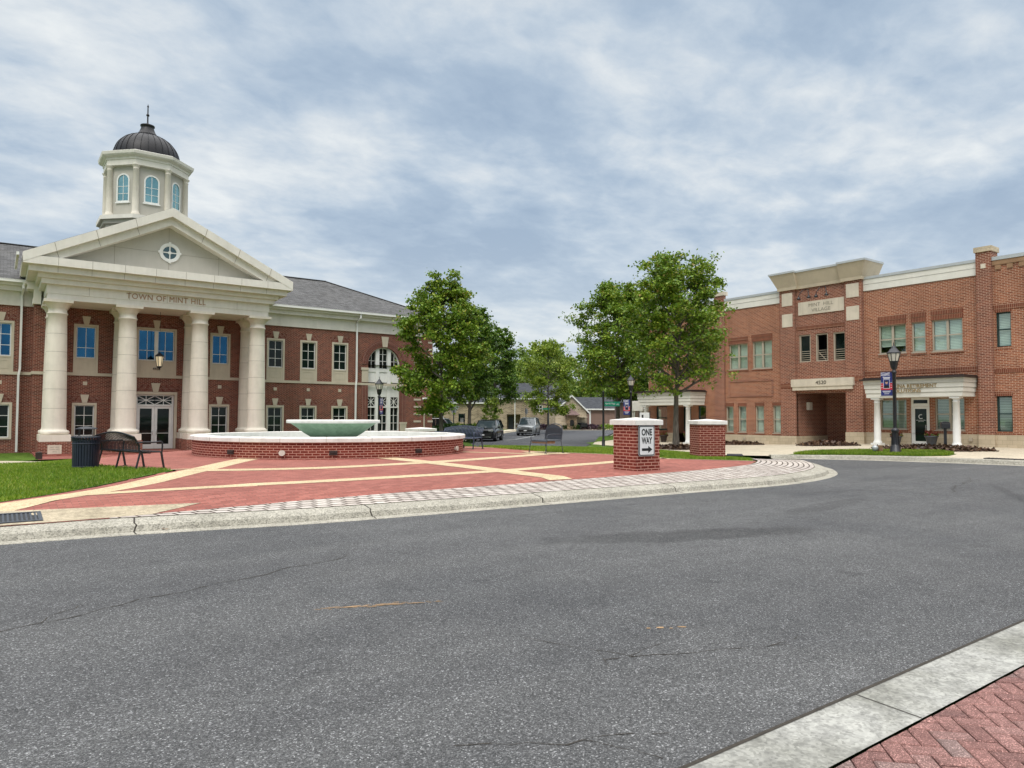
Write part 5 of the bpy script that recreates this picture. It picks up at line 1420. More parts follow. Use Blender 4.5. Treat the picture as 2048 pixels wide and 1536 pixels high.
def garden_chair():
    T = local(thing('metal_chair', (16.0, 19.92, H(16, 19.92)+.012), 'wide grey mesh metal chair with a rounded back on the tan pad', 'chair', None, R(88)))
    # sits facing local +y
    w = .48
    mb = MB(); arc = [(w, -.30, .46), (w+.01, -.34, .72), (w*.9, -.375, .90), (w*.6, -.395, .99), (0, -.40, 1.03), (-w*.6, -.395, .99), (-w*.9, -.375, .90), (-w-.01, -.34, .72), (-w, -.30, .46)]
    mb.tube([Vector(p) for p in catmull(arc, 4)], .016, 8); mb.tube([(-w, -.33, .62), (w, -.33, .62)], .011, 6); mb.build('back_frame', 'charcoal', T)
    mb = MB()
    for i in range(25):
        x = -w+.03+(2*w-.06)*i/24; t = min(1, (1-abs(x)/w)*2.4); zt = lerp(.74, 1.0, math.sqrt(max(0, 1-(x/w)**2)))
        mb.bar((x, -.302, .47), (x, -.33-.06*(zt-.5), zt), .030, .006, up=(0, 1, 0))
    for i in range(12): z = .50+.035*i; mb.bar((-w+.01, -.31-.06*(z-.5), z), (w-.01, -.31-.06*(z-.5), z), .012, .006, up=(0, 1, 0))
    mb.build('back_mesh', 'charcoal', T)
    mb = MB(); mb.box(-w, w, -.30, .34, .425, .445)
    for s in (-w, w): mb.tube([(s, -.31, .44), (s, .30, .44), (s, .36, .40)], .016, 6)
    mb.tube([(-w, .36, .40), (w, .36, .40)], .016, 6); mb.build('seat', 'charcoal', T)
    mb = MB(); mb.box(-w+.03, w-.03, -.05, .32, .34, .42); mb.build('seat_board', 'wood', T)
    for s in (-w, w):
        mb = MB(); mb.tube([(s, -.33, .66), (s, .0, .67), (s, .26, .66), (s, .33, .60), (s, .33, .44)], .014, 6); mb.build('armrest', 'charcoal', T)
        for y0, y1 in ((.33, .40), (-.29, -.38)):
            mb = MB(); mb.tube([(s, y0, .44), (s*1.02, y1, .02)], .013, 6); mb.box(s*1.02-.05, s*1.02+.05, y1-.02, y1+.02, .0, .02); mb.build('leg', 'charcoal', T)
garden_chair()

def litter_bin():
    x, y = 1.86, 20.78; z = H(x, y)
    T = thing('litter_bin', (x, y, z), 'black slatted litter bin with raised lid beside the bench', 'litter bin')
    mb = MB(); mb.lathe([(.265, z+.04), (.265, z+.70)], (x, y), 24, 0, True); mb.build('liner', 'navy', T)
    mb = MB(); n = 30
    for k in range(n):
        a = 2*PI*k/n; c, s = math.cos(a), math.sin(a)
        for (r0, z0), (r1, z1) in (((.29, .03), (.30, .68)), ((.30, .68), (.33, .78)), ((.33, .78), (.315, .80))):
            mb.bar((x+r0*c, y+r0*s, z+z0), (x+r1*c, y+r1*s, z+z1), .040, .008, up=(c, s, 0))
    for zz, r in ((.05, .288), (.62, .304), (.70, .296)): mb.tube([(x+r*math.cos(2*PI*k/24), y+r*math.sin(2*PI*k/24), z+zz) for k in range(25)], .012, 6)
    mb.build('slatted_side', 'navy', T)
    mb = MB(); mb.lathe([(.31, z+.76), (.30, z+.79), (.17, z+.80), (.15, z+.77)], (x, y), 24); mb.lathe([(.24, z+.98), (.235, z+1.0), (.12, z+1.035), (0, z+1.05)], (x, y), 24)
    for k in range(4):
        a = PI/4+PI/2*k; mb.bar((x+.22*math.cos(a), y+.22*math.sin(a), z+.79), (x+.22*math.cos(a), y+.22*math.sin(a), z+.985), .016)
    mb.build('lid', 'black', T)
litter_bin()

# ------------------------------------------------------------------ lamps with banners
def lamp(loc, label):
    T = local(thing('street_lamp', loc, label, 'street lamp', 'black lantern street lamps'))
    mb = MB(); mb.lathe([(.23, 0), (.23, .10), (.20, .12), (.19, .30), (.16, .33), (.135, .42), (.12, .85), (.13, .88), (.15, .92), (.15, .98), (.11, 1.02), (.085, 1.06)], (0, 0), 16)
    for k in range(8):
        a = 2*PI*k/8; mb.bar((.155*math.cos(a), .155*math.sin(a), .36), (.120*math.cos(a), .120*math.sin(a), .86), .02)
    mb.build('base', 'black', T)
    mb = MB(); mb.lathe([(.072, 1.0), (.068, 3.30), (.095, 3.32), (.095, 3.40), (.065, 3.42), (.065, 3.50)], (0, 0), 16); mb.build('pole', 'black', T)
    mb = MB(); mb.lathe([(.065, 3.48), (.11, 3.52), (.13, 3.62), (.15, 3.68), (.155, 3.78), (.175, 3.80), (.17, 3.83)], (0, 0), 16)
    mb.lathe([(.265, 4.14), (.275, 4.17), (.255, 4.19), (.215, 4.22), (.13, 4.34), (.10, 4.36), (.095, 4.40), (.05, 4.44), (.018, 4.50), (.02, 4.54), (.0, 4.64)], (0, 0), 16)
    for k in range(8):
        a = 2*PI*k/8; mb.bar((.172*math.cos(a), .172*math.sin(a), 3.82), (.255*math.cos(a), .255*math.sin(a), 4.15), .018)
    ln = mb.build('lantern', 'black', T)
    mb = MB(); mb.lathe([(.160, 3.82), (.245, 4.14)], (0, 0), 16); mb.build('lantern_glass', 'lampglass', ln)
    return T
def banner(loc, d, label, arms=True):
    """hung from two arms of a lamp; d: direction the banner leaves the pole"""
    T = local(thing('banner', loc, label, 'banner', 'portrait banners hung on the lamps', math.atan2(d[1], d[0])))
    W, Ht, u0 = .47, .98, .08
    P = lambda u, z, dd: (u0+u, dd, z)
    mb = MB()
    for z in (Ht+.02, -.02): mb.tube([(.0, 0, z), (u0+W+.04, 0, z)], .012, 6)
    mb.build('arm', 'black', T)
    def lay(mb, u0_, u1_, z0, z1, mi, t=.004):
        mb.prism([(u0_, z0), (u1_, z0), (u1_, z1), (u0_, z1)], P, -t, t, mi)
    mb = MB(); lay(mb, 0, W, 0, Ht, 0, .003); c = mb.build('cloth', 'bblue', T)
    mb = MB()
    lay(mb, 0, W, .24, .52, 0, .004)
    c2 = mb.build('red_field', 'bred', T)
    mb = MB()
    for i in range(3):          # waving flag stripes at the head
        z = .84+.05*i
        mb.add([P(.10+u*.37, z+.02*math.sin(u*7+i)+k*.022, s*.0042) for s in (-1, 1) for k in (0, 1) for u in (0, .33, .66, 1)], [(0, 1, 5, 4), (1, 2, 6, 5), (2, 3, 7, 6), (8, 9, 13, 12), (9, 10, 14, 13), (10, 11, 15, 14)])
    for u, z, w, hh in ((.235, .765, .30, .03), (.235, .72, .26, .03), (.235, .19, .34, .022), (.235, .15, .28, .022), (.235, .08, .2, .02)):
        lay(mb, u-w/2, u+w/2, z-hh/2, z+hh/2, 0, .0045)
    for i in range(3): 
        lay(mb, .015, .07, .33+i*.10, .35+i*.10, 0, .0045); lay(mb, .40, .455, .33+i*.10, .35+i*.10, 0, .0045)
    mb.build('white_stripes', 'bwhite', T)
    mb = MB(); lay(mb, .105, .365, .30, .68, 0, .0048); fr = mb.build('portrait', 'bwhite', T)
    mb = MB(); lay(mb, .12, .35, .315, .665, 0, .0052)
    mb.build('backdrop', 'bblue', fr)
    mb = MB(); el = lambda cu, cz, a, b: [(cu+a*math.cos(2*PI*i/14), cz+b*math.sin(2*PI*i/14)) for i in range(14)]
    mb.prism(el(.235, .55, .055, .07), P, -.0056, .0056); mb.build('face', 'skin', fr)
    mb = MB(); mb.prism([(.13, .316), (.34, .316), (.335, .40), (.29, .45), (.235, .43), (.18, .45), (.135, .40)], P, -.0058, .0058); mb.prism(el(.235, .605, .060, .032), P, -.0060, .0060); mb.build('dark_suit', 'signblack', fr)
    return T
Lr = (30.1, 14.47); L1 = (19.42, 40.89); L2 = (33.3, 32.7)
lamp((*Lr, H(*Lr)+.02), 'black lantern lamp post on the grass verge before the shop')
lamp((*L1, H(*L1)-.02), 'black lantern lamp post before the arched town hall window')
lamp((*L2, H(*L2)-.02), 'black lantern lamp post half hidden under the street trees')
banner((*Lr, H(*Lr)+2.42), (0, 1), 'red and blue portrait banner hung on the lamp before the shop')
banner((*L1, H(*L1)+2.25), (0, -1), 'red and blue portrait banner on the lamp before the town hall')
banner((*L2, H(*L2)+1.9), (-.3, 1), 'portrait banner on the lamp under the street trees')

# ------------------------------------------------------------------ posts and signs
def street_sign():
    x, y = 29.06, 30.8; z = -.28
    T = local(thing('street_name_sign', (x, y, z), 'black post with green Mint Hill Village street name blade at the corner', 'street sign', None, R(-36)))
    mb = MB(); mb.lathe([(.13, 0), (.13, .05), (.10, .08), (.095, .5), (.075, .55), (.065, .6), (.06, 3.34), (.07, 3.36), (.0, 3.46)], (0, 0), 12); mb.build('post', 'black', T)
    mb = MB(); mb.box(.06, .98, -.012, .012, 2.52, 2.80); bl = mb.build('name_blade', 'signgreen', T)
    text_mb('Mint Hill Village', .56, .13, lambda u, v, d: (.40+u, -.0125-d, 2.665+v), .003).build('lettering', 'signwhite', bl)
    text_mb('LANE', .17, .06, lambda u, v, d: (.83+u, -.0125-d, 2.64+v), .003).build('lettering', 'signwhite', bl)
    mb = MB(); mb.tube([(0, 0, 2.35), (.15, 0, 2.42), (.40, 0, 2.44)], .012, 6); mb.build('scroll_bracket', 'black', T)
street_sign()
def sign_back(loc, kind, h, label, name, cat='sign', rz=R(-36)):
    T = local(thing(name, loc, label, cat, None, rz))
    mb = MB(); mb.lathe([(.06, 0), (.045, .1), (.045, h), (.0, h+.05)], (0, 0), 10); mb.build('post', 'black', T)
    mb = MB()
    if kind == 'tri': mb.prism([(-.46, h-.15), (.46, h-.15), (0, h-.95)], lambda u, z, d: (u, d, z), .05, .062); m = 'signback'
    elif kind == 'oct': mb.prism([(.10+.36*math.cos(PI/8+i*PI/4), h-.4+.36*math.sin(PI/8+i*PI/4)) for i in range(8)], lambda u, z, d: (u*.5, d, z), .05, .062); m = 'signback'
    elif kind == 'green': mb.box(-.75, .12, .0, .02, h-.25, h-.05); m = 'signgreen'
    else: mb.box(-.35, -.08, -.02, -.01, h-.75, h-.35); m = 'signwhite'
    mb.build('panel', m, T)
sign_back((29.2, 48.0, -.52), 'tri', 3.1, 'back of a grey triangular give way sign behind the hedge', 'give_way_sign')
sign_back((33.9, 53.9, -.48), 'white', 2.3, 'small white parking sign beside a black post near the hedge', 'parking_sign')
sign_back((48.6, 64.2, -.42), 'oct', 3.0, 'grey sign back on a black post behind the silver grey car', 'road_sign')
sign_back((55.3, 68.4, -.40), 'green', 3.1, 'far black post with a small plain green street blade', 'street_sign_post')
def yard_sign():
    T = local(thing('shop_sign', (35.5, 33.7, H(35.5, 33.7)), 'small white board with black and teal marks on a dark post by the cream porch', 'sign', None, R(-50)))
    mb = MB(); mb.box(-.32, -.26, -.03, .03, 0, 2.1); mb.box(.40, .46, -.03, .03, 0, 2.1); mb.build('post', 'black', T)
    mb = MB(); mb.box(-.25, .39, -.02, .02, 1.15, 2.0); p = mb.build('panel', 'signwhite', T)
    mb = MB(); mb.box(-.12, .0, -.024, -.02, 1.62, 1.85); mb.box(.02, .16, -.024, -.02, 1.42, 1.60); mb.build('mark', 'signblack', p)
    mb = MB(); mb.box(.05, .3, -.024, -.02, 1.2, 1.36); mb.build('mark', 'signgreen', p)
yard_sign()
def mailbox():
    x, y = 33.8, 14.1; z = H(x, y)
    T = local(thing('mailbox', (x, y, z), 'black box on a black post in the mulch before the shop column', 'mailbox', None, R(-60)))
    mb = MB(); mb.box(-.055, .055, -.055, .055, 0, .98); mb.build('post', 'black', T)
    mb = MB(); mb.box(-.17, .17, -.25, .25, .96, 1.18)
    mb.prism([(.17*math.cos(PI*i/8), 1.18+.09*math.sin(PI*i/8)) for i in range(9)], lambda u, z, d: (u, d, z), -.25, .25); mb.build('box', 'black', T, bevel=.01)
mailbox()
def utility_stub():
    x, y = 30.2, 15.25; z = H(x, y)
    T = local(thing('garden_spotlight', (x, y, z), 'small brown stake box with a grey spotlight in the grass by the lamp', 'spotlight', None, R(-30)))
    mb = MB(); mb.box(.02, .18, -.08, .08, 0, .34); mb.build('stake_box', 'wood', T)
    mb = MB(); mb.lathe([(.05, .10), (.11, .16), (.13, .26), (.09, .33), (.0, .35)], (-.12, 0), 12); mb.box(-.05, .02, -.02, .02, .2, .24); mb.build('spot_head', 'coping', T)
utility_stub()
def stub_post():
    x, y = 1.75, 41.6; z = H(x, y)
    T = local(thing('wooden_stub_post', (x, y, z), 'short dark brown post at the path end by the first column', 'post'))
    mb = MB(); mb.box(-.14, .14, -.14, .14, -.1, .28); mb.build('post', 'darkroof', T); mb = MB(); mb.lathe([(.2, .28), (.2, .32), (.0, .38)], (0, 0), 4, 0, False, phase=PI/4); mb.build('cap', 'darkroof', T)
stub_post()
# storm drain grates
def grate(x0, x1, y0, y1, z, label, n, rz=0):
    c = ((x0+x1)/2, (y0+y1)/2); T = local(thing('storm_grate', (c[0], c[1], z), label, 'drain grate', None, rz)); a, b = (x1-x0)/2, (y1-y0)/2
    mb = MB(); mb.box(-a, a, -b, b, -.03, .004); mb.build('well', 'signblack', T)
    mb = MB(); mb.box(-a-.05, a+.05, -b-.05, -b, -.02, .016); mb.box(-a-.05, a+.05, b, b+.05, -.02, .016); mb.box(-a-.05, -a, -b, b, -.02, .015); mb.box(a, a+.05, -b, b, -.02, .015); mb.build('frame', 'charcoal', T)
    mb = MB()
    for i in range(n): u = -a+2*a*(i+.5)/n; mb.box(u-.012, u+.012, -b, b, .004, .010)
    s = mb.build('bars', 'charcoal', T); T.rotation_euler.x = .055
grate(-1.3, .52, 11.88, 12.52, H(0, 12.2)+.010, 'grey storm drain grate in the tan apron at the left edge', 34)
grate(-.55, .55, -.28, .28, 0, 'dark drain grate where the cobbles meet the pavement', 20, R(40)) if False else None
g = local(thing('storm_grate', (24.1, 17.9, H(24.1, 17.9)+.03), 'dark drain slot where the cobbles meet the far pavement', 'drain grate', None, R(38)))
mb = MB(); mb.box(-.6, .6, -.3, .3, -.02, .006); mb.build('well', 'signblack', g); mb = MB(); [mb.box(-.6+.1*i, -.56+.1*i, -.3, .3, .006, .012) for i in range(13)]; mb.build('bars', 'charcoal', g)
g = local(thing('storm_grate', (29.15, 9.6, H(29.15, 9.6)+.012), 'long dark drain slot in the pavement at the right edge', 'drain grate', None, 0))
mb = MB(); mb.box(-.25, .25, -1.6, 1.2, -.02, .006); mb.build('well', 'signblack', g); mb = MB(); [mb.box(-.25, .25, -1.6+.12*i, -1.57+.12*i, .006, .012) for i in range(24)]; mb.build('bars', 'charcoal', g)

# ------------------------------------------------------------------ vehicles
def loft(mb, secs, mi=0, smooth=True):
    n = len(secs[0])
    V = [p for s in secs for p in s]
    mb.add(V, [(i*n+k, i*n+(k+1) % n, (i+1)*n+(k+1) % n, (i+1)*n+k) for i in range(len(secs)-1) for k in range(n)], mi, None, smooth)
    mb.add(secs[0], (tuple(range(n-1, -1, -1)),), mi); mb.add(secs[-1], (tuple(range(n)),), mi)
def suv(loc, rz, paint, label, L=4.95, W=1.96, Ht=1.79, chrome_grille=False):
    """front faces local -y, centre at the middle of the wheelbase"""
    T = local(thing('parked_car', loc, label, 'car', 'cars parked along the street', rz))
    f = -L/2; r = L/2; w = W/2; hb = .98
    def sec(y, hw, zb, zt, hwt):
        c = .06
        return [(-hw+.05, y, zb), (hw-.05, y, zb), (hw, y, zb+.18), (hw, y, lerp(zb, zt, .62)), (hwt, y, zt-.03), (hwt-c, y, zt), (-hwt+c, y, zt), (-hwt, y, zt-.03), (-hw, y, lerp(zb, zt, .62)), (-hw, y, zb+.18)]
    mb = MB()
    loft(mb, [sec(f, w*.80, .34, .86, w*.70), sec(f+.07, w*.90, .28, .96, w*.80), sec(f+.25, w*.97, .26, 1.03, w*.86), sec(f+.9, w, .26, 1.09, w*.90), sec(f+1.35, w, .26, 1.13, w*.92), sec(f+2.4, w, .26, 1.10, w*.95), sec(r-.6, w, .26, 1.12, w*.94), sec(r-.12, w*.96, .30, 1.10, w*.90), sec(r, w*.88, .38, 1.02, w*.82)])
    o = mb.build('body', paint, T)
    g = MB(); A = f+1.45; Bq = f+2.15; Cq = r-.55; D = r-.14
    bw, tw = w*.915, w*.72
    def q(y, z, hw): return (-hw, y, z), (hw, y, z)
    base = [(-bw, A, 1.09), (bw, A, 1.09), (bw, D, 1.09), (-bw, D, 1.09)]; tp = [(-tw, Bq, Ht-.09), (tw, Bq, Ht-.09), (tw, Cq, Ht-.07), (-tw, Cq, Ht-.07)]
    g.add(base+tp, [(0, 1, 5, 4), (1, 2, 6, 5), (2, 3, 7, 6), (3, 0, 4, 7)]); g.build('window', 'carglass', T)
    g = MB(); k = .07
    loft(g, [[(-tw-.03, y, z-.03), (tw+.03, y, z-.03), (tw, y, z), (tw*.6, y, z+.035), (-tw*.6, y, z+.035), (-tw, y, z)] for y, z in ((Bq-.04, Ht-.08), (Bq+.5, Ht-.045), (Cq-.5, Ht-.04), (Cq+.08, Ht-.075))])
    for s in (-1, 1):
        g.bar((s*bw, A, 1.10), (s*(tw+.015), Bq, Ht-.08), .075, .05); g.bar((s*bw, D, 1.10), (s*(tw+.01), Cq, Ht-.07), .16, .05)
        for t in (.36, .70):
            y0 = lerp(A, D, t+.08); y1 = lerp(Bq, Cq, t); g.bar((s*(bw+.002), y0, 1.10), (s*(tw+.012), y1, Ht-.08), .085, .03)
        g.bar((s*tw*.92, Bq+.2, Ht), (s*tw*.92, Cq-.1, Ht), .035)
    g.build('roof', paint, T)
    for s in (-1, 1):
        for y in (f+.98, r-1.03):
            mb = MB(); x0 = s*(w-.12); R_ = .375
            prof = [(R_*.70, -.12), (R_*.93, -.125), (R_, -.09), (R_, .09), (R_*.93, .125), (R_*.70, .12)]
            pts = [(x0+d_, y+r_*math.cos(2*PI*i/24), .375+r_*math.sin(2*PI*i/24)) for r_, d_ in prof for i in range(24)]
            mb.add(pts, [(j*24+i, j*24+(i+1) % 24, (j+1)*24+(i+1) % 24, (j+1)*24+i) for j in range(5) for i in range(24)], 0, None, True); wh = mb.build('wheel', 'rubber', T)
            mb = MB(); xo = x0+s*.10
            for i in range(5):
                a = 2*PI*i/5; mb.bar((xo, y, .375), (xo, y+.25*math.cos(a), .375+.25*math.sin(a)), .075, .03, up=(1, 0, 0))
            mb.add([(xo-s*.04, y+.27*math.cos(2*PI*i/20), .375+.27*math.sin(2*PI*i/20)) for i in range(20)], (tuple(range(20)),)); mb.build('rim', 'rim', wh)
            mb = MB(); n = 12          # wheel arch lip
            mb.tube([(s*(w+.003), y+.435*math.cos(PI*i/n), .36+.43*math.sin(PI*i/n)) for i in range(n+1)], .03, 6); mb.build('wheel_arch', 'rubber', T)
        mb = MB(); mb.obox((s*(w+.10), f+1.62, 1.17), (.11, 0, 0), (0, .06, 0), (0, 0, .085)); mb.bar((s*(w-.06), f+1.66, 1.10), (s*(w+.05), f+1.63, 1.13), .05); mb.build('mirror', paint, T, bevel=.02)
        mb = MB(); mb.prism([(s*w*.48, .80), (s*w*.84, .83), (s*w*.90, .94), (s*w*.48, .92)], lambda u, z, d: (u, d+abs(u)*.10, z), f-.045, f+.06); mb.build('headlight', 'chrome', T)
        mb = MB(); mb.box(s*w*.60-.12, s*w*.60+.12, f-.02, f+.05, .46, .53); mb.build('fog_light', 'chrome', T)
        mb = MB(); mb.box(s*w*.80-.1, s*w*.80+.1, r-.06, r+.01, .8, 1.0); mb.build('tail_light', 'bred', T)
    mb = MB()
    for i in range(5): mb.box(-w*.46, w*.46, f-.03, f+.04, .74+i*.04, .755+i*.04)
    mb.build('grille', 'chrome' if chrome_grille else 'rubber', T)
    mb = MB(); mb.box(-w*.72, w*.72, f-.05, f+.1, .42, .66); mb.build('bumper', 'rubber', T, bevel=.03)
    mb = MB(); mb.bar((-w*.72, f-.06, .38), (w*.72, f-.06, .38), .05, .06); mb.build('bumper_trim', 'chrome', T)
    mb = MB(); mb.box(-.16, .16, f-.065, f-.05, .50, .60); mb.build('number_plate', 'signwhite', T)
    mb = MB(); mb.box(-w*.9, w*.9, f+.3, r-.3, .2, .3); mb.build('underbody', 'rubber', T)
    return T
def zst(x, y): return Hs(x, y)+.006
suv((33.7, 48.9+.9, zst(33.7, 49.8)), R(-44.5), 'carblack', 'black parked car behind the dark blue bench')
suv((46.7, 61.2, zst(46.7, 61.2)), R(-45), 'carsilver', 'silver grey parked car on the street behind the chair', 5.2, 2.02, 1.93, True)
suv((33.0, 56.0, -.5), R(40), 'chrome', 'pale car roof hardly showing above the dark hedge', 4.8, 1.9, 1.95)
def golf_cart():
    T = local(thing('golf_cart', (70.2, 79.0, -.30), 'small dark golf cart with pale canopy beside the stone kiosk', 'golf cart', None, R(-20)))
    mb = MB(); mb.box(-.55, .55, -1.0, 1.0, .35, .62); mb.box(-.52, .52, .1, .8, .62, 1.0); mb.box(-.5, .5, -1.0, -.7, .6, .95); mb.build('body', 'signblack', T, bevel=.05)
    mb = MB(); mb.box(-.6, .6, -.9, .95, 1.78, 1.85); mb.build('canopy', 'cream', T, bevel=.03)
    mb = MB(); [mb.bar((x, y, .6), (x*.95, y*.9, 1.8), .04) for x in (-.52, .52) for y in (-.85, .8)]; mb.build('canopy_post', 'black', T)
    for x in (-.5, .5):
        for y in (-.75, .65):
            mb = MB(); mb.add([(x+d, y+.24*math.cos(2*PI*i/14), .24+.24*math.sin(2*PI*i/14)) for d in (-.1, .1) for i in range(14)], [tuple(range(14)), tuple(range(14, 28))]+[(i, (i+1) % 14, 14+(i+1) % 14, 14+i) for i in range(14)]); mb.build('wheel', 'rubber', T)
golf_cart()
# ------------------------------------------------------------------ trees and shrubs
def leaf_faces(V, F, p, s, rnd, up=.5):
    """one small folded leaf spray"""
    a = rnd.uniform(0, 2*PI); n = Vector((rnd.gauss(0, 1), rnd.gauss(0, 1), rnd.gauss(up, .8)))
    n = n.normalized() if n.length > 1e-3 else Vector((0, 0, 1))
    t = n.orthogonal().normalized(); b = n.cross(t); c, sn = math.cos(a), math.sin(a)
    d = t*c+b*sn; e = n.cross(d); w = s*rnd.uniform(.34, .52); l = s*rnd.uniform(.8, 1.25)
    i = len(V); m = p+d*l*.5-n*l*.06
    V += [p, m+e*w, p+d*l-n*l*.15, m-e*w]
    F.append((i, i+1, i+2, i+3))
def tree(name, loc, height, rad, bottom, trunk_r, n_leaf, lsize, leafmat, seed, label, cat='tree', group='trees round the plaza and along the street', fork=.36, nb=17, lean=(0, 0), squash=1.0, density_low=1.0, widest=.42, stems=3, lump=1.0):
    """bottom: height of the lowest leaves. Crown of leaf sprays carried by real limbs."""
    rnd = random.Random(seed); T = local(thing(name, loc, label, cat, group))
    ch = height-bottom
    ph = [rnd.uniform(0, 2*PI) for _ in range(6)]
    def env(t, a):
        """crown radius at relative height t and azimuth a"""
        if t < widest: r = (t/widest)**.55*.55+.45 if t > 0 else .45
        else: r = math.sqrt(max(0, 1-((t-widest)/(1-widest))**2))**.80
        return rad*r*(1+.15*lump*math.sin(2*a+ph[0]+4*t)+.14*lump*math.sin(3*a+ph[1]-7*t)+.11*math.sin(5*a+ph[2]+11*t))
    wood = MB(); tips = []
    fz = height*fork
    lead = [Vector((lean[0]*t*t+.10*math.sin(3*t+ph[3])*t, lean[1]*t*t+.10*math.sin(4*t+ph[4])*t, height*.90*t)) for t in [i/10 for i in range(11)]]
    wood.tube([lead[0]+Vector((0, 0, -.1)), lead[0]+Vector((0, 0, .12))]+lead[1:], [trunk_r*1.45, trunk_r*1.15]+[lerp(trunk_r, trunk_r*.12, (i/10)**.8) for i in range(1, 11)], 9)
    def at(z):
        t = min(.999, z/(height*.90))*10; i = int(t); return lead[i].lerp(lead[i+1], t-i)
    def limb(p0, p1, r0, r1, bend, k=6):
        pts = []
        mid = (p0+p1)/2+Vector((0, 0, bend))+Vector((rnd.gauss(0, .06), rnd.gauss(0, .06), 0))*(p1-p0).length
        for i in range(k+1):
            t = i/k; pts.append(p0*(1-t)**2+mid*2*t*(1-t)+p1*t*t)
        wood.tube(pts, [lerp(r0, r1, i/k) for i in range(k+1)], 6); return pts
    ga = rnd.uniform(0, 6)
    for b in range(nb):
        u = (b+.5)/nb; a = ga+b*2.399963+rnd.uniform(-.3, .3)
        zs = lerp(fz*.80, height*.74, u**1.1)
        te = min(.97, max(.03, lerp(.06, .96, u**.9)+rnd.uniform(-.08, .08)))
        r = env(te, a)*rnd.uniform(.78, 1.0); ze = bottom+ch*te
        p0 = at(min(zs, ze*.93)); p1 = Vector((lead[5].x*te+r*math.cos(a), lead[5].y*te+r*math.sin(a)*squash, ze))
        if p1.z < p0.z+.05: p0 = at(max(bottom*.9, p1.z-.4))
        r0 = trunk_r*lerp(.50, .22, u)
        pts = limb(p0, p1, r0, r0*.16, .05*(p1-p0).length*(1 if u > .3 else 2))
        tips += [(q, 1.0) for q in pts[3:]]
        for s in range(5):
            i = rnd.randint(2, 5); q0 = pts[i]; a2 = a+rnd.uniform(-1.25, 1.25)
            t2 = min(.985, max(.01, te+rnd.uniform(-.17, .20))); r2 = env(t2, a2)*rnd.uniform(.70, 1.05)
            q1 = Vector((lead[5].x*t2+r2*math.cos(a2), lead[5].y*t2+r2*math.sin(a2)*squash, bottom+ch*t2))
            if (q1-q0).length > rad*1.3: q1 = q0+(q1-q0).normalized()*rad*1.3
            ps = limb(q0, q1, r0*.30, r0*.07, .06*(q1-q0).length, 4)
            tips += [(q, 1.0) for q in ps[1:]]
    for k in range(13):            # upright shoots at the top
        a = rnd.uniform(0, 2*PI); t = rnd.uniform(.80, 1.05); r = env(min(.90, t), a)*rnd.uniform(.3, 1.05)
        q = Vector((lead[10].x+r*math.cos(a), lead[10].y+r*math.sin(a)*squash, bottom+ch*t)); ps = limb(at(height*.8), q, trunk_r*.12, trunk_r*.03, .1, 4); tips += [(p, .8) for p in ps[2:]]
    wood.build('trunk', 'bark', T)
    V, F = [], []; per = max(1, int(n_leaf/len(tips)))
    for q, wgt in tips:
        tz = (q.z-bottom)/ch
        k = int(per*rnd.choice((.05, .45, .9, 1.5, 2.1))*(density_low if tz < .33 else 1))
        cs = rad*.062*rnd.uniform(.6, 1.6)
        for _ in range(k):
            d = Vector((rnd.gauss(0, 1), rnd.gauss(0, 1), rnd.gauss(0, .55)))*cs
            p = q+d
            if p.z < bottom*.86: continue
            leaf_faces(V, F, p, lsize*rnd.uniform(.7, 1.25), rnd, 1.1)
    mb = MB(); mb.add(V, F); mb.build('crown', leafmat, T)
    return T

tree('maple_tree', (23.85, 40.75, H(23.67, 40.9)-.05), 11.1, 2.85, 2.3, .17, 36000, .17, 'leaf', 31, 'large leafy tree before the right corner of the town hall', widest=.36, nb=22, fork=.30)
tree('maple_tree', (33.6, 52.6, -.5), 11.7, 2.75, 3.3, .19, 21000, .20, 'leaf_dark', 32, 'dark green tree behind the black car, its trunk forked low', nb=19, fork=.26, widest=.40)
tree('maple_tree', (43.2, 62.6, -.38), 11.3, 2.9, 3.0, .17, 17000, .22, 'leaf_dark', 33, 'dark tree behind the roof of the silver grey car', nb=18)
tree('maple_tree', (56.75, 70.3, -.35), 11.6, 3.7, 2.3, .17, 15000, .24, 'leaf_light', 34, 'light green slender tree in front of the apartment house', nb=18, widest=.5)
tree('maple_tree', (27.9, 24.25, H(27.9, 24.25)), 9.75, 2.85, 2.7, .17, 42000, .135, 'leaf', 35, 'large street tree with pale trunk in front of the village building', widest=.50, nb=24, fork=.32, density_low=.42, lean=(.25, -.15))
tree('maple_tree', (38.5, 39.2, H(38.5, 39.2)-.05), 11.6, 3.75, 2.6, .18, 32000, .175, 'leaf', 36, 'broad street tree behind the street name post', widest=.40, nb=22)
tree('maple_tree', (44.8, 44.0, -.25), 11.6, 3.2, 3.2, .17, 17000, .22, 'leaf_dark', 37, 'dark street tree furthest back on the right of the street', nb=18)
tree('young_tree', (38.6, 56.4, -.35), 3.75, 1.15, .9, .05, 2600, .16, 'leaf_light', 38, 'small yellow green young tree behind the black car', nb=10, fork=.2)
tree('maple_tree', (37.0, 66.0, -.4), 8.0, 2.6, 1.2, .14, 6500, .26, 'leaf_light', 39, 'light green tree beyond the hedge and give way sign', nb=14, fork=.2)

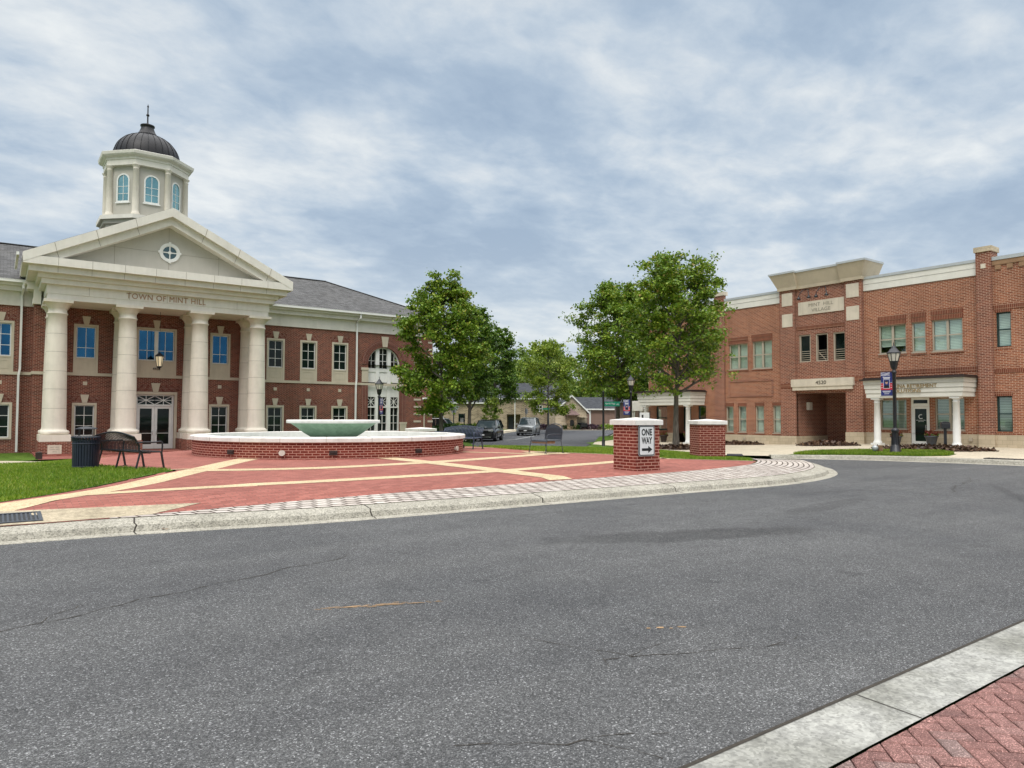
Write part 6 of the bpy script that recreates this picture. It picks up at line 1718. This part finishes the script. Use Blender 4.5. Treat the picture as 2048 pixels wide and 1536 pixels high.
def shrub(name, loc, sx, sy, h, n, ls, mat, seed, label, cat='shrub', rz=0, group=None, stem=True):
    rnd = random.Random(seed); T = local(thing(name, loc, label, cat, group, rz)); V, F = [], []
    for _ in range(n):
        u, v = rnd.uniform(-1, 1), rnd.uniform(-1, 1); top = h*(1-.10*abs(u)**3-.18*abs(v)**2+.05*math.sin(u*sx*3+seed))
        k = rnd.random()
        z = top*(1-rnd.random()**2*.25) if k < .5 else rnd.uniform(.02, 1)*top
        if k > .5: v = math.copysign(1-rnd.random()**2*.25, v)
        leaf_faces(V, F, Vector((u*sx, v*sy, max(.02, z))), ls*rnd.uniform(.7, 1.3), rnd)
    mb = MB(); mb.add(V, F); mb.build('foliage', mat, T)
    st = MB()
    for i in range(max(2, int(sx*2))): x = -sx*.8+1.6*sx*(i+.5)/max(2, int(sx*2)); st.tube([(x, 0, -.05), (x+.05, .02, h*.7)], [.03, .012], 5)
    st.build('stem', 'bark', T)
    return T
shrub('hedge', (28.6, 47.0, -.55), 1.6, .55, 1.5, 5200, .15, 'leaf_hedge', 41, 'dark clipped hedge behind the blue grey bench', 'hedge', R(-36))
shrub('hedge', (35.4, 56.2, -.45), 2.0, .7, 1.3, 3000, .18, 'leaf_light', 42, 'bright green low hedge further back past the dark one', 'hedge', R(-36))
for i, (x, y, m, lab) in enumerate(((66.6, 82.0, 'leaf_plum', 'plum coloured low shrub at the foot of the gabled house'), (69.0, 80.0, 'leaf_hedge', 'dark green low shrub before the stone kiosk'), (71.2, 78.2, 'leaf_plum', 'plum shrub between two green ones right of the kiosk'), (73.4, 76.6, 'leaf', 'green low shrub at the right end of the row'))):
    shrub('low_shrub', (x, y, -.35), 1.5, .8, .72, 900, .20, m, 50+i, lab, 'shrub', R(-40), 'row of low shrubs before the apartments')

# mulch beds: mounds of chips
def mulch(name, c, rx, ry, h, n, seed, label, rz=0, z=None):
    rnd = random.Random(seed); mb = MB(); z0 = H(*c) if z is None else z; ca, sa = math.cos(rz), math.sin(rz)
    rows = 7; seg = 30; pts = []
    for j in range(rows+1):
        t = j/rows
        for i in range(seg):
            a = 2*PI*i/seg; r = t*(1+.10*math.sin(3*a+seed)+.06*math.sin(7*a)); x, y = rx*r*math.cos(a), ry*r*math.sin(a); X, Y = c[0]+x*ca-y*sa, c[1]+x*sa+y*ca
            pts.append((X, Y, (H(X, Y) if z is None else z0)+.012+h*(1-t*t)))
    mb.add(pts, [(j*seg+i, j*seg+(i+1) % seg, (j+1)*seg+(i+1) % seg, (j+1)*seg+i) for j in range(rows) for i in range(seg)], 0, None, True)
    V, F = [], []
    for _ in range(n):
        a = rnd.uniform(0, 2*PI); t = math.sqrt(rnd.random())*1.04; r = t*(1+.10*math.sin(3*a+seed)+.06*math.sin(7*a)); x, y = rx*r*math.cos(a), ry*r*math.sin(a); X, Y = c[0]+x*ca-y*sa, c[1]+x*sa+y*ca
        leaf_faces(V, F, Vector((X, Y, (H(X, Y) if z is None else z0)+.02+h*max(0, 1-t*t)+rnd.uniform(0, .03))), .12*rnd.uniform(.6, 1.5), rnd, 1.2)
    mb.add(V, F, 1)
    return tag(mb.build(name, ['mulchbed', 'mulch']), label, None, None, 'stuff')
mulch('mulch_bed', (33.6, 14.6), 1.0, 2.3, .16, 1500, 61, 'brown mulch mound under the black mailbox', R(10))
mulch('mulch_bed', (35.0, 20.4), .8, 1.5, .15, 900, 62, 'brown mulch mound before the entrance recess', R(8))
mulch('mulch_bed', (36.0, 26.6), .75, 1.5, .14, 800, 63, 'brown mulch mound before the ground floor windows', R(5))
mulch('mulch_bed', (27.9, 24.25), 1.3, 1.3, .13, 1400, 64, 'brown mulch ring round the street tree trunk')

def pot(loc, label, seed, s=1., mat='charcoal'):
    rnd = random.Random(seed); T = local(thing('flower_pot', loc, label, 'flower pot', 'flower pots beside the shop doors'))
    mb = MB(); mb.lathe([(.16*s, 0), (.24*s, .38*s), (.28*s, .40*s), (.28*s, .45*s), (.24*s, .45*s), (.22*s, .40*s), (0, .39*s)], (0, 0), 18); mb.build('pot', mat, T)
    V, F = [], []
    for _ in range(260):
        a = rnd.uniform(0, 2*PI); r = .26*s*math.sqrt(rnd.random()); leaf_faces(V, F, Vector((r*math.cos(a), r*math.sin(a), .45*s+rnd.random()**1.5*.22*s)), .08, rnd)
    mb = MB(); mb.add(V, F); mb.build('flowers', 'petal', T)
    V, F = [], []
    for _ in range(120):
        a = rnd.uniform(0, 2*PI); r = .27*s*math.sqrt(rnd.random()); leaf_faces(V, F, Vector((r*math.cos(a), r*math.sin(a), .42*s+rnd.random()*.12*s)), .09, rnd)
    mb = MB(); mb.add(V, F); mb.build('leaves', 'leaf_dark', T)
pot((36.75, 15.95, H(36.75, 15.95)), 'dark flower pot with red flowers right of the shop door', 71, 1.1)
pot((36.75, 17.62, H(36.75, 17.62)), 'dark flower pot half hidden behind the lamp post', 72, 1.0)
pot((36.6, 30.75, H(36.6, 30.75)), 'maroon flower pot by the green door behind the street tree', 73, 1.15, 'darkroof')
pot((36.6, 32.9, H(36.6, 32.9)), 'flower pot seen beside the front brick pillar, left of the green door', 74, 1.05, 'darkroof')

# ------------------------------------------------------------------ far buildings and woods
def apartments():
    # local frame: x to the right, y away from the camera
    rz = R(-36); d0 = 108.
    def base(u, v): return (u*math.cos(-rz)+v*math.sin(-rz), -u*math.sin(-rz)+v*math.cos(-rz))
    o = base(0, d0)
    T = local(thing('apartment_house', (o[0], o[1], -.45), 'long tan brick apartment house with dark roof at the end of the street', 'apartment house', None, rz))
    mb = MB()
    F = Facade('y', 0)
    F.wall(mb, -3.6, 7.9, 0, 4.75, [(3.75, 4.65, 2.75, 3.75), (-.75, 1.3, 0, 2.35, 1.6)], 0)
    mb.quad((-3.6, 0, 0), (-3.6, 9, 0), (-3.6, 9, 4.75), (-3.6, 0, 4.75))
    mb.quad((-.75, 1.6, 0), (1.3, 1.6, 0), (1.3, 1.6, 2.35), (-.75, 1.6, 2.35))
    w = mb.build('wall', 'brick_tan', T)
    mb = MB(); mb.quad((-10.5, 1.0, 0), (-3.6, 1.0, 0), (-3.6, 1.0, 4.1), (-10.5, 1.0, 4.1)); mb.quad((-10.5, 1.0, 0), (-10.5, 9, 0), (-10.5, 9, 4.1), (-10.5, 1.0, 4.1)); mb.build('wing_wall', 'brick_tan', T)
    mb = MB(); mb.add([(-4.0, -.4, 4.8), (8.2, -.4, 4.8), (7.0, 4.5, 7.3), (-2.4, 4.5, 7.3)], ((0, 1, 2, 3),)); mb.add([(-4.0, -.4, 4.8), (-2.4, 4.5, 7.3), (-4.0, 9.4, 4.8)], ((0, 1, 2),)); mb.build('roof', 'shingle_far', T)
    mb = MB(); mb.add([(-11, .6, 4.15), (-3.3, .6, 4.15), (-3.3, 4.8, 6.2), (-9.0, 4.8, 6.2)], ((0, 1, 2, 3),)); mb.build('wing_roof', 'shingle_far', T)
    mb = MB(); mb.box(-4.0, 8.2, -.42, -.30, 4.62, 4.80); mb.box(-11, -3.4, .58, .7, 3.98, 4.15); mb.bar((.45, -.06, 0), (.45, -.06, 4.6), .12); mb.build('gutter', 'white', T)
    mb = MB(); F.ring(mb, 3.75, 4.65, 2.75, 3.75, .09, -.1, .03); F.box(mb, 4.17, 4.23, -.08, .0, 2.8, 3.7); F.box(mb, 3.8, 4.6, -.08, .0, 3.22, 3.28); wi = mb.build('window', 'white', T)
    p = MB(); F.pane(p, 3.8, 4.6, 2.8, 3.7, -.09); p.build('pane', 'glass_dark', wi)
    mb = MB(); mb.box(-.55, .25, 1.5, 1.58, 0, 2.05); mb.build('door', 'charcoal', T)
    mb = MB(); mb.box(3.0, 3.2, -.16, -.01, 3.0, 3.3); mb.build('wall_lamp', 'black', T)
    mb = MB(); mb.quad((-8.2, .98, 1.2), (-7.2, .98, 1.2), (-7.2, .98, 2.4), (-8.2, .98, 2.4)); mb.build('window', 'glass_dark', T)
    # gabled house
    o = base(8.6, 105.)
    G = local(thing('gabled_house', (o[0], o[1], -.40), 'cream stone house with steep gable and dark roof beside the apartments', 'house', None, rz+R(16)))
    g = lambda u, z, d: (u, d, z)
    mb = MB(); mb.prism([(-2.3, 0), (2.6, 0), (2.6, 2.9), (.15, 5.15), (-2.3, 2.9)], g, 0, 7); mb.build('wall', 'stone_tan', G)
    mb = MB()
    for sg, e in ((1, 2.85), (-1, 2.55)):
        mb.prism([(.15, 5.22), (.15, 5.06), (.15+sg*e, 5.06-e*.92), (.15+sg*e, 5.22-e*.92)], g, -.25, 7.3)
    rf = mb.build('roof', 'shingle_far', G)
    mb = MB()
    for sg, e in ((1, 2.87), (-1, 2.57)):
        mb.prism([(.15, 5.24), (.15, 4.98), (.15+sg*e, 4.98-e*.92), (.15+sg*e, 5.24-e*.92)], g, -.30, -.252)
    mb.build('bargeboard', 'white', G)
    mb = MB(); mb.box(.2, .5, -.12, -.01, 3.0, 3.25); mb.build('wall_lamp', 'white', G)
    # long low building to the right
    o = base(12.0, 110.)
    L = local(thing('low_house', (o[0], o[1], -.40), 'low brown sided house with white corner boards right of the gabled house', 'house', None, rz))
    mb = MB(); mb.box(-1.5, 13, 0, 8, 0, 3.2); mb.build('wall', 'siding_brown', L)
    mb = MB(); mb.add([(-2.6, -.4, 3.22), (13.5, -.4, 3.22), (12, 4, 5.1), (-5.5, 4, 5.1)], ((0, 1, 2, 3),)); mb.add([(-2.6, -.4, 3.22), (-5.5, 4, 5.1), (-2.6, 8.4, 3.22)], ((0, 1, 2),)); mb.build('roof', 'shingle_far', L)
    mb = MB(); mb.box(-2.6, 13.5, -.45, -.32, 3.02, 3.22); mb.build('gutter', 'white', L)
    for u in (.1, 4.9, 9.5):
        mb = MB(); mb.box(u-.12, u+.12, -.05, 0, 0, 3.0); mb.build('corner_board', 'white', L)
    mb = MB(); mb.box(2.3, 4.6, -.04, .0, 0, .9); mb.build('garage_door', 'cream', L)
    # cream porch of the next building on the street
    N = local(thing('cream_porch', (37.6, 37.2, -.25), 'pale clapboard porch front just left of the village building', 'porch', None, 0))
    mb = MB(); mb.box(-.2, 2, -1.6, -.2, 2.3, 2.9); mb.box(-.1, 2, -1.5, -.3, 2.9, 3.02); mb.build('entablature', 'siding', N)
    for y in (-1.35, -.45): small_column(N, 0, y, 0, 2.3, .10)
    # (brown clapboard house further along)
    o = base(12.0, 70.)
    Q = local(thing('clapboard_house', (o[0], o[1], -.3), 'brown clapboard house showing between tree trunks left of the cream porch', 'house', None, rz))
    mb = MB(); mb.box(-1.0, 3.2, 0, 6, 0, 3.3); mb.build('wall', 'siding_brown', Q)
    mb = MB(); mb.add([(-1.4, -.4, 3.3), (3.6, -.4, 3.3), (3.2, 3, 4.6), (-1.0, 3, 4.6)], ((0, 1, 2, 3),)); mb.add([(-1.4, -.4, 3.3), (-1., 3, 4.6), (-1.4, 6.4, 3.3)], ((0, 1, 2),)); mb.add([(-1.4, 6.4, 3.3), (3.6, 6.4, 3.3), (3.2, 3, 4.6), (-1.0, 3, 4.6)], ((0, 1, 2, 3),)); mb.build('roof', 'shingle_far', Q)
    mb = MB(); mb.box(-.06, .1, -.05, 0, 0, 3.2); mb.build('corner_board', 'white', Q)
    # stone kiosk
    K = local(thing('stone_kiosk', (68.9, 79.9, -.30), 'small stone kiosk with brown hipped roof before the gabled house', 'kiosk', None, R(-30)))
    mb = MB(); mb.box(-.72, .72, -.6, .6, 0, 2.15); mb.build('wall', 'rubble', K)
    mb = MB(); mb.lathe([(1.55, 2.1), (1.5, 2.2), (.75, 2.72), (.0, 3.25)], (0, 0), 4, 0, False, phase=PI/4); mb.build('roof', 'copper', K)
    mb = MB(); mb.prism([(-.3, .5), (.3, .5), (.3, 1.15)]+[(.3*math.cos(PI*i/8), 1.15+.3*math.sin(PI*i/8)) for i in range(1, 8)]+[(-.3, 1.15)], lambda u, z, d: (u, d, z), -.63, -.605); mb.build('hearth_opening', 'interior', K)
apartments()

def woods():
    rnd = random.Random(5); V, F = [], []; st = MB()
    fwd = (math.sin(R(36)), math.cos(R(36))); rt = (math.cos(R(36)), -math.sin(R(36)))
    spots = []
    for i in range(70):
        px = rnd.uniform(830, 1420); d = rnd.uniform(135, 180)
        top = interp(px, [830, 900, 1000, 1060, 1110, 1150, 1200, 1300, 1420], [780, 770, 725, 686, 684, 706, 735, 755, 770])+rnd.uniform(0, 30)
        zt = 1.65+(832-top)*d/1420; spots.append(((px-1024)*d/1420, d, zt, rnd.uniform(4, 6.5)))
    for u, d, zt, r in spots:
        c = Vector((fwd[0]*d+rt[0]*u, fwd[1]*d+rt[1]*u, 0))
        st.tube([c, c+Vector((0, 0, zt*.8))], [.3, .08], 6)
        for k in range(26):
            a = rnd.uniform(0, 2*PI); t = rnd.random(); rr = r*math.sqrt(max(.05, 1-(2*t-.9)**2))*rnd.uniform(.4, 1); q = c+Vector((rr*math.cos(a), rr*math.sin(a), lerp(1.5, zt-.8, t)))
            for _ in range(30): leaf_faces(V, F, q+Vector((rnd.gauss(0, .8), rnd.gauss(0, .8), rnd.gauss(0, .6))), .75*rnd.uniform(.6, 1.2), rnd)
    mb = MB(); mb.add(V, F, 0); k = len(mb.mi); mb.join(st); mb.mi[k:] = [1]*(len(mb.mi)-k)
    tag(mb.build('woods', ['leaf_far', 'bark']), 'belt of mixed green woods far behind the apartments', None, None, 'stuff')
woods()
# ------------------------------------------------------------------ light, sky, camera
SUN_EL, SUN_AZ = R(52), R(232)          # azimuth measured from +Y clockwise: behind the camera's left shoulder
def world():
    w = bpy.data.worlds.new('World'); scene.world = w; w.use_nodes = True
    t = w.node_tree; t.nodes.clear()
    N = lambda ty, **k: [x := t.nodes.new(ty), [setattr(x, a, b) for a, b in k.items()]][0]
    L = t.links.new
    out = N('ShaderNodeOutputWorld'); bg = N('ShaderNodeBackground'); L(bg.outputs[0], out.inputs[0])
    sky = N('ShaderNodeTexSky', sky_type='NISHITA'); sky.sun_disc = False; sky.sun_elevation = SUN_EL; sky.sun_rotation = SUN_AZ; sky.dust_density = 2.5
    co = N('ShaderNodeTexCoord'); sep = N('ShaderNodeSeparateXYZ'); L(co.outputs['Generated'], sep.inputs[0])
    def mth(op, a, b=None, clamp=False):
        m = N('ShaderNodeMath', operation=op); m.use_clamp = clamp
        for s, v in zip(m.inputs, (a, b)):
            if v is None: continue
            if isinstance(v, (int, float)): s.default_value = v
            else: L(v, s)
        return m.outputs[0]
    z = mth('MAXIMUM', sep.outputs[2], 0.0)
    d = mth('ADD', z, .17)
    cx = N('ShaderNodeCombineXYZ'); L(mth('DIVIDE', sep.outputs[0], d), cx.inputs[0]); L(mth('DIVIDE', sep.outputs[1], d), cx.inputs[1])
    def mp(v, sc, rot, loc=(0, 0, 0)):
        m = N('ShaderNodeMapping'); m.inputs['Scale'].default_value = sc; m.inputs['Rotation'].default_value = rot; m.inputs['Location'].default_value = loc
        L(v, m.inputs[0]); return m.outputs[0]
    def noise(v, s, det, rough, dist):
        n = N('ShaderNodeTexNoise'); n.inputs['Scale'].default_value = s; n.inputs['Detail'].default_value = det; n.inputs['Roughness'].default_value = rough; n.inputs['Distortion'].default_value = dist
        L(v, n.inputs['Vector']); return n.outputs['Fac']
    big = noise(mp(cx.outputs[0], (1, 1.15, 1), (0, 0, R(20)), (1.7, .4, 0)), 1.15, 4, .5, .2)
    mid = noise(mp(cx.outputs[0], (1.0, 1.15, 1), (0, 0, R(-40)), (4.3, 2.2, 0)), 3.3, 7, .55, .25)
    fin = noise(mp(cx.outputs[0], (1.0, 1.35, 1), (0, 0, R(-58)), (7.1, 3.0, 0)), 9.0, 6, .6, .35)
    f = mth('ADD', mth('ADD', mth('MULTIPLY', big, .95), mth('MULTIPLY', mid, .62)), mth('MULTIPLY', fin, .26))
    def ramp(fac, stops):
        r = N('ShaderNodeValToRGB'); cr = r.color_ramp
        while len(cr.elements) < len(stops): cr.elements.new(.5)
        for e, (p, c) in zip(cr.elements, stops): e.position = min(1, p/1.3 if fac is f else p); e.color = (*c, 1)
        L(mth('DIVIDE', f, 1.3) if fac is f else fac, r.inputs[0]); return r.outputs[0]
    clouds = ramp(f, [(.70, (.345, .445, .575)), (.82, (.42, .52, .64)), (.93, (.545, .63, .72)), (1.03, (.69, .745, .79)), (1.13, (.82, .855, .865))])
    hz = ramp(z, [(0, (.72, .765, .775)), (.10, (.70, .75, .775)), (.5, (.56, .64, .72))])
    def mix(a, b, fac, mode='MIX'):
        m = N('ShaderNodeMix', data_type='RGBA', blend_type=mode)
        for s, v in ((m.inputs[0], fac), (m.inputs[6], a), (m.inputs[7], b)):
            if isinstance(v, (int, float)): s.default_value = v
            elif isinstance(v, tuple): s.default_value = (*v, 1)
            else: L(v, s)
        return m.outputs[2]
    hf = mth('MULTIPLY', mth('POWER', mth('SUBTRACT', 1, mth('MULTIPLY', z, 3.2), True), 1.6), .80)
    col = mix(clouds, hz, hf)
    nis = N('ShaderNodeVectorMath', operation='SCALE'); L(sky.outputs[0], nis.inputs[0]); nis.inputs[3].default_value = .10
    col = mix(col, nis.outputs[0], .10)
    # an overcast sky is brightest and most neutral overhead
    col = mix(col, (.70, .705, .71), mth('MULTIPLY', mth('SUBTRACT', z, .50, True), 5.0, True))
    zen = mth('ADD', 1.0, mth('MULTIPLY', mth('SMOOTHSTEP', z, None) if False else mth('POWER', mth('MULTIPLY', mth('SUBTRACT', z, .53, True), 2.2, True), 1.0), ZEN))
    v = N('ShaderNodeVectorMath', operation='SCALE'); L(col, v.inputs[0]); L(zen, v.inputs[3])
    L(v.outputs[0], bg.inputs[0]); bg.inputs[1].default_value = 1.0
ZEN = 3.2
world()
sl = bpy.data.lights.new('sun', 'SUN'); sl.energy = 1.3; sl.angle = R(24); sl.color = (1, .955, .89)
so = bpy.data.objects.new('sun', sl); COL.objects.link(so)
dirv = Vector((math.sin(SUN_AZ)*math.cos(SUN_EL), math.cos(SUN_AZ)*math.cos(SUN_EL), math.sin(SUN_EL)))
so.rotation_euler = dirv.to_track_quat('Z', 'Y').to_euler(); so.location = (0, 0, 60)

cam = bpy.data.cameras.new('camera'); co = bpy.data.objects.new('camera', cam); COL.objects.link(co)
cam.sensor_width = 36; cam.lens = 36*1420/2048; cam.clip_start = .1; cam.clip_end = 2000; cam.shift_y = 9.45/2048
co.location = (0, 0, 1.65)
from mathutils import Euler
co.rotation_euler = (Matrix.Rotation(R(-36), 3, 'Z') @ Matrix.Rotation(R(92.2), 3, 'X') @ Matrix.Rotation(.003, 3, 'Z')).to_euler()
scene.camera = co
scene.render.engine = 'CYCLES'
scene.view_settings.view_transform = 'Standard'; scene.view_settings.look = 'None'; scene.view_settings.gamma = 1
scene.view_settings.exposure = 0.12
scene.cycles.max_bounces = 6; scene.cycles.transparent_max_bounces = 8; scene.cycles.diffuse_bounces = 3; scene.cycles.glossy_bounces = 3; scene.cycles.transmission_bounces = 3
scene.cycles.use_adaptive_sampling = True; scene.cycles.adaptive_threshold = .02
scene.cycles.use_denoising = True
for o in bpy.data.objects:
    if '_w' in o: del o['_w']
